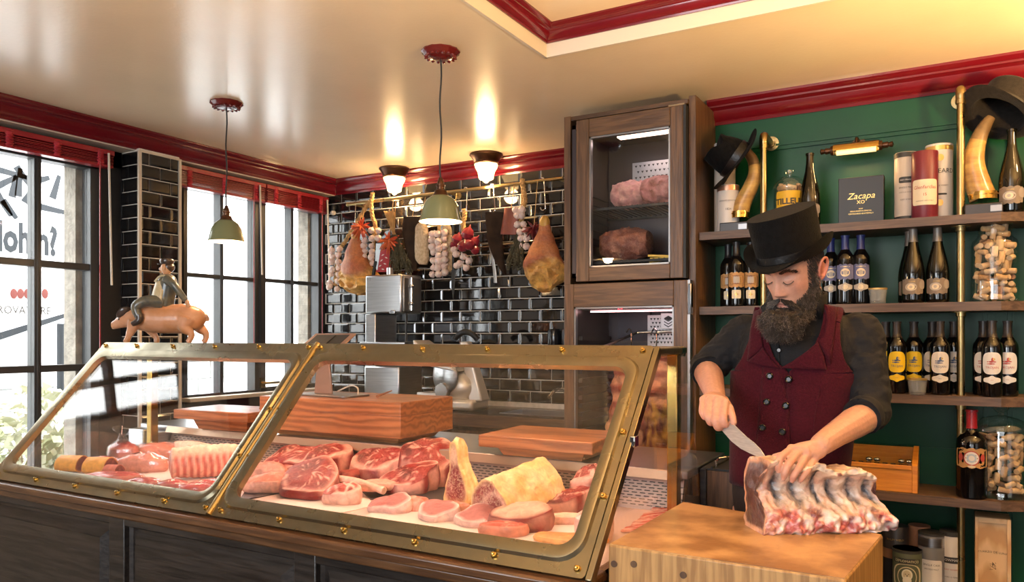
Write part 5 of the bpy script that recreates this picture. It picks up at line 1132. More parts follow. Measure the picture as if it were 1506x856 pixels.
I_w, I_y, I_bl, I_rd, I_bk, I_gd = ink('label_white', (.74, .70, .66)), ink('label_yellow', (.85, .58, .012)), ink('ink_blue', (.05, .09, .22)), ink('ink_red', (.42, .05, .04)), ink('ink_black', (.03, .03, .03)), ink('ink_gold', (.62, .42, .14), .35, .7)
I_gy, I_bu, I_or, I_cr = ink('label_grey', (.42, .38, .34)), ink('label_bluegrey', (.13, .14, .27)), ink('label_ochre', (.46, .25, .09)), ink('label_cream', (.72, .62, .44))
def rider(ic): return [(.014, .005, .008, ic, .002), (.006, .016, .004, ic, -.002, banner), (-.002, .014, .003, ic, -.004, banner), (.016, .0045, .0045, I_gd, .006)]
def trojan(base, ic, nm): return [dict(r=.037, z=.131, hw=.036, hh=.043, shape=sup(3), m=base, name='label', text=[('TROJAN', .0125, -.017, ic)], emb=rider(ic)), dict(r=.037, z=.066, hw=.032, hh=.0165, shape=banner, m=base, name='lower_label', text=[('2016', .005, 0, ic)])]
def P3(px, Y): return oY(px, 500, Y).x
for px, Y, lb in ((1303, 3.63, 'yellow labelled wine bottle standing behind, left one of the three'), (1319, 3.555, 'yellow labelled wine bottle in front, middle one of the three'), (1344, 3.62, 'yellow labelled wine bottle behind the small glass')):
    bottle('wine_bottle', lb, P3(px, Y), Y, S3, PR_B, trojan(I_y, I_bl, 'y'), C_dk, .232, 1.0, group='yellow labelled bottles')
for px, Y, lb in ((1371, 3.645, 'white and blue labelled wine bottle standing behind, left one of the three'), (1382.5, 3.56, 'white and blue labelled wine bottle in front, middle one of the three'), (1403, 3.66, 'white and blue labelled wine bottle partly behind the brass pipe')):
    bottle('wine_bottle', lb, P3(px, Y), Y, S3, PR_B, trojan(I_w, I_bl, 'b'), C_dk, .232, 1.0, group='white and blue labelled bottles')
for px, Y, lb in ((1446, 3.62, 'white and red labelled wine bottle standing behind at the left, right of the pipe'), (1459, 3.545, 'white and red labelled wine bottle standing in front, right of the pipe'), (1482, 3.60, 'white and red labelled wine bottle at the right, nearest the shelf corner')):
    bottle('wine_bottle', lb, P3(px, Y), Y, S3, PR_B, trojan(I_w, I_rd, 'r'), C_dk, .232, 1.0, group='white and red labelled bottles')
blue = [dict(r=.037, z=.139, hw=.040, hh=.034, shape=ornate, m=I_bu, emb=[(-.003, .019, .018, I_cr, 0), (-.003, .010, .010, I_gy, 0), (.022, .02, .003, I_cr, 0, banner)]), dict(r=.037, z=.074, hw=.032, hh=.019, shape=banner, m=I_gy, name='lower_label', emb=[(0, .011, .011, I_cr, 0)])]
for px, Y, lb in ((1222, 3.65, 'blue capped wine bottle half hidden behind the top hat'), (1243, 3.58, 'blue capped wine bottle, middle one of the three, right of the top hat'), (1266, 3.60, 'blue capped wine bottle, right one of the three, beside a small glass')):
    bottle('wine_bottle', lb, oY(px, 400, Y).x, Y, S2, PR_B, blue, C_bl, .236, 1.0, group='blue capped bottles')
orn = [dict(r=.037, z=.122, hw=.043, hh=.036, shape=ornate, m=I_or, emb=[(0, .034, .022, ink('label_brown', (.20, .09, .05)), 0, ornate), (0, .014, .016, I_gy, 0, ornate)]), dict(r=.037, z=.056, hw=.021, hh=.020, shape=sup(9), m=I_cr, name='lower_label', emb=[(0, .003, .010, I_gd, 0), (0, .010, .003, I_gd, 0)])]
for px, Y, lb in ((1071, 3.66, 'dark bottle with an ornate brown label, leftmost on the second shelf'), (1083, 3.58, 'dark bottle with an ornate brown label, second on the second shelf'), (1104, 3.62, 'dark bottle with an ornate brown label, half hidden by the brim of the top hat')):
    bottle('wine_bottle', lb, oY(px, 400, Y).x, Y, S2, PR_B, orn, ink('black_capsule', (.015, .014, .016), .35), .232, 1.0, group='ornate brown labelled bottles')
cham = [dict(r=.042, z=.066, hw=.044, hh=.033, shape=ornate, m=ink('label_taupe', (.20, .155, .12)), da=-.1, emb=[(-.002, .022, .016, I_gy, -.004), (-.002, .014, .011, I_cr, -.004), (-.002, .006, .006, I_gy, -.004)], text=[('CUVÉE', .008, .019, I_gd)]), dict(r=.042, z=.073, hw=.014, hh=.018, da=.85, shape=sup(2.4), m=ink('label_taupe_light', (.28, .24, .21)), name='seal_label')]
for px, Y, z, lb, s in ((1337, 3.66, S2, 'champagne shaped bottle hidden behind the left grey-foiled one', 1.0), (1343, 3.58, S2, 'champagne shaped bottle with grey foil and medallion label, left one', 1.03), (1379, 3.585, S2, 'champagne shaped bottle with grey foil and medallion label, left of the pipe', 1.02)):
    bottle('champagne_bottle', lb, oY(px, 400, Y).x, Y, z, PR_C, cham, C_gr, .245, s, M_botc, 'grey foiled champagne bottles')
bottle('champagne_bottle', 'dark bottle without foil on the top shelf, beside the yellow labelled jar', oY(1191, 300, 3.60).x, 3.60, S1, PR_C, cham, None, None, 1.06, M_botc)
bottle('champagne_bottle', 'dark bottle without foil on the top shelf, under the bowler hat', oY(1488, 300, 3.60).x, 3.60, S1, PR_C, cham, None, None, 1.08, M_botc)
PR_M = [(.0001, .003), (.050, 0), (.056, .006), (.057, .02), (.057, .215), (.054, .24), (.040, .258), (.026, .268), (.020, .282), (.0185, .30), (.0185, .352), (.021, .353), (.021, .362), (.0001, .363)]
lab = [dict(r=.057, z=.168, hw=.068, hh=.042, shape=ornate, m=I_or, emb=[(0, .030, .030, I_rd, 0), (0, .026, .026, I_w, 0), (0, .018, .018, ink('label_pale_blue', (.42, .52, .62)), 0), (0, .011, .011, I_w, 0), (-.034, .014, .006, I_cr, 0, banner), (.002, .010, .016, I_rd, -.042), (.002, .010, .016, I_rd, .042)])]
q = oZ(1429, 735, S4); bottle('magnum_bottle', 'big dark bottle with a red wax cap and ornate orange label beside the cork jar', oY(1429, 700, 3.55).x, 3.55, S4, PR_M, lab, C_rd, .285, .96)

# ---- shot glasses
M_tum = glass('tumbler_glass', (.93, .95, .94), 1.7)
_t = M_tum.node_tree; _o = _t.nodes['Material Output']; _s = _o.inputs[0].links[0].from_socket; _d = _n(_t, 'ShaderNodeBsdfDiffuse'); _d.inputs[0].default_value = (.8, .8, .78, 1); _m = _n(_t, 'ShaderNodeMixShader'); _m.inputs[0].default_value = .22; _t.links.new(_s, _m.inputs[1]); _t.links.new(_d.outputs[0], _m.inputs[2]); _t.links.new(_m.outputs[0], _o.inputs[0])
def tumbler(x, y, z, label):
    m = MB(); pr = [(.0001, 0), (.026, 0), (.029, .003), (.036, .066), (.0335, .066), (.028, .014), (.0001, .012)]; m.lathe(pr, 24, (x, y, z), flut=(12, .015)); o = m.build('glass_body', M_tum); o.name = 'shot_glass'
    m2 = MB(); m2.lathe([(.0362, .059), (.0366, .066), (.0330, .0662)], 24, (x, y, z)); tag(o, label, 'glass', 'small tumblers on the shelves'); m2.build('gilt_rim', I_gd, o); return o
tumbler(oY(1291, 446, 3.56).x, 3.56, S2, 'small clear tumbler on the second shelf between blue capped and champagne bottles'); tumbler(oY(1349, 583, 3.52).x, 3.52, S3, 'small clear tumbler on the third shelf in front of the labelled bottles')

# ---- corks and jars
M_cork = bpy.data.materials.new('wine_cork'); M_cork.use_nodes = True; t_ = M_cork.node_tree; L_ = t_.links.new; b_ = t_.nodes['Principled BSDF']; b_.inputs['Roughness'].default_value = .8
oi = _n(t_, 'ShaderNodeObjectInfo'); rp = _n(t_, 'ShaderNodeValToRGB'); rp.color_ramp.elements[0].color = (.62, .38, .18, 1); rp.color_ramp.elements[1].color = (.20, .09, .07, 1); rp.color_ramp.elements[1].position = 1
for p_, c_ in ((.3, (.68, .46, .26, 1)), (.6, (.74, .55, .36, 1)), (.85, (.50, .29, .14, 1))): e = rp.color_ramp.elements.new(p_); e.color = c_
tc = _n(t_, 'ShaderNodeTexCoord'); n_ = _n(t_, 'ShaderNodeTexNoise'); n_.inputs['Scale'].default_value = 120; mr = _n(t_, 'ShaderNodeMapRange'); mr.inputs[3].default_value = .75; mr.inputs[4].default_value = 1.15; L_(tc.outputs['Object'], n_.inputs['Vector']); L_(n_.outputs['Fac'], mr.inputs[0])
vm = _n(t_, 'ShaderNodeVectorMath', operation='SCALE'); L_(oi.outputs['Random'], rp.inputs[0]); L_(rp.outputs[0], vm.inputs[0]); L_(mr.outputs[0], vm.inputs['Scale']); L_(vm.outputs[0], b_.inputs['Base Color'])
m = MB(); m.lathe([(.0001, -.0215), (.0105, -.0215), (.0117, -.020), (.0117, .020), (.0105, .0215), (.0001, .0215)], 12); q = m.build('wine_cork', M_cork); cork_me = q.data; bpy.data.objects.remove(q)
def corks(x, y, z, rad, h, layers, per, label, group, rr):
    for k in range(layers):
        n = per; zz = z + .014 + k * (h - .02) / max(1, layers - 1)
        for i in range(n):
            a = 2 * pi * i / n + k * 1.9 + rr.uniform(-.12, .12); r = rad - .013 - (rr.random() < .3) * .012; o = bpy.data.objects.new('wine_cork', cork_me); COL.objects.link(o)
            if rr.random() < .55: d = Vector((-sin(a), cos(a), rr.uniform(-.5, .5))); r -= .006
            else: d = Vector((cos(a), sin(a), rr.uniform(-.5, .5))); r -= .010
            if rr.random() < .2: d = Vector((0.1, 0, 1))
            o.location = (x + r * cos(a), y + r * sin(a), zz + rr.uniform(-.004, .004)); o.rotation_euler = d.to_track_quat('Z', 'Y').to_euler(); s = rr.uniform(.85, 1.0); o.scale = (s, s, s)
            tag(o, label, 'cork', group)
rr = random.Random(3)
# tall open jar, second shelf
xj, yj = oY(1463, 400, 3.60).x, 3.60
o = thing('cork_jar', 'tall straight glass jar full of corks at the right of the second shelf', 'jar', (xj, yj, S2)); R_ = .083
m = MB(); m.lathe([(.0001, .004), (R_ - .01, 0), (R_, .008), (R_, .225), (R_ - .006, .242), (R_ * .72, .258), (R_ * .70, .27), (R_ * .70, .305), (R_ * .74, .308), (R_ * .74, .315), (R_ * .68, .315)], 36, (xj, yj, S2)); m.build('glass_body', M_jar, o)
corks(xj, yj, S2 + .004, R_ - .006, .225, 9, 8, 'wine cork heaped in the tall straight jar on the second shelf', 'corks in the tall jar', rr); corks(xj, yj, S2 + .225, R_ * .68, .07, 3, 5, 'wine cork heaped in the neck of the tall straight jar', 'corks in the jar neck', rr)
# lidded jar, lowest shelf
xj, yj = oY(1472, 700, 3.62).x, 3.62
o = thing('cork_jar', 'wide lidded glass jar of corks beside the big red capped bottle', 'jar', (xj, yj, S4)); R_ = .092
m = MB(); m.lathe([(.0001, .006), (R_ * .9, .0), (R_ * 1.04, .006), (R_ * 1.04, .03), (R_, .036), (R_, .235), (R_ * .94, .25), (R_ * .94, .268)], 36, (xj, yj, S4)); m.build('glass_body', M_jar, o)
m = MB(); m.lathe([(R_ * 1.14, .262), (R_ * 1.14, .27), (R_ * 1.02, .29), (R_ * .7, .312), (R_ * .3, .322), (.014, .324), (.012, .334), (.022, .342), (.030, .352), (.030, .360), (.02, .366), (.0001, .367)], 36, (xj, yj, S4)); m.build('lid', M_jar, o)
corks(xj, yj, S4 + .02, R_ - .007, .225, 9, 8, 'wine cork heaped in the wide lidded jar on the lowest shelf', 'corks in the lidded jar', rr)
# apothecary jar, top shelf
xj, yj = oY(1161, 280, 3.63).x, 3.63
o = thing('apothecary_jar', 'lidded glass jar with a yellow paper label reading TILLEUL on the top shelf', 'jar', (xj, yj, S1)); R_ = .066
m = MB(); m.lathe([(.0001, .004), (R_ * .9, .0), (R_, .006), (R_, .16), (R_ * .95, .175), (R_ * .95, .19)], 32, (xj, yj, S1)); m.build('glass_body', M_jar, o)
m = MB(); m.lathe([(R_ * 1.14, .185), (R_ * 1.15, .192), (R_ * 1.0, .215), (R_ * .6, .236), (.012, .242), (.011, .25), (.022, .258), (.022, .268), (.0001, .272)], 32, (xj, yj, S1)); m.build('lid', M_jar, o)
a0 = face_cam(xj, yj); m = MB(); wrap_patch(m, xj, yj, R_ + .0008, a0, S1 + .118, .064, .050, sup(12)); pl = m.build('label', ink('label_amber', (.72, .42, .02)), o)
m = MB(); wrap_text(m, 'TILLEUL', .036, xj, yj, R_ + .0016, a0, S1 + .120, bold=.0012); m.build('lettering', I_bk, pl, smooth=False)
corks(xj, yj, S1 + .006, R_ - .005, .19, 7, 6, 'wine cork heaped in the yellow labelled jar', 'corks in the yellow labelled jar', rr)

# ---- gift tubes and boxes
def tube_tin(label, px, Y, z, d, h, bodym, bands, group=None, lid=None, py=260):
    x = oY(px, py, Y).x; o = thing('gift_tin', label, 'tin', (x, Y, z), group); r = d / 2; a0 = face_cam(x, Y)
    m = MB(); m.lathe([(.0001, 0), (r - .001, 0), (r, .002), (r, h - .002), (r - .001, h), (.0001, h)], 36, (x, Y, z)); m.build('tin_body', bodym, o)
    for b2 in bands:
        if b2[0] == 'band': _, z0, z1, bm_, nm = b2; m = MB(); m.lathe([(r + .0002, z0), (r + .0008, z0), (r + .0008, z1), (r + .0002, z1)] if z1 < h - .003 else [(r + .0002, z0), (r + .0012, z0), (r + .0012, z1), (r - .002, z1 + .001), (.0001, z1 + .001)], 36, (x, Y, z)); m.build(nm, bm_, o)
        elif b2[0] == 'lab': _, zc, hw, hh, bm_, sh = b2; m = MB(); wrap_patch(m, x, Y, r + .0011, a0, z + zc, hw, hh, sh); m.build('label', bm_, o)
        elif b2[0] == 'txt': _, s, size, zc, bm_, da = b2; m = MB(); wrap_text(m, s, size, x, Y, r + .0018, a0 + da, z + zc); m.build('lettering', bm_, o, smooth=False)
        elif b2[0] == 'emb': _, zc, da, hw, hh, bm_, dr = b2; m = MB(); wrap_patch(m, x, Y, r + .0014 + dr, a0 + da, z + zc, hw, hh, sup(2), 24, 2); m.build('emblem', bm_, o)
    return o
I_ste = ink('tin_stone', (.52, .45, .38), .45); I_wh = ink('tin_white', (.66, .62, .58), .4); I_bur = ink('tin_burgundy', (.15, .014, .026), .4); I_cop = ink('copper_foil', (.60, .32, .20), .3, .8); I_gre = ink('tin_olive', (.085, .10, .06), .5); I_sl = ink('tin_slate', (.16, .165, .18), .45); I_bro = ink('tin_brown', (.30, .15, .09), .5)
tube_tin('tall stone coloured tube behind the fedora at the left end of the top shelf', 1066, 3.69, S1, .098, .44, I_ste, [('band', .41, .438, I_wh, 'rim_band')])
tube_tin('white tube with a copper rim behind the left horn', 1071, 3.63, S1, .10, .225, I_wh, [('band', .198, .222, I_cop, 'rim_band'), ('txt', 'HIGHLAND SINGLE MALT', .008, .15, I_bk, 0), ('txt', '1824', .014, .11, I_bk, 0)])
tube_tin('pale stone tube with a black lid and base, left of the burgundy tube', 1333, 3.63, S1, .092, .29, I_ste, [('band', .268, .288, I_bk, 'lid'), ('band', .0, .022, I_bk, 'base'), ('lab', .172, .030, .013, I_bk, sup(6)), ('txt', 'OLD ORKNEY', .008, .172, I_w, 0), ('txt', 'SINGLE MALT', .010, .14, I_bk, 0), ('txt', 'SCOTCH WHISKY', .007, .12, I_bk, 0), ('txt', 'AGED 10 YEARS', .007, .09, I_bk, 0)])
tube_tin('burgundy tube with a cream label in front of the white tube', 1360, 3.575, S1, .098, .275, I_bur, [('lab', .105, .052, .052, I_cr, sup(14)), ('txt', 'Glenfarclas', .020, .125, I_rd, 0), ('txt', '15', .016, .095, I_rd, 0), ('txt', 'HIGHLAND SINGLE MALT', .006, .07, I_bk, 0)])
tube_tin('tall white tube with a gold rim beside the brass pipe', 1381, 3.66, S1, .104, .315, I_wh, [('band', .288, .306, I_gd, 'rim_band'), ('emb', .255, .1, .013, .014, I_gd, 0), ('txt', 'ALEARD', .026, .20, I_bk, .25), ('txt', 'ISLE WHISKY', .008, .14, I_bk, .25), ('lab', .105, .03, .004, I_bk, sup(6)), ('emb', .07, .1, .01, .014, I_gd, 0)])
x0, x1 = oY(1233, 290, 3.60).x, oY(1300, 290, 3.60).x
o = thing('gift_box', 'flat black gift box with gold lettering under the picture lamp', 'box', ((x0 + x1) / 2, 3.62, S1)); M_bx = ink('black_card', (.007, .006, .007), .45)
m = MB(); m.box(x0, x1, 3.60, 3.66, S1, S1 + .205); m.build('box_body', M_bx, o, bev=.002)
xc = (x0 + x1) / 2
for s_, z_, q_, sh in (('Zacapa', .038, .122, .3), ('XO', .021, .096, 0), ('RON', .007, .068, 0), ('GRAN RESERVA ESPECIAL', .0075, .058, 0), ('CENTENARIO GUATEMALA', .008, .047, 0)):
    m = MB(); text(m, s_, z_, lambda p, q: (xc + p, 3.5990, S1 + q_ + q), shear=sh); m.build('lettering', I_gd, o, smooth=False)
# lower gift tins on the plinth
def low(px, Y, top, z=S5): return oY(px, top, Y).z - z
tube_tin('black tube with a cream band at the left under the lowest shelf', 1317, 3.63, S5, .10, low(1317, 3.63, 772), ink('tin_black', (.02, .018, .02), .4), [('band', .12, .16, I_cop, 'band'), ('txt', 'RHUM VIEUX', .012, .20, I_gd, 0)], py=800)
o = tube_tin('short olive green tin with an old bearded man portrait under the lowest shelf', 1334, 3.54, S5, .108, low(1334, 3.54, 806), I_gre, [], py=830)
h = low(1334, 3.54, 806); xg, ygn = o.location.x, 3.54; a0 = face_cam(xg, ygn); r = .054
def gp(nm, zc, da, hw, hh, mm, dr, sh=sup(2)): m = MB(); wrap_patch(m, xg, ygn, r + .0008 + dr, a0 + da, S5 + zc, hw, hh, sh, 30, 2); m.build(nm, mm, o)
I_skin, I_hair_w = ink('portrait_cream', (.60, .52, .34)), ink('portrait_white', (.76, .72, .58))
m = MB(); m.lathe([(.0001, h), (.0552, h), (.0552, h - .012), (.054, h - .012)], 36, (xg, ygn, S5)); m.build('lid', I_bk, o)
zc = h - .105; gp('band', h - .042, 0, .056, .011, I_bk, 0, sup(9)); gp('ornament', zc, 0, .058, .052, I_skin, .0003, sup(3)); gp('ornament', zc, 0, .050, .05, I_gre, .0006, sup(3)); gp('ornament', zc, 0, .038, .042, I_skin, .0009); gp('ornament', zc, 0, .034, .038, I_gre, .0012); gp('hair', zc + .010, 0, .0205, .023, I_hair_w, .0015); gp('portrait', zc + .009, 0, .0145, .0185, I_skin, .0017); gp('beard', zc - .013, 0, .0165, .017, I_hair_w, .0019); gp('moustache', zc - .001, 0, .011, .0032, I_hair_w, .0022); gp('nose', zc + .006, 0, .002, .004, I_gre, .0022); gp('coat', zc - .034, 0, .024, .008, I_bk, .0018)
for d_ in (-.1, .1): gp('eye', zc + .0125, d_, .0026, .0014, I_bk, .0022)
m = MB(); wrap_text(m, 'DIPLOMATICO', .014, xg, ygn, r + .0022, a0, S5 + h - .042); m.build('lettering', I_skin, o, smooth=False)
tube_tin('dark tube with a copper side partly hidden behind the slate grey tube', 1352, 3.67, S5, .085, low(1352, 3.67, 772), I_bro, [('band', .335 - .05, .345, I_bk, 'lid')] if False else [], py=800)
h = low(1370, 3.58, 782); tube_tin('slate grey tube with a steel collar and white label under the lowest shelf', 1370, 3.58, S5, .096, h, I_sl, [('band', h - .01, h, I_bk, 'lid'), ('band', h - .055, h - .018, M_steel, 'collar'), ('lab', h - .19, .042, .085, I_w, sup(16)), ('txt', 'SINGLE CASK', .011, h - .125, I_bk, 0), ('txt', 'SPEYSIDE MALT', .008, h - .142, I_bk, 0), ('txt', 'No. 1874', .010, h - .20, I_bk, 0)], py=820)
h = low(1399, 3.60, 780); tube_tin('white tube with a black lid beside the brass pipe under the lowest shelf', 1399, 3.60, S5, .082, h, I_wh, [('band', h - .018, h, I_bk, 'lid'), ('band', h - .125, h - .10, I_bk, 'band'), ('txt', 'BOWMAN', .014, h - .112, I_w, 0), ('txt', 'ISLAY WHISKY', .009, h - .15, I_rd, 0), ('txt', 'AGED 12 YEARS', .007, h - .18, I_bk, 0)], py=820)
x0, x1 = oY(1434, 800, 3.56).x, oY(1487, 800, 3.56).x; zt = oY(1460, 762, 3.56).z
M_pine = mat('pine_board', (.52, .30, .13), .5, c2=(.74, .50, .27), scale=5, stretch=(2.2, 2.2, .55), detail=3, wave='RINGS', dist=3.0, mix=(.2, .8))
o = thing('wine_crate', 'upright pale pine wine crate with burnt lettering in the lower right corner', 'crate', ((x0 + x1) / 2, 3.62, S5))
m = MB(); m.box(x0, x1, 3.565, 3.68, S5, zt); m.build('crate_body', M_pine, o, bev=.002)
MB().box(x0, x0 + .011, 3.555, 3.566, S5, zt).build('frame_strip', M_pine, o, bev=.001); MB().box(x1 - .013, x1, 3.555, 3.566, S5, zt).build('frame_strip', M_pine, o, bev=.001); MB().box(x0 + .0112, x1 - .0132, 3.556, 3.566, zt - .02, zt - .0005).build('frame_strip', M_pine, o, bev=.001)
xc = (x0 + x1) / 2; I_burn = ink('burnt_ink', (.06, .025, .012))
m = MB(); text(m, 'CUARZO DE LUNA', .0112, lambda p, q: (xc + p, 3.5640, zt - .135 + q - 1.1 * p * p * (1)), sp=1.05); m.build('lettering', I_burn, o, smooth=False)
m = MB()
for k in range(9): a = k * .75; m.tube([(xc + .011 * cos(a), 3.5642, zt - .19 + .016 * sin(a * 1.7)), (xc + .010 * sin(a * 2.1), 3.5642, zt - .19 + .014 * cos(a))], .0007, 4)
m.build('moon_emblem', I_burn, o, smooth=False)

# ---- orange humidor box
x0, x1 = oY(1222, 700, 3.52).x, oY(1349, 700, 3.52).x
M_orw = wood('orange_cherry_wood', (.78, .33, .045), (.64, .24, .03), 0, .35, .3)
o = thing('display_box', 'open orange wooden display box with a sloped glass lid on the lowest shelf', 'box', ((x0 + x1) / 2, 3.60, S4)); ya, yb = 3.52, 3.70; ha, hb = .105, .165
m = MB(); m.box(x0, x1, ya, ya + .012, S4, S4 + ha); m.build('front_panel', M_orw, o, bev=.002); m = MB(); m.box(x0, x1, yb - .012, yb, S4, S4 + hb); m.build('back_panel', M_orw, o, bev=.002)
for xx in (x0, x1 - .016): m = MB(); m.prism([(ya - .004, S4), (yb + .004, S4), (yb + .004, S4 + hb + .006), (yb - .03, S4 + hb + .006), (ya - .004, S4 + ha + .006)], lambda a, b, d: (d, a, b), xx - .003, xx + .018); m.build('side_panel', M_orw, o, bev=.002)
m = MB(); m.box(x0 + .004, x1 - .004, ya + .006, yb - .006, S4 + .001, S4 + .085); m.build('tray', ink('dark_baize', (.05, .035, .025), .9), o, smooth=False)
m = MB(); m.hexa([(x0 + .01, ya - .002, S4 + ha), (x1 - .01, ya - .002, S4 + ha), (x1 - .01, yb - .02, S4 + hb), (x0 + .01, yb - .02, S4 + hb), (x0 + .01, ya - .002, S4 + ha + .004), (x1 - .01, ya - .002, S4 + ha + .004), (x1 - .01, yb - .02, S4 + hb + .004), (x0 + .01, yb - .02, S4 + hb + .004)]); m.build('glass_lid', M_jar, o, smooth=False)
m = MB(); m.box(x0 + .02, x1 - .02, ya - .006, ya + .006, S4 + ha - .012, S4 + ha + .006); m.build('front_lip', M_orw, o, bev=.002)
for i in range(9):
    xx = lerp(x0 + .05, x1 - .03, i / 8); m = MB(); m.tube([(xx, 3.585, S4 + .085), (xx, 3.585, S4 + .107)], .010, 10)
    if i in (3, 4, 7, 8): m.ell((xx, 3.585, S4 + .118), (.014, .01, .009), 10, 8)
    tag(m.build('bottle_stopper', M_chrome if i in (3, 4, 7, 8) else ink('stopper_brown', (.10, .055, .035), .5)), '%s bottle stopper in the orange display box, %s' % ('silver' if i in (3, 4, 7, 8) else 'brown', ('leftmost', 'second from the left', 'third from the left', 'fourth from the left', 'in the middle', 'fourth from the right', 'third from the right', 'second from the right', 'rightmost')[i]), 'stopper', 'stoppers in the display box')

# ---- horns with hats
M_horn = mat('ox_horn', (.62, .38, .10), .35, c2=(.34, .17, .05), scale=5, stretch=(2, 2, 7), detail=6, coat=.3, bump=.15, bscale=60)
M_hornd = mat('dark_horn_tip', (.12, .07, .035), .3, c2=(.30, .18, .07), scale=12, coat=.3)
def horn(label, path, radii, Y, base):
    P_ = [oY(px, py, Y) for px, py in path]; bx = [oY(px, py, Y) for px, py in base]; x0, x1 = bx[0].x, bx[1].x
    o = thing('horn_trophy', label, 'horn', ((x0 + x1) / 2, Y, S1), 'mounted ox horns')
    m = MB(); m.box(x0, x1, Y - .06, Y + .06, S1, S1 + .045); m.build('base_block', ink('ebony', (.02, .013, .011), .35), o, bev=.004)
    m = MB(); m.box(x1 - .042, x1 - .004, Y - .0615, Y - .0600, S1 + .010, S1 + .034); m.build('plaque', M_steeld, o, smooth=False)
    C = catmull(P_, 6); n = len(C); rs = [interp([(k / (len(radii) - 1), q) for k, q in enumerate(radii)], i / (n - 1)) for i in range(n)]; kk = int(n * .62)
    m = MB(); m.tube(C[:kk + 1], rs[:kk + 1], 20); m.build('horn', M_horn, o); m = MB(); m.tube(C[kk:], rs[kk:], 20); m.build('horn_tip', M_hornd, o)
    m = MB(); m.tube([C[0] + Vector((0, 0, -.006)), C[0] + Vector((0, 0, .024))], [radii[0] * 1.06, radii[0] * 1.04], 24); m.tube([C[0] + Vector((0, 0, .010)), C[0] + Vector((0, 0, .016))], radii[0] * 1.12, 24); m.build('brass_collar', M_gold, o); return o
horn('curved ox horn on a dark base, holding the fedora', [(1088, 319), (1092, 300), (1104, 275), (1110, 255), (1108, 238), (1100, 225), (1092, 216)], [.041, .039, .034, .029, .025, .021, .014], 3.62, [(1063, 330), (1104, 330)])
horn('curved ox horn on a dark base holding the bowler hat, beside the right brass pipe', [(1446, 292), (1438, 270), (1432, 245), (1434, 222), (1441, 200), (1450, 183), (1458, 172)], [.050, .046, .041, .035, .029, .023, .016], 3.60, [(1418, 305), (1474, 305)])
M_felt = mat('black_felt', (.0028, .0028, .003), .9, c2=(.0055, .0055, .006), scale=60, bump=.3, bscale=220, sheen=.02, spec=.15)
M_feltb = mat('brown_black_felt', (.012, .009, .007), .9, c2=(.02, .015, .012), scale=60, bump=.3, bscale=220, sheen=.08, spec=.3)
M_ribbon = mat('black_grosgrain', (.006, .006, .007), .35, bump=.2, bscale=90)
def hat(name, label, c, M3, rx_, ry_, hc, brim, curl, dome, felt, taper=.97, band=True, pinch=0):
    """c: brim centre; M3 rotation; crown rx_, ry_, height hc"""
    o = thing(name, label, 'hat', c); M4 = M3.to_4x4(); n = 48; c = Vector(c); m = MB()
    def crown(u, v):
        a = 2 * pi * u
        if v < .62: t = v / .62; k = lerp(1, taper, t); z = hc * t * (.78 if dome else .985); 
        else: t = (v - .62) / .38; k = taper * cos(t * pi / 2) ** (.75 if dome else .12) if t < 1 else 0.0; z = hc * ((.78 + .22 * sin(t * pi / 2)) if dome else (.985 + .015 * min(1, t * 5)))
        p = Vector((rx_ * k * cos(a), ry_ * k * sin(a), z))
        if pinch: d = g(p.x, 0, rx_ * .4) * smooth(.5, .95, p.z / hc); p.z -= pinch * d; p.x *= 1 - .25 * smooth(.4, 1, p.z / hc) * (1 if p.y < 0 else .3)
        return c + M4 @ p
    m.grid(crown, n, 22, True); cr = m.build('crown', felt, o)
    m = MB()
    def br(u, v):
        a = 2 * pi * u; t = abs(v * 2 - 1); side = 1 if v >= .5 else -1; e = 1 + brim * t / rx_; e2 = 1 + brim * t / ry_
        z = curl * (t ** 2.2) * (cos(a) ** 2) + (-.012 * t * sin(a) ** 2) + side * .003 * sqrt(max(0, 1 - t ** 8)); return c + M4 @ Vector((rx_ * e * .985 * cos(a), ry_ * e2 * .985 * sin(a), z))
    m.grid(br, n, 24, True); m.build('brim', felt, o)
    if band: m = MB(); m.grid(lambda u, v: c + M4 @ Vector((rx_ * (1.012 - .01 * v) * cos(2 * pi * u), ry_ * (1.012 - .01 * v) * sin(2 * pi * u), .004 + hc * .24 * v)), n, 2, True); m.build('hat_band', M_ribbon, o)
    return o
fwd = Vector((fx, fy, 0)); rt = Vector((rx, ry, 0)); upv = Vector((0, 0, 1))
def basis(z, yhint):  # rotation whose local z is given
    z = z.normalized(); x = yhint.cross(z).normalized(); y = z.cross(x); return Matrix((x, y, z)).transposed()
c = oY(1086, 238, 3.60); hat('fedora_hat', 'black fedora hat hung tilted on the left horn', c, basis(rt * -.80 + upv * .55 + fwd * .12, fwd), .090, .112, .140, .070, .026, False, M_felt, .84, pinch=.035)
c = oY(1468, 170, 3.58); hat('bowler_hat', 'brown-black bowler hat resting tilted on the right horn', c, basis(rt * .58 + upv * .80 + fwd * .10, fwd), .100, .098, .142, .056, .026, True, M_feltb, .97)
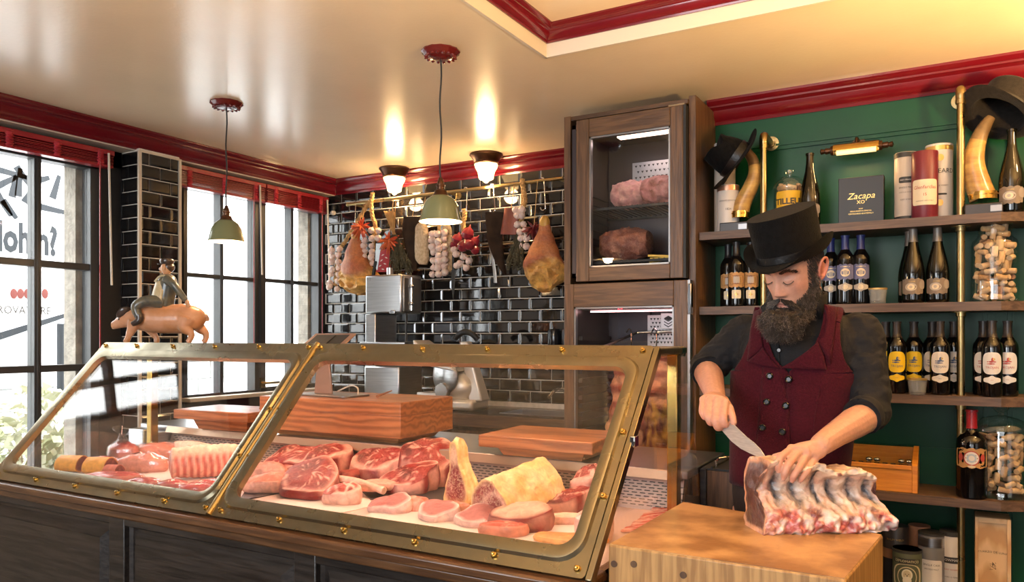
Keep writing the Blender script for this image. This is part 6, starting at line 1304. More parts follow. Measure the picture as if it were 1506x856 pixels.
# ---- picture lamp
pl = oY(1264, 220, 3.66); o = thing('picture_lamp', 'brass picture lamp on a wall arm above the black gift box', 'wall lamp', (pl.x, 3.78, pl.z)); xa, xb = oY(1226, 220, 3.66).x, oY(1293, 220, 3.66).x
z0 = pl.z; m = MB(); n = 12; loop = [(3.66 + .034 * cos(pi * (-.05 + 1.05 * i / n)), z0 + .034 * sin(pi * (-.05 + 1.05 * i / n))) for i in range(n + 1)] + [(3.66 + .031 * cos(pi * (1.0 - 1.05 * i / n)), z0 + .031 * sin(pi * (1.0 - 1.05 * i / n))) for i in range(n + 1)]
m.prism(loop, lambda a, b, d: (d, a, b), xa, xb); m.build('shade', M_gold, o)
m = MB(); m.tube([(xa + .012, 3.66, z0 - .004), (xb - .012, 3.66, z0 - .004)], .012, 12); m.build('lamp_tube', mat('picture_lamp_tube', (1, .8, .5), .4, emit=(1, .60, .22), estr=1.6), o)
for s, xx in ((-1, xa), (1, xb)): m = MB(); m.tube([(xx, 3.66, z0 + .008), (xx + s * .012, 3.66, z0 + .008), (xx + s * .014, 3.66, z0 + .008), (xx + s * .034, 3.66, z0 + .008), (xx + s * .036, 3.66, z0 + .008), (xx + s * .052, 3.66, z0 + .008), (xx + s * .056, 3.66, z0 + .008)], [.022, .02, .012, .014, .009, .013, .004], 14); m.build('finial', M_bronze, o)
xm = (xa + xb) / 2; m = MB(); m.tube(catmull([(xm, 3.665, z0 + .03), (xm, 3.68, z0 + .055), (xm, 3.74, z0 + .06), (xm, yg(xm) - .002, z0 + .05)], 5), .007, 10); m.lathe([(.0001, 0), (.03, 0), (.03, .008), (.0001, .01)], 16, (xm, yg(xm) - .001, z0 + .05), Matrix.Rotation(pi / 2, 4, 'X')); m.build('arm', M_bronze, o)
light('picture_lamp_glow', 'AREA', (xm, 3.66, z0 - .02), 1.0, (1, .58, .22), xb - xa - .03, (radians(-8), 0, 0), .02)

# ================================================================ BUTCHER'S BLOCK, RIB RACK, KNIFE
import numpy as np
R = random.Random(51)
M_blk = mat('butcher_block_top', (.50, .295, .13), .42, c2=(.25, .125, .048), scale=7, detail=9, mix=(.42, .60), bump=.15, bscale=40)
M_blks = wood('butcher_block_side', (.47, .27, .10), (.30, .155, .052), 2, .45)
Bq = [(-.716, 1.722), (-.187, 1.715), (-.147, 2.15), (-.703, 2.275)]; ZB = .95
bl = thing('butcher_block', 'heavy end-grain butcher block in front of the butcher carrying the beef ribs', 'butcher block', (-.44, 1.97, 0))
m = MB(); m.hexa([(x, y, .66) for x, y in Bq] + [(x, y, ZB) for x, y in Bq]); m.build('block_body', M_blks, bl, bev=.006)
m = MB(); k = .0015; cxb = sum(q[0] for q in Bq) / 4; cyb = sum(q[1] for q in Bq) / 4; sh = [(cxb + (x - cxb) * .988, cyb + (y - cyb) * .988) for x, y in Bq]; m.hexa([(x, y, ZB - .01) for x, y in sh] + [(x, y, ZB + .0006) for x, y in sh]); m.build('top_face', M_blk, bl, smooth=False)
for x, z in ((-.70, .905), (-.65, .912), (-.53, .905), (-.40, .9), (-.27, .9)):
    y = lerp(1.722, 1.715, (x + .716) / .53); m = MB(); m.lathe([(.0001, .002), (.008, .002), (.0085, -.004)], 14, (x, y - .0005, z), Matrix.Rotation(pi / 2, 4, 'X')); m.build('dowel', M_oakv, bl)
for x, y in ((-.66, 1.78), (-.25, 1.78), (-.22, 2.06), (-.65, 2.18)): MB().box(x - .045, x + .045, y - .045, y + .045, 0, .66).build('leg', M_blks, bl, bev=.004)
M_rack = mat('aged_rib_meat', (.5, .2, .15), .36, attr='Col', scale=26, c2=(.85, .72, .60), coat=.35, bump=.8, bscale=42, sss=.05)
O = Vector((-.416, 1.999, ZB)); U = Vector((.806, .593, 0)); N = Vector((.593, -.806, 0)); L = .36
IV = (.78, .60, .46); WHT = (.78, .63, .56); RDD = (.46, .11, .10); GRY = (.09, .085, .10); DBR = (.045, .013, .010)
def rack_pt(u, k):  # k in 0..1 round the section: front 0-.5, top .5-.62, back .62-.9, bottom .9-1
    H_ = lerp(.186, .150, u) + .006 * sin(u * 17)
    if k < .5:
        v = k / .5; gap = .5 + .5 * cos(2 * pi * (u - .13) / .165)
        n = .022 * (1 - smooth(.2, .42, v)) + .010 * (1 - smooth(.0, .06, v)) * -1 - .034 * sin(pi * smooth(.3, .95, v)) - .016 * smooth(.35, .5, v) * (1 - smooth(.82, .92, v)) * gap ** 1.5 + .014 * smooth(.86, .93, v)
        z = H_ * v
    elif k < .62: t = (k - .5) / .12; n = lerp(.012, -.105, t); z = H_ * (1 + .03 * sin(pi * t)) - .010 * t
    elif k < .9: t = (k - .62) / .28; n = -.105 - .018 * sin(pi * t); z = (H_ - .010) * (1 - t)
    else: t = (k - .9) / .1; n = lerp(-.105, .012, t); z = 0
    v = z / H_; x = L * (u * (1 - .155 * v) + .012 * sin(v * 6)) + (.018 * v if u < .5 else 0)
    p = O + U * x + N * n + Vector((0, 0, z)); w = nz(p, 26, 3); w2 = nz(p, 70, 8); f = .010 + .010 * (1 - smooth(.15, .4, v))
    if k < .9: p += N * (f * w + f * .6 * w2) + Vector((0, 0, .006 * w2 * smooth(.05, .2, v)))
    return p
def rack_col(u, k):
    p = rack_pt(u, k); n1 = nz(p, 34, 5); n2 = nz(p, 80, 9)
    if k < .5:
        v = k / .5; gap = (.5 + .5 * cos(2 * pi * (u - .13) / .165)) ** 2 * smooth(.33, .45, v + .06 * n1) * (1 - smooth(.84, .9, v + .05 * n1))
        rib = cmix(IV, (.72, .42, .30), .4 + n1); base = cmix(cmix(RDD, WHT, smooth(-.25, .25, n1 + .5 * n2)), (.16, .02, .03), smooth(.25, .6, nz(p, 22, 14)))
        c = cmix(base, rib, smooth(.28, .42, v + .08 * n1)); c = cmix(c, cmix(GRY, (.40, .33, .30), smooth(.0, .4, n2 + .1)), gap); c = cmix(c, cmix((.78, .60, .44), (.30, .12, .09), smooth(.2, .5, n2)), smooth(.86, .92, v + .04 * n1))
        if u < .10: c = cmix(c, cmix(RDD, (.70, .42, .28), .5 + n2), .55)
    elif k < .62: c = cmix((.80, .60, .42), (.52, .30, .2), .4 + n1)
    elif k < .9: c = cmix((.62, .36, .16), (.40, .18, .08), .5 + n1)
    else: c = (.5, .2, .12)
    return (*c, .18)
m = MB(); nu, nk = 110, 96
m.grid(lambda k, u: rack_pt(u, k % 1.0), nk, nu, True, lambda k, u: rack_col(u, k % 1.0))
for ue in (0, 1):
    ring = [rack_pt(ue, k / nk) for k in range(nk)]; c0 = sum(ring, Vector()) / nk; V = []; C = []
    for t in (1, .9, .82, .6, .35, .0001):
        for k, p in enumerate(ring):
            q = c0.lerp(p, t); w = nz(q, 30, 6); V.append(q - U * (.006 * (1 - t)) * (1 if ue == 0 else -1) + U * .004 * w * (t < .95)); C.append((*cmix(cmix(DBR, (.085, .022, .016), .5 + 1.6 * nz(q, 40, 3)), (.66, .33, .18), smooth(.80, .93, t)), .03))
    m.put(V, [(j * nk + i, j * nk + (i + 1) % nk, (j + 1) * nk + (i + 1) % nk, (j + 1) * nk + i) for j in range(5) for i in range(nk)], C)
tag(m.build('beef_rib_rack', M_rack), 'large rack of aged beef ribs standing on the butcher block under the hand', 'meat')

kn = thing('butcher_knife', 'long butcher knife held by the butcher, its tip behind the rack of ribs', 'knife', oY(1065, 622, 2.13))
def KP(px, py): return oY(px, py, lerp(2.135, 2.075, (px - 1062) / 64))
bp = [(1069.5, 613.5), (1084, 629), (1098, 642.5), (1109, 651), (1118, 660), (1126.5, 673), (1115, 672), (1104, 667), (1090, 660), (1076, 649), (1062, 633)]
m = MB(); P_ = [KP(*q) for q in bp]; nn = (P_[3] - P_[0]).cross(P_[8] - P_[0]).normalized() * .0012; n = len(P_)
m.put([p + nn for p in P_] + [p - nn for p in P_], [tuple(range(n)), tuple(range(n, 2 * n))[::-1]] + [(i, (i + 1) % n, n + (i + 1) % n, n + i) for i in range(n)]); m.build('blade', mat('worn_blade_steel', (.62, .58, .53), .38, .55, c2=(.50, .46, .42), scale=40, stretch=(1, 1, 5)), kn, smooth=False)
h0, h1 = (P_[0] + P_[-1]) / 2, oY(1036, 597, 2.16); m = MB(); m.tube([h0 + (h0 - h1) * .12, h0, h0.lerp(h1, .5), h1], [.012, .013, .014, .013], 12, flat=.7); m.build('handle', M_oakd, kn)

# ================================================================ THE BUTCHER
per = thing('person', 'bearded man in black top hat, dark shirt and burgundy waistcoat cutting beef ribs', 'person', (-.42, 2.53, 0))
M_skin = mat('skin', (.55, .27, .17), .45, attr='Col', scale=90, c2=(.7, .4, .3), mott=(.92, 1.07), bump=.10, bscale=160, sss=.12, spec=.35)
T_ = [(.80, -.44, 2.54, .150, .105), (.95, -.442, 2.525, .163, .115), (1.05, -.440, 2.52, .163, .116), (1.2, -.430, 2.515, .170, .120), (1.32, -.418, 2.51, .180, .122), (1.40, -.410, 2.505, .182, .115), (1.455, -.405, 2.50, .172, .100), (1.495, -.402, 2.495, .140, .084), (1.53, -.400, 2.485, .098, .072), (1.565, -.398, 2.47, .066, .064)]
def tors(z): return [interp([(t[0], t[i]) for t in T_], z) for i in (1, 2, 3, 4)]
def sp(v, e): return abs(v) ** (2 / e) * (1 if v >= 0 else -1)
def surf(a, z, off=0): cx, cy, hw, hd = tors(z); return Vector((cx + (hw + off) * sp(sin(a), 2.5), cy - (hd + off) * sp(cos(a), 2.5), z))
def ys(x, z, off=0):
    cx, cy, hw, hd = tors(z); q = min(.999, abs(x - cx) / (hw + off)); return cy - (hd + off) * (1 - q ** 2.5) ** (1 / 2.5)
def onT(px, py, off):
    Y = 2.39
    for _ in range(12): p = oY(px, py, Y); Y = ys(p.x, p.z, off)
    return Vector((p.x, Y, p.z))
SHR, ELR, WRR = Vector((-.575, 2.525, 1.455)), oY(1040, 541, 2.49), oY(1053, 586, 2.235)
SHL, ELL, WRL = Vector((-.232, 2.525, 1.455)), oY(1281, 603, 2.45), oY(1206, 655, 2.135)
B = MB()
# trunk, legs
B.grid(lambda u, v: surf(2 * pi * u, lerp(.82, 1.56, v), -.012), 40, 26, True); B.put([surf(2 * pi * i / 40, .82, -.012) for i in range(40)], [tuple(range(40))]); B.put([surf(2 * pi * i / 40, 1.56, -.012) for i in range(40)], [tuple(range(40))]); B.ell((-.44, 2.54, .86), (.15, .105, .12), 24, 14)
for s, x in ((-1, -.53), (1, -.35)): B.tube(catmull([(x, 2.54, .9), (x - .01 * s, 2.52, .5), (x + .0, 2.56, .1), (x, 2.55, .05)], 6), [.088] * 6 + [.07] * 6 + [.05] * 6 + [.045], 14); B.ell((x, 2.49, .04), (.045, .12, .038), 16, 8)
# head
HC = Vector((-.402, 2.385, 1.648)); HM = Matrix.Rotation(radians(-19), 4, 'Z') @ Matrix.Rotation(radians(4), 4, 'Y') @ Matrix.Rotation(radians(26), 4, 'X')
HW = [(-.128, .018), (-.118, .040), (-.10, .053), (-.07, .062), (-.03, .069), (.0, .073), (.03, .076), (.06, .075), (.09, .062), (.11, .036), (.118, .006)]
HF = [(-.128, .060), (-.118, .082), (-.10, .092), (-.07, .091), (-.03, .091), (.0, .092), (.03, .096), (.06, .086), (.09, .062), (.11, .034), (.118, .006)]
HB = [(-.128, .0), (-.118, .02), (-.10, .045), (-.07, .068), (-.03, .088), (.0, .098), (.03, .103), (.06, .098), (.09, .078), (.11, .044), (.118, .006)]
def hp(u, v):
    z = lerp(-.128, .118, v); a = 2 * pi * u; w = interp(HW, z); f = interp(HF, z); b2 = interp(HB, z); x = w * sp(sin(a), 2.3); y = -f * sp(cos(a), 2.15) if cos(a) > 0 else -b2 * cos(a)
    if cos(a) > 0:
        d = 0; fr = smooth(0, .5, cos(a))
        nb = smooth(-.050, -.036, z) * (1 - smooth(.012, .034, z)); prof_ = lerp(.024, .008, smooth(-.036, .02, z)) if z > -.036 else .024
        d += nb * prof_ * g(x, 0, lerp(.0155, .0085, smooth(-.036, .0, z))); d += .007 * g(z, -.040, .008) * (g(x, .0125, .0065) + g(x, -.0125, .0065))
        for s in (-1, 1):
            d -= .013 * g(x, s * .031, .017) * g(z, .012, .014); d += .0085 * g(x, s * .0315, .0125) * g(z, .004, .0085)
            d += .006 * g(x, s * .032, .020) * g(z, .030, .008); d += .005 * g(x, s * .048, .016) * g(z, -.020, .018); d -= .004 * g(x, s * .045, .016) * g(z, -.06, .02)
        d += .006 * g(x, 0, .022) * g(z, -.066, .007) - .004 * g(x, 0, .026) * g(z, -.0735, .003) + .005 * g(x, 0, .018) * g(z, -.081, .006) + .006 * g(x, 0, .022) * g(z, -.110, .014); y -= d * fr
    return HC + (HM @ Vector((x, y, z)))
B.grid(hp, 110, 96, True); B.put([hp(i / 40, 0) for i in range(40)], [tuple(range(40))]); B.put([hp(i / 40, 1) for i in range(40)], [tuple(range(40))])
def HL(x, y, z): return HC + HM @ Vector((x, y, z))
for s in (-1, 1):  # ears
    rim = [HL(s * (.074 + .012 * q[2]), q[0], q[1]) for q in ((.004, -.026, .2), (-.002, -.012, .4), (-.004, .006, .7), (.002, .022, 1.1), (.014, .030, 1.4), (.026, .026, 1.5), (.031, .012, 1.4), (.028, -.004, 1.2), (.018, -.018, .9), (.008, -.030, .5))]
    B.tube(catmull(rim, 4), .0045, 8); B.ell(HL(s * .077, .014, .0), (.006, .016, .026), 12, 8, HM.to_3x3().to_4x4() @ Matrix.Rotation(s * radians(-22), 4, 'Z'))
    B.ell(HL(s * .079, .005, -.026), (.006, .007, .009), 10, 6)
B.tube([Vector((-.40, 2.49, 1.49)), Vector((-.40, 2.45, 1.56)), HL(0, .03, -.06)], [.066, .058, .058], 20)
def limb(path, radii, seg=16): c = catmull(path, 5); n = len(c); B.tube(c, [interp([(k / (len(radii) - 1), r) for k, r in enumerate(radii)], i / (n - 1)) for i in range(n)], seg)
limb([SHR, SHR.lerp(ELR, .5), ELR, ELR.lerp(WRR, .35), ELR.lerp(WRR, .7), WRR], [.055, .046, .042, .042, .034, .027]); B.ell(SHR, .055, 14, 10); B.ell(ELR, .042, 12, 8)
limb([SHL, SHL.lerp(ELL, .5), ELL, ELL.lerp(WRL, .35) + Vector((0, 0, -.004)), ELL.lerp(WRL, .7), WRL], [.055, .047, .043, .043, .034, .028]); B.ell(SHL, .055, 14, 10); B.ell(ELL, .043, 12, 8)
def finger(pts, r0, r1): c = catmull(pts, 5); n = len(c); B.tube(c, [lerp(r0, r1, i / (n - 1)) * (1 + .10 * exp(-((i / (n - 1) - .36) / .07) ** 2) + .06 * exp(-((i / (n - 1) - .7) / .07) ** 2)) for i in range(n)], 12); B.ell(c[-1], r1 * 1.0, 10, 8)
NAILS = []
def palm(wr, mc, th=.017):
    """solid between the wrist and the four knuckles"""
    c = sum(mc, Vector()) / 4; side = (mc[3] - mc[0]).normalized(); ax = (c - wr).normalized(); nr = side.cross(ax).normalized(); hw = (mc[3] - mc[0]).length / 2 + .009
    V = []; n = 20; K = 10; B.ell(wr, .0265, 16, 10); wr = wr - ax * .012
    for k in range(K + 1):
        t = k / K; p = wr.lerp(c, t); w = lerp(.027, hw, smooth(0, .75, t)); tk = lerp(.021, th, smooth(0, .8, t)) * (1 if k < K else .8)
        for i in range(n): a = 2 * pi * i / n; V.append(p + side * w * sp(cos(a), 2.6) + nr * tk * sp(sin(a), 2.4))
    B.put(V, [(k * n + i, k * n + (i + 1) % n, (k + 1) * n + (i + 1) % n, (k + 1) * n + i) for k in range(K) for i in range(n)] + [tuple(range(n))[::-1], tuple(K * n + i for i in range(n))])
    for q in mc: B.ell(q, .0125, 12, 8)
# left hand laid over the ribs (viewer's right arm)
LH = [[(1164, 660, 2.072), (1149, 672, 2.026), (1144.5, 684, 2.014), (1144.5, 691, 2.018)], [(1176, 664, 2.078), (1161, 681, 2.026), (1155, 694, 2.013), (1152.5, 702, 2.018)], [(1187, 670, 2.088), (1176, 687, 2.040), (1168.5, 698, 2.026), (1165.5, 705, 2.032)], [(1197, 676, 2.102), (1188.5, 691, 2.060), (1181, 701, 2.046), (1177.5, 706, 2.050)]]
LP = [[oY(*q) for q in f] for f in LH]
palm(WRL, [f[0] for f in LP])
for f, r0, r1 in zip(LP, (.0100, .0103, .0100, .0090), (.0078, .0080, .0078, .0070)): finger(f, r0, r1); NAILS.append((f[-1], f[-2], r1))
tb = [oY(1190, 664, 2.09), oY(1166, 668, 2.075), oY(1150, 670.5, 2.066), oY(1139.5, 672, 2.062)]; finger(tb, .014, .0088)
# right hand closed round the knife handle (viewer's left)
RH = [[(1066.5, 592, 2.150), (1064, 612, 2.112), (1065.5, 623, 2.112), (1068.5, 625, 2.135)], [(1055, 590, 2.152), (1052.5, 616, 2.108), (1055, 628, 2.110), (1060, 629, 2.138)], [(1044, 589, 2.160), (1041.5, 611, 2.118), (1044.5, 621, 2.118), (1050, 622, 2.146)], [(1034.5, 588, 2.172), (1032.5, 604, 2.136), (1036, 613, 2.134), (1041, 614, 2.158)]]
RP = [[oY(*q) for q in f] for f in RH]
palm(WRR, [f[0] for f in RP], .019)
for f, r0, r1 in zip(RP, (.0112, .0116, .0112, .0100), (.0090, .0092, .0090, .0082)): finger(f, r0, r1)
tb = [oY(1064, 588, 2.19), oY(1072, 601, 2.155), oY(1076.5, 613, 2.135), oY(1079, 622, 2.125)]; finger(tb, .0145, .0090)
o0 = B.build('body_raw', M_skin, smooth=False)
def remesh(o, vox, sm=2, fac=.5):
    a = o.modifiers.new('r', 'REMESH'); a.mode = 'VOXEL'; a.voxel_size = vox
    if sm: b = o.modifiers.new('s', 'SMOOTH'); b.iterations = sm; b.factor = fac
    dg = bpy.context.evaluated_depsgraph_get(); me = bpy.data.meshes.new_from_object(o.evaluated_get(dg)); bpy.data.objects.remove(o); return me
me = remesh(o0, .0027, 3, .5)
n = len(me.vertices); co = np.empty(n * 3); me.vertices.foreach_get('co', co); co = co.reshape(-1, 3)
HI = np.array(HM.to_3x3().inverted()); lc = (co - np.array(HC)) @ HI.T
col = np.tile(np.array([.58, .315, .225, .0]), (n, 1))
def bl_(mask, c): col[:, :3] += (np.array(c) - col[:, :3]) * np.clip(mask, 0, 1)[:, None]
G_ = lambda v, c, w: np.exp(-((v - c) / w) ** 2)
head_ = (np.abs(lc[:, 0]) < .1) & (lc[:, 2] > -.13) & (lc[:, 2] < .13) & (np.abs(lc[:, 1]) < .14)
fr = head_ * (lc[:, 1] < -.05)
bl_(fr * G_(lc[:, 0], 0, .024) * G_(lc[:, 2], -.073, .010) * .8, (.46, .15, .12)); bl_(fr * G_(lc[:, 0], 0, .016) * G_(lc[:, 2], -.034, .014) * .45, (.62, .24, .16))
for s in (-1, 1): bl_(fr * G_(lc[:, 0], s * .05, .02) * G_(lc[:, 2], -.02, .02) * .35, (.60, .24, .16)); bl_(fr * G_(lc[:, 0], s * .031, .018) * G_(lc[:, 2], .010, .012) * .35, (.42, .19, .13)); bl_(head_ * (np.abs(lc[:, 0]) > .073) * .6 * (lc[:, 1] > -.01), (.62, .22, .14))
bl_(head_ * ((lc[:, 2] > .045) | ((lc[:, 2] > -.01) & (lc[:, 1] > .036))) * (1 - fr * 1.0 * (lc[:, 2] < .055)) * .9, (.03, .02, .015))
for f in LP + RP:
    for q in f[1:]: bl_(np.exp(-((co - np.array(q)) ** 2).sum(1) / .012 ** 2) * .35, (.60, .25, .17))
at = me.color_attributes.new('Col', 'FLOAT_COLOR', 'POINT'); at.data.foreach_set('color', col.reshape(-1))
me.polygons.foreach_set('use_smooth', [True] * len(me.polygons)); me.materials.clear(); me.materials.append(M_skin)
ob = bpy.data.objects.new('body', me); COL.objects.link(ob); ob.parent = per; ob.location = -Vector(per.location)
M_nail = mat('finger_nail', (.62, .36, .28), .25)
for tip, prv, r in NAILS:
    d = (tip - prv).normalized(); view = (Vector((0, 0, CH)) - tip).normalized(); nr = (view - d * view.dot(d)).normalized(); sd = d.cross(nr); m = MB(); c0 = tip + nr * r * .84 + d * .001
    m.grid(lambda u, v: c0 + sd * (u - .5) * r * 1.25 + d * (v - .5) * r * 1.4 - nr * (abs(u - .5) ** 2 * r * 1.1), 6, 5); m.build('fingernail', M_nail, ob, solid=.0006)
# ---- hair, brows, lashes, beard
M_hair = mat('dark_brown_hair', (.022, .014, .010), .5, c2=(.05, .032, .022), scale=60)
M_beard = mat('curly_brown_beard', (.030, .018, .012), .5, attr='Col', scale=30, c2=(.1, .1, .1))
rr = random.Random(9)
def strand(m, p, d, L, r, wav, cols_, seg=5, grav=.0):
    q = Vector(p); d = Vector(d).normalized(); a = d.orthogonal().normalized(); b2 = d.cross(a); ph = rr.uniform(0, 6.28); k = rr.uniform(1.2, 2.6); pts = []
    for i in range(seg + 1):
        t = i / seg; pts.append(q + d * L * t + (a * cos(ph + t * 6.28 * k) + b2 * sin(ph + t * 6.28 * k)) * wav * (t ** .5) + Vector((0, 0, -grav * t * t)))
    V = []; C = []
    for i, c in enumerate(pts):
        rad = r * (1 - .75 * i / seg)
        for j in range(3): an = 2.1 * j; V.append(c + (a * cos(an) + b2 * sin(an)) * rad); C.append((*cmix(cols_[0], cols_[1], i / seg), 0))
    m.put(V, [(i * 3 + j, i * 3 + (j + 1) % 3, i * 3 + 3 + (j + 1) % 3, i * 3 + 3 + j) for i in range(seg) for j in range(3)], C)
for s in (-1, 1):
    m = MB(); path = [(.014, -.103, .029), (.024, -.103, .034), (.036, -.098, .036), (.048, -.086, .031), (.053, -.079, .026)]
    C = catmull([HL(s * x, y + .002, z) for x, y, z in path], 6); fwdh = (HM @ Vector((s, 0, .35))).normalized()
    for i in range(170): t = rr.random(); c = C[int(t * (len(C) - 1))] + HM @ Vector((rr.uniform(-.002, .002), -.002, rr.uniform(-.0045, .0035))); strand(m, c, fwdh + Vector((rr.uniform(-.3, .3), rr.uniform(-.5, -.1), rr.uniform(-.3, .3))), rr.uniform(.008, .013), .0006, .0006, ((.022, .014, .010), (.03, .02, .014)), 3)
    m.build('eyebrow', M_beard, ob, smooth=False, weld=False)
    m = MB(); C = catmull([HL(s * x, y, z) for x, y, z in ((.017, -.0935, .0005), (.025, -.098, -.0035), (.033, -.0985, -.0045), (.041, -.095, -.0025), (.047, -.088, .002))], 6); m.tube(C, .0011, 6)
    for i in range(26): c = C[int(i / 26 * (len(C) - 1))]; strand(m, c, HM @ Vector((0, -1, -.75)), .007, .0004, .0004, ((.012, .008, .006), (.012, .008, .006)), 2)
    m.build('eyelash', M_hair, ob, smooth=False, weld=False)
m = MB()
for i in range(5200):
    s = rr.choice((-1, 1)); ya = rr.uniform(-.045, .10); z = rr.uniform(-.055, .075)
    lim = -.012 if ya > .03 else (.0 if ya > -.02 else -.055)
    if z < lim: continue
    if -.006 < ya < .035 and -.032 < z < .032: continue
    w = interp(HW, z); b2 = interp(HB, z) if ya > 0 else interp(HF, z); q = min(.999, abs(ya) / b2); x = s * w * sqrt(1 - q * q) * (1.012)
    strand(m, HL(x, ya, z), HM @ Vector((s * .35, .15, -1)), rr.uniform(.010, .018), .0007, .0012, ((.020, .013, .009), (.035, .024, .017)), 2)
m.build('hair', M_beard, ob, smooth=False, weld=False)
# beard: solid core plus curly strands
def beard_c(t):  # centre line of the beard volume, world
    return [HL(0, -.055, -.085), HL(0, -.058, -.115) + Vector((0, -.0, -.02)), HL(0, -.060, -.12) + Vector((0, .0, -.055)), HL(0, -.060, -.12) + Vector((0, .004, -.085))][t]
bc = [HL(0, -.040, -.070), HL(0, -.050, -.100), Vector((-.424, 2.318, 1.515)), Vector((-.422, 2.316, 1.485)), Vector((-.420, 2.320, 1.462))]
br_ = [(.057, .048), (.060, .051), (.056, .049), (.043, .040), (.022, .022)]
BC = catmull(bc, 5); nb_ = len(BC)
def beard_r(t): s = t * (len(br_) - 1); i = min(int(s), len(br_) - 2); return lerp(br_[i][0], br_[i + 1][0], s - i), lerp(br_[i][1], br_[i + 1][1], s - i)
hx = (HM @ Vector((1, 0, 0))).normalized(); hy = (HM.to_3x3() @ Vector((0, 1, 0))); hy = Vector((hy.x, hy.y, 0)).normalized()
def bpt(t, a, k=1.0): i = t * (nb_ - 1); c = BC[min(int(i), nb_ - 2)].lerp(BC[min(int(i), nb_ - 2) + 1], i - min(int(i), nb_ - 2)); w, d = beard_r(t); return c + hx * w * sin(a) * k - hy * d * cos(a) * k
m = MB()
core = MB(); core.grid(lambda u, v: bpt(.12 + .86 * v, 2 * pi * u, .86 + .08 * nz((u * 6, v * 5, 0), 2)), 30, 18, True, lambda u, v: (.012, .008, .006, 0)); core.ell(bpt(.97, 0, 0), (.022, .02, .016), 12, 8)
def bcol(): q = rr.random(); return ((.014, .009, .006), (.026, .018, .013)) if q < .6 else (((.02, .013, .009), (.10, .072, .056)) if q < .88 else ((.06, .045, .035), (.26, .22, .19)))
for i in range(6000):
    t = rr.random() ** .8; a = rr.uniform(-2.0, 2.0); p = bpt(t, a, rr.uniform(.72, .98)); o_ = (p - bpt(t, a, .2)).normalized()
    if t < .22 and abs(a) < .75 and t < .16: continue
    strand(m, p, o_ * (.34 + .3 * t) + Vector((0, 0, -1.0)) + Vector((rr.gauss(0, .35), rr.gauss(0, .3), rr.gauss(0, .25))), rr.uniform(.018, .042), .0008, rr.uniform(.003, .0075), bcol(), 7)
for i in range(2600):  # cheeks and sideburns along the jaw
    s = rr.choice((-1, 1)); t = rr.random(); ang = lerp(.62, 1.62, t) + rr.uniform(-.08, .10); zt = lerp(-.062, -.004, t ** 1.4); z = rr.uniform(-.115, zt); w = interp(HW, z); f = interp(HF, z)
    p = HL(s * w * sp(sin(ang), 2.3) * 1.01, -f * sp(cos(ang), 2.15) * 1.01, z) if ang < pi / 2 else HL(s * w * 1.01, .006 * rr.random(), z)
    o_ = (p - HL(0, -.02, z)).normalized(); strand(m, p, o_ * .55 + Vector((0, 0, -1)) + Vector((rr.gauss(0, .3), rr.gauss(0, .3), rr.gauss(0, .2))), rr.uniform(.012, .026), .0007, rr.uniform(.001, .0032), bcol(), 5)
for i in range(1500):  # moustache
    s = rr.choice((-1, 1)); x = rr.uniform(.002, .036); z = -.0535 - .35 * x + rr.uniform(-.006, .004) - (.01 if x > .028 else 0); w = interp(HW, z); f = interp(HF, z); y = -f * (1 - min(.98, x / w) ** 2.15) ** (1 / 2.15) - rr.uniform(.004, .010)
    strand(m, HL(s * x, y, z), HM @ Vector((s * 1.0, -.35, -.55)) + Vector((rr.gauss(0, .15), rr.gauss(0, .15), rr.gauss(0, .15))), rr.uniform(.013, .026), .0008, .0016, bcol(), 4)
core.build('beard', M_beard, ob, weld=False); bd = m.build('beard_hair', M_beard, [c for c in ob.children if c.name.startswith('beard')][0], smooth=False, weld=False, kind='thing')

# ---- clothes
M_shirt = mat('charcoal_shirt', (.0085, .009, .0115), .8, c2=(.012, .0125, .015), scale=30, bump=.15, bscale=260, sheen=.02, spec=.25)
M_vest = mat('burgundy_wool', (.058, .0035, .0105), .9, c2=(.042, .0024, .0075), scale=140, bump=.4, bscale=330, sheen=.06, spec=.2)
S_ = MB(); S_.grid(lambda u, v: surf(2 * pi * u, lerp(.93, 1.545, v), .0), 48, 34, True)
n = 24
def cap_(z): S_.put([surf(2 * pi * i / n, z, -.0) for i in range(n)], [tuple(range(n))])
cap_(.93); S_.put([surf(2 * pi * i / n, 1.545, 0) for i in range(n)], [tuple(range(n))])
def sleeve(a, e, w, end, r):
    p = [a + Vector((-.02 if a.x < -.4 else .02, 0, 0)) * -1.5, a, a.lerp(e, .5), e, e.lerp(w, end * .5), e.lerp(w, end)]; c = catmull(p, 5); k = len(c); S_.tube(c, [interp([(0, .060), (.2, .066), (.45, .060), (.65, .056), (.85, .054), (1, .051)], i / (k - 1)) * (1 + .05 * sin(i * 2.1)) for i in range(k)], 20); S_.ell(a, .066, 18, 12)
sleeve(SHR, ELR, WRR, .12, .05); sleeve(SHL, ELL, WRL, .16, .05)
so = S_.build('shirt_raw', M_shirt, smooth=False); me = remesh(so, .0065, 6, .5)
n = len(me.vertices); co = np.empty(n * 3); me.vertices.foreach_get('co', co); co = co.reshape(-1, 3); me.update(); nr_ = np.empty(n * 3); me.vertices.foreach_get('normal', nr_); nr_ = nr_.reshape(-1, 3)
for i in range(n):
    x, y, z = co[i]; arm = 1 if (x < -.56 or x > -.25) else .35; q = Vector((x * 14 + z * 22, y * 14, z * 30 - x * 18)); f = noise.noise(q) * .55 + noise.noise(q * 2.1) * .3; co[i] += nr_[i] * (.0095 * arm * (abs(f) * 1.6 - .3))
me.vertices.foreach_set('co', co.reshape(-1)); me.polygons.foreach_set('use_smooth', [True] * len(me.polygons))
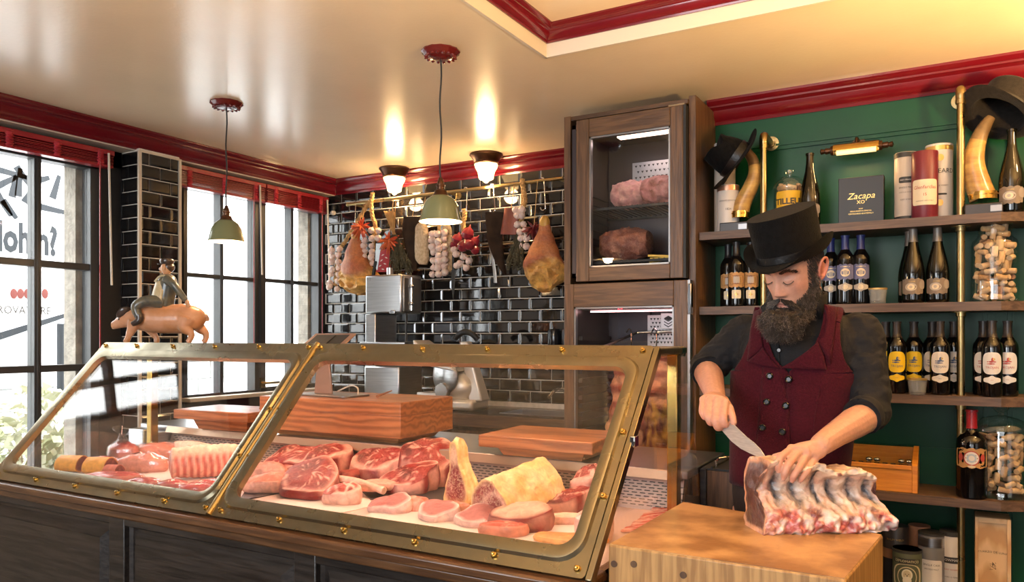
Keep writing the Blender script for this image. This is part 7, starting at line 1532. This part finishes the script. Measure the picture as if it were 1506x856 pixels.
shirt = bpy.data.objects.new('shirt', me); COL.objects.link(shirt); shirt.parent = per; shirt.location = -Vector(per.location); sub_ = shirt.modifiers.new('sub', 'SUBSURF'); sub_.levels = 1; sub_.render_levels = 1
for e, w, end in ((ELR, WRR, .13), (ELL, WRL, .17)):
    c = e.lerp(w, end); d = (w - e).normalized(); m = MB(); m.tube([c - d * .028, c - d * .022, c - d * .004, c + d * .010, c + d * .013, c + d * .008, c - d * .02], [.050, .0545, .0555, .0535, .050, .046, .044], 28); 
    m.v = [tuple(Vector(p) + Vector((nz(p, 40, 2), nz(p, 40, 7), nz(p, 40, 11))) * .004) for p in m.v]; m.build('cuff', M_shirt, shirt)
def patch(pts, off, name, mt, parent, cuts=4, solid=.004, lift=None):
    bm = bmesh.new(); vs = [bm.verts.new((x, y, 0)) for x, y in pts]; bm.faces.new(vs); bmesh.ops.triangulate(bm, faces=bm.faces[:]); bmesh.ops.subdivide_edges(bm, edges=bm.edges[:], cuts=cuts, use_grid_fill=True)
    m = MB(); bm.verts.ensure_lookup_table(); V = [onT(v.co.x, v.co.y, off + (lift(v.co.x, v.co.y) if lift else 0)) for v in bm.verts]; m.put(V, [tuple(v.index for v in f.verts) for f in bm.faces]); bm.free(); return m.build(name, mt, parent, solid=solid)
# shirt collar wings and placket
for s, pts in ((1, [(1199, 414), (1207, 425), (1212, 447), (1206, 471), (1196, 455), (1190, 440)]), (-1, [(1130, 440), (1137, 470), (1128, 478), (1119, 452)])):
    m = MB(); Pq = [oY(px, py, 2.400 if s > 0 else 2.402) for px, py in pts]; c = sum(Pq, Vector()) / len(Pq); m.put([*Pq, c + Vector((0, -.012, 0))], [(i, (i + 1) % len(Pq), len(Pq)) for i in range(len(Pq))]); m.build('collar', M_shirt, shirt, solid=.004)
m = MB(); m.grid(lambda u, v: Vector((-.402, 2.478 - .02 * (1 - v), 1.525)) + Vector((.079 * cos(2 * pi * u), .075 * sin(2 * pi * u), .055 * v + .014 * sin(2 * pi * u))), 40, 6, True); m.build('collar', M_shirt, shirt, solid=.005)
m = MB(); m.tube([onT(1143, 472, .010), onT(1144.5, 500, .008), onT(1146, 538, .006)], .0022, 6); m.build('placket', M_shirt, shirt)
b1 = onT(1145.5, 515, .010); m = MB(); m.lathe([(.0001, .003), (.005, .003), (.0055, 0)], 12, b1, Matrix.Rotation(pi / 2, 4, 'X')); m.build('button', mat('grey_shirt_button', (.12, .12, .13), .3), shirt)
# waistcoat
NL = [(1.34, .0), (1.352, .004), (1.362, .022), (1.385, .043), (1.42, .062), (1.46, .074), (1.50, .078), (1.56, .076)]
def vest_pt(s, u, z):
    cx, cy, hw, hd = tors(z); xin = interp(NL, z) if z > 1.34 else 0; off = .012
    if z > 1.34: xo = interp([(1.30, .20), (1.34, .172), (1.38, .146), (1.43, .130), (1.49, .122), (1.56, .118)], z)
    a_in = math.asin(min(1, sp(min(.999, xin / (hw + off)), 2 / (2 / 2.5) / 2.5 * 2) ** 1)) if False else math.asin(min(.999, xin / (hw + off)) ** 1.25)
    if z > 1.34: a_out = math.asin(min(.999, min(xo, (hw + off) * .999) / (hw + off)) ** 1.25)
    else: a_out = lerp(pi, pi / 2 + .1, smooth(1.24, 1.34, z))
    return surf(s * lerp(a_in, a_out, u), z, off)
vest = None
for s in (-1, 1):
    m = MB(); zs = [lerp(.985, 1.34, k / 24) for k in range(25)] + [lerp(1.345, 1.53, k / 18) for k in range(19)]; n = 26; V = []
    for z in zs:
        for i in range(n + 1):
            p = vest_pt(s, i / n, z); w = noise.noise(Vector((p.x * 9, p.y * 9, p.z * 22))) * .004; V.append(p + Vector((0, -w, 0)))
    m.put(V, [(j * (n + 1) + i, j * (n + 1) + i + 1, (j + 1) * (n + 1) + i + 1, (j + 1) * (n + 1) + i) for j in range(len(zs) - 1) for i in range(n)])
    v_ = m.build('waistcoat' if vest is None else 'waistcoat_half', M_vest, per if vest is None else vest, solid=.006)
    if vest is None: vest = v_
for s in (-1, 1):  # shoulder straps going over to the back
    m = MB(); c = [vest_pt(s, .5, 1.50), vest_pt(s, .5, 1.525) + Vector((0, .01, .004)), Vector((-.40 + s * .098, 2.49, 1.541)), Vector((-.40 + s * .10, 2.54, 1.52)), Vector((-.40 + s * .10, 2.60, 1.44))]; m.tube([q + Vector((0, 0, -.006)) for q in catmull(c, 5)], .022, 12, flat=.22, up=(0, -1, .3)); m.build('strap', M_vest, vest)
patch([(1121, 540), (1147, 542), (1160, 600), (1163, 680), (1109, 680), (1113, 640)], .0165, 'front_panel', M_vest, vest, 5, .003)
patch([(1147, 541.5), (1166, 531), (1186, 517), (1203, 503), (1211, 522), (1216, 544), (1180, 543)], .021, 'lapel', M_vest, vest, 4, .004)
patch([(1147, 541.5), (1133, 528), (1122, 511), (1112, 521), (1100, 531), (1122, 538)], .021, 'lapel', M_vest, vest, 4, .004)
patch([(1211, 447), (1216, 470), (1213, 488), (1204, 504), (1221, 536), (1227, 490), (1231, 452)], .0195, 'lapel', M_vest, vest, 4, .004)
patch([(1117, 452), (1119, 475), (1120, 494), (1122, 511), (1099, 531), (1103, 490), (1110, 452)], .0195, 'lapel', M_vest, vest, 4, .004)
def seam(pts, off): m = MB(); m.tube(catmull([onT(px, py, off) for px, py in pts], 5), .0014, 6); m.build('seam', M_vest, vest)
seam([(1206, 572), (1200, 605), (1196, 636)], .0165); seam([(1121, 541), (1116, 600), (1110, 668)], .0185)
M_btn = mat('black_button', (.008, .008, .009), .25)
for px, py in ((1132, 553), (1160, 558), (1127.6, 591), (1155.7, 596.6), (1121.5, 628.7), (1150.6, 635)):
    c = onT(px, py, .0195); m = MB(); m.lathe([(.0001, .0035), (.006, .0035), (.0085, .006), (.0105, .004), (.0105, 0)], 18, c, Matrix.Rotation(pi / 2, 4, 'X')); m.build('button', M_btn, vest)
M_trs = mat('dark_brown_trousers', (.022, .013, .011), .85, bump=.2, bscale=200)
m = MB(); m.grid(lambda u, v: surf(2 * pi * u, lerp(.80, 1.0, v), .006), 32, 8, True)
for s, x in ((-1, -.53), (1, -.35)): m.tube(catmull([(x, 2.54, .88), (x - .01 * s, 2.52, .5), (x, 2.56, .12), (x, 2.555, .06)], 6), [.10] * 6 + [.085] * 6 + [.07] * 7, 16)
m.build('trousers', M_trs, per)
for x in (-.53, -.35): m = MB(); m.ell((x, 2.49, .045), (.055, .145, .045), 18, 10); m.box(x - .045, x + .045, 2.36, 2.62, 0, .02); m.build('shoe', M_leather, per)
# top hat worn on the head
hc_ = Vector((-.408, 2.366, 1.688)); HTM = Matrix.Rotation(radians(-17), 3, 'Z') @ Matrix.Rotation(radians(-3), 3, 'Y') @ Matrix.Rotation(radians(20), 3, 'X')
ht = hat('top_hat', None, hc_, HTM, .088, .115, .132, .036, .050, False, M_felt, 1.03)
for k_ in ('category', 'label', 'group'):
    if k_ in ht: del ht[k_]
ht.parent = per; ht.location = hc_ - Vector(per.location)
m = MB(); bwc = hc_ + HTM @ Vector((.091, -.02, .016)); m.ell(bwc, (.005, .016, .014), 12, 8, HTM.to_4x4()); m.build('bow', M_ribbon, ht)

# ================================================================ PIG FIGURINE ON THE TOP SHELF
A_ = Vector((-.82, -.57, 0)).normalized(); SD = Vector((A_.y, -A_.x, 0)) * -1; PB = Vector((-3.225, 2.318, 1.4185))
def PG(a, s, z): return PB + A_ * a + SD * s + Vector((0, 0, z))
if SD.dot(Vector((0, -1, 0))) < 0: SD = -SD
pg = thing('pig_figurine', 'painted figurine of a butcher in a cap riding a pig, on top of the case', 'figurine', PB)
m = MB(); ax = [(-.205, .135, .012), (-.19, .130, .038), (-.16, .122, .058), (-.11, .116, .071), (-.05, .114, .069), (.0, .114, .067), (.05, .116, .064), (.09, .118, .058), (.125, .118, .049), (.15, .112, .040), (.175, .100, .030), (.195, .090, .022), (.212, .084, .019)]
c = catmull([PG(a, 0, z) for a, z, r in ax], 4); n = len(c); m.tube(c, [interp([(k / (len(ax) - 1), q[2]) for k, q in enumerate(ax)], i / (n - 1)) for i in range(n)], 22)
def leg(p): cc = catmull([PG(*q[:3]) for q in p], 5); k = len(cc); m.tube(cc, [interp([(i / (len(p) - 1), q[3]) for i, q in enumerate(p)], j / (k - 1)) for j in range(k)], 12)
leg([(.10, .035, .10, .034), (.115, .040, .06, .021), (.128, .042, .03, .014), (.135, .042, .012, .014), (.145, .042, .004, .014)]); leg([(.075, -.035, .09, .034), (.06, -.04, .06, .020), (.035, -.042, .03, .013), (.03, -.042, .010, .013), (.04, -.042, .004, .014)])
leg([(-.13, .035, .11, .050), (-.125, .045, .075, .030), (-.155, .046, .045, .016), (-.148, .046, .014, .013), (-.138, .046, .004, .015)]); leg([(-.15, -.03, .11, .048), (-.165, -.04, .075, .028), (-.195, -.042, .045, .016), (-.192, -.042, .014, .013), (-.182, -.042, .004, .015)])
m.tube(catmull([PG(-.20, 0, .14), PG(-.215, .01, .13), PG(-.22, .0, .115), PG(-.212, -.01, .105)], 4), .006, 8); m.ell(PG(.16, .022, .135), .010, 8, 6)
o1 = m.build('pig_raw', M_skin, smooth=False); me = remesh(o1, .0042, 4, .5)
M_pig = mat('painted_pink_clay', (.62, .32, .19), .32, c2=(.50, .22, .09), scale=14, mix=(.4, .65), coat=.25, bump=.08, bscale=70)
me.materials.clear(); me.materials.append(M_pig); me.polygons.foreach_set('use_smooth', [True] * len(me.polygons)); pb = bpy.data.objects.new('pig_body', me); COL.objects.link(pb); pb.parent = pg; pb.location = -PB
M_drk = mat('painted_dark_brown', (.035, .024, .02), .3, c2=(.06, .035, .025), scale=30, coat=.3); M_blu = mat('painted_grey_blue', (.055, .062, .062), .35, c2=(.15, .13, .08), scale=26, coat=.3); M_apr = mat('painted_cream_apron', (.60, .52, .34), .35, c2=(.45, .36, .2), scale=20, coat=.2); M_fle = mat('painted_flesh', (.62, .33, .17), .35, coat=.2)
for s in (.028, -.024):
    m = MB(); cc = catmull([PG(.118, s, .158), PG(.142, s * 1.6, .156), PG(.165, s * 1.6, .136), PG(.176, s * 1.4, .120)], 5); k = len(cc); m.tube(cc, [.004 + .012 * max(0, sin(pi * i / (k - 1))) ** .8 for i in range(k)], 14, flat=.35, up=SD); m.build('ear', M_drk, pb)
m = MB(); m.tube([PG(.208, 0, .084), PG(.216, 0, .083)], [.019, .017], 16); sn = m.build('snout', M_fle, pb)
for s in (.03, -.02): m = MB(); m.ell(PG(.175, s, .112), .0045, 8, 6); m.build('eye', M_drk, pb)
m = MB(); cc = catmull([PG(-.015, 0, .175), PG(-.02, 0, .215), PG(-.03, 0, .265), PG(-.033, 0, .305), PG(-.034, 0, .325)], 5); k = len(cc); m.tube(cc, [interp([(0, .046), (.35, .046), (.7, .042), (.9, .028), (1, .014)], i / (k - 1)) for i in range(k)], 18)
def arm(p, r0, r1): cc = catmull([PG(*q) for q in p], 5); k = len(cc); m.tube(cc, [lerp(r0, r1, i / (k - 1)) for i in range(k)], 12)
arm([(-.035, .035, .305), (-.075, .05, .275), (-.098, .05, .245), (-.128, .04, .200)], .020, .014); arm([(-.03, -.035, .305), (.0, -.05, .265), (.012, -.045, .245)], .020, .014); arm([(-.03, .035, .300), (-.005, .048, .262), (.018, .046, .250)], .016, .013) if False else None
o1 = m.build('r', M_blu, smooth=False); me = remesh(o1, .0035, 3, .5); me.materials.clear(); me.materials.append(M_blu); me.polygons.foreach_set('use_smooth', [True] * len(me.polygons)); rb = bpy.data.objects.new('rider', me); COL.objects.link(rb); rb.parent = pg; rb.location = -PB
m = MB(); m.grid(lambda u, v: PG(-.012 + .056 * cos(lerp(-1.8, 1.8, u)) * (1 - .25 * v) - .012 * v, .053 * sin(lerp(-1.8, 1.8, u)) * (1 - .3 * v), .195 + .095 * v), 16, 8); m.build('apron', M_apr, rb, solid=.003)
for s in (1, -1): m = MB(); m.tube(catmull([PG(.015, s * .028, .288), PG(-.01, s * .034, .312), PG(-.045, s * .03, .315)], 4), .005, 6); m.build('apron_strap', M_apr, rb)
m = MB(); hcn = PG(-.028, 0, .352); m.ell(hcn, (.026, .026, .032), 20, 14); m.ell(PG(-.0, 0, .350), (.007, .006, .008), 8, 6); m.ell(PG(-.028, .026, .350), (.006, .006, .009), 8, 6); m.tube([PG(-.032, 0, .318), PG(-.03, 0, .335)], .014, 10); m.ell(PG(-.006, 0, .336), (.008, .014, .006), 8, 6); m.build('head', M_fle, rb)
m = MB(); m.ell(PG(-.04, 0, .358), (.022, .027, .026), 16, 10); m.build('hair', M_drk, rb)
m = MB(); m.lathe([(.027, 0), (.030, .006), (.033, .016), (.030, .024), (.015, .029), (.0001, .030)], 24, PG(-.030, 0, .371)); m.lathe([(.0001, -.003), (.020, -.003), (.022, 0), (.0001, .002)], 16, PG(-.008, 0, .373)); m.build('cap', M_drk, rb)
for s in (1, -1):
    m = MB(); cc = catmull([PG(-.015, s * .025, .190), PG(.035, s * .055, .196), PG(.075, s * .070, .178), PG(.082, s * .072, .155), PG(.070, s * .074, .125)], 5); k = len(cc); m.tube(cc, [lerp(.030, .018, i / (k - 1)) for i in range(k)], 14); m.build('trouser_leg', M_blu, rb)
    m = MB(); cc = catmull([PG(.068, s * .074, .132), PG(.066, s * .075, .112), PG(.075, s * .077, .100), PG(.098, s * .078, .088)], 4); k = len(cc); m.tube(cc, [.018, .018, .018, .018, .017, .017, .016, .016, .015, .014, .013, .012, .010][:k], 12); m.build('boot', M_drk, rb)
m = MB(); m.ell(PG(-.134, .038, .192), (.012, .010, .013), 10, 8); m.ell(PG(-.138, .036, .178), (.014, .008, .012), 8, 6); m.build('hand', M_fle, rb)
m = MB(); m.ell(PG(.016, -.043, .243), (.014, .013, .014), 10, 8); m.tube([PG(.016, -.043, .228), PG(.016, -.043, .272)], .009, 10); m.build('hand', M_fle, rb)
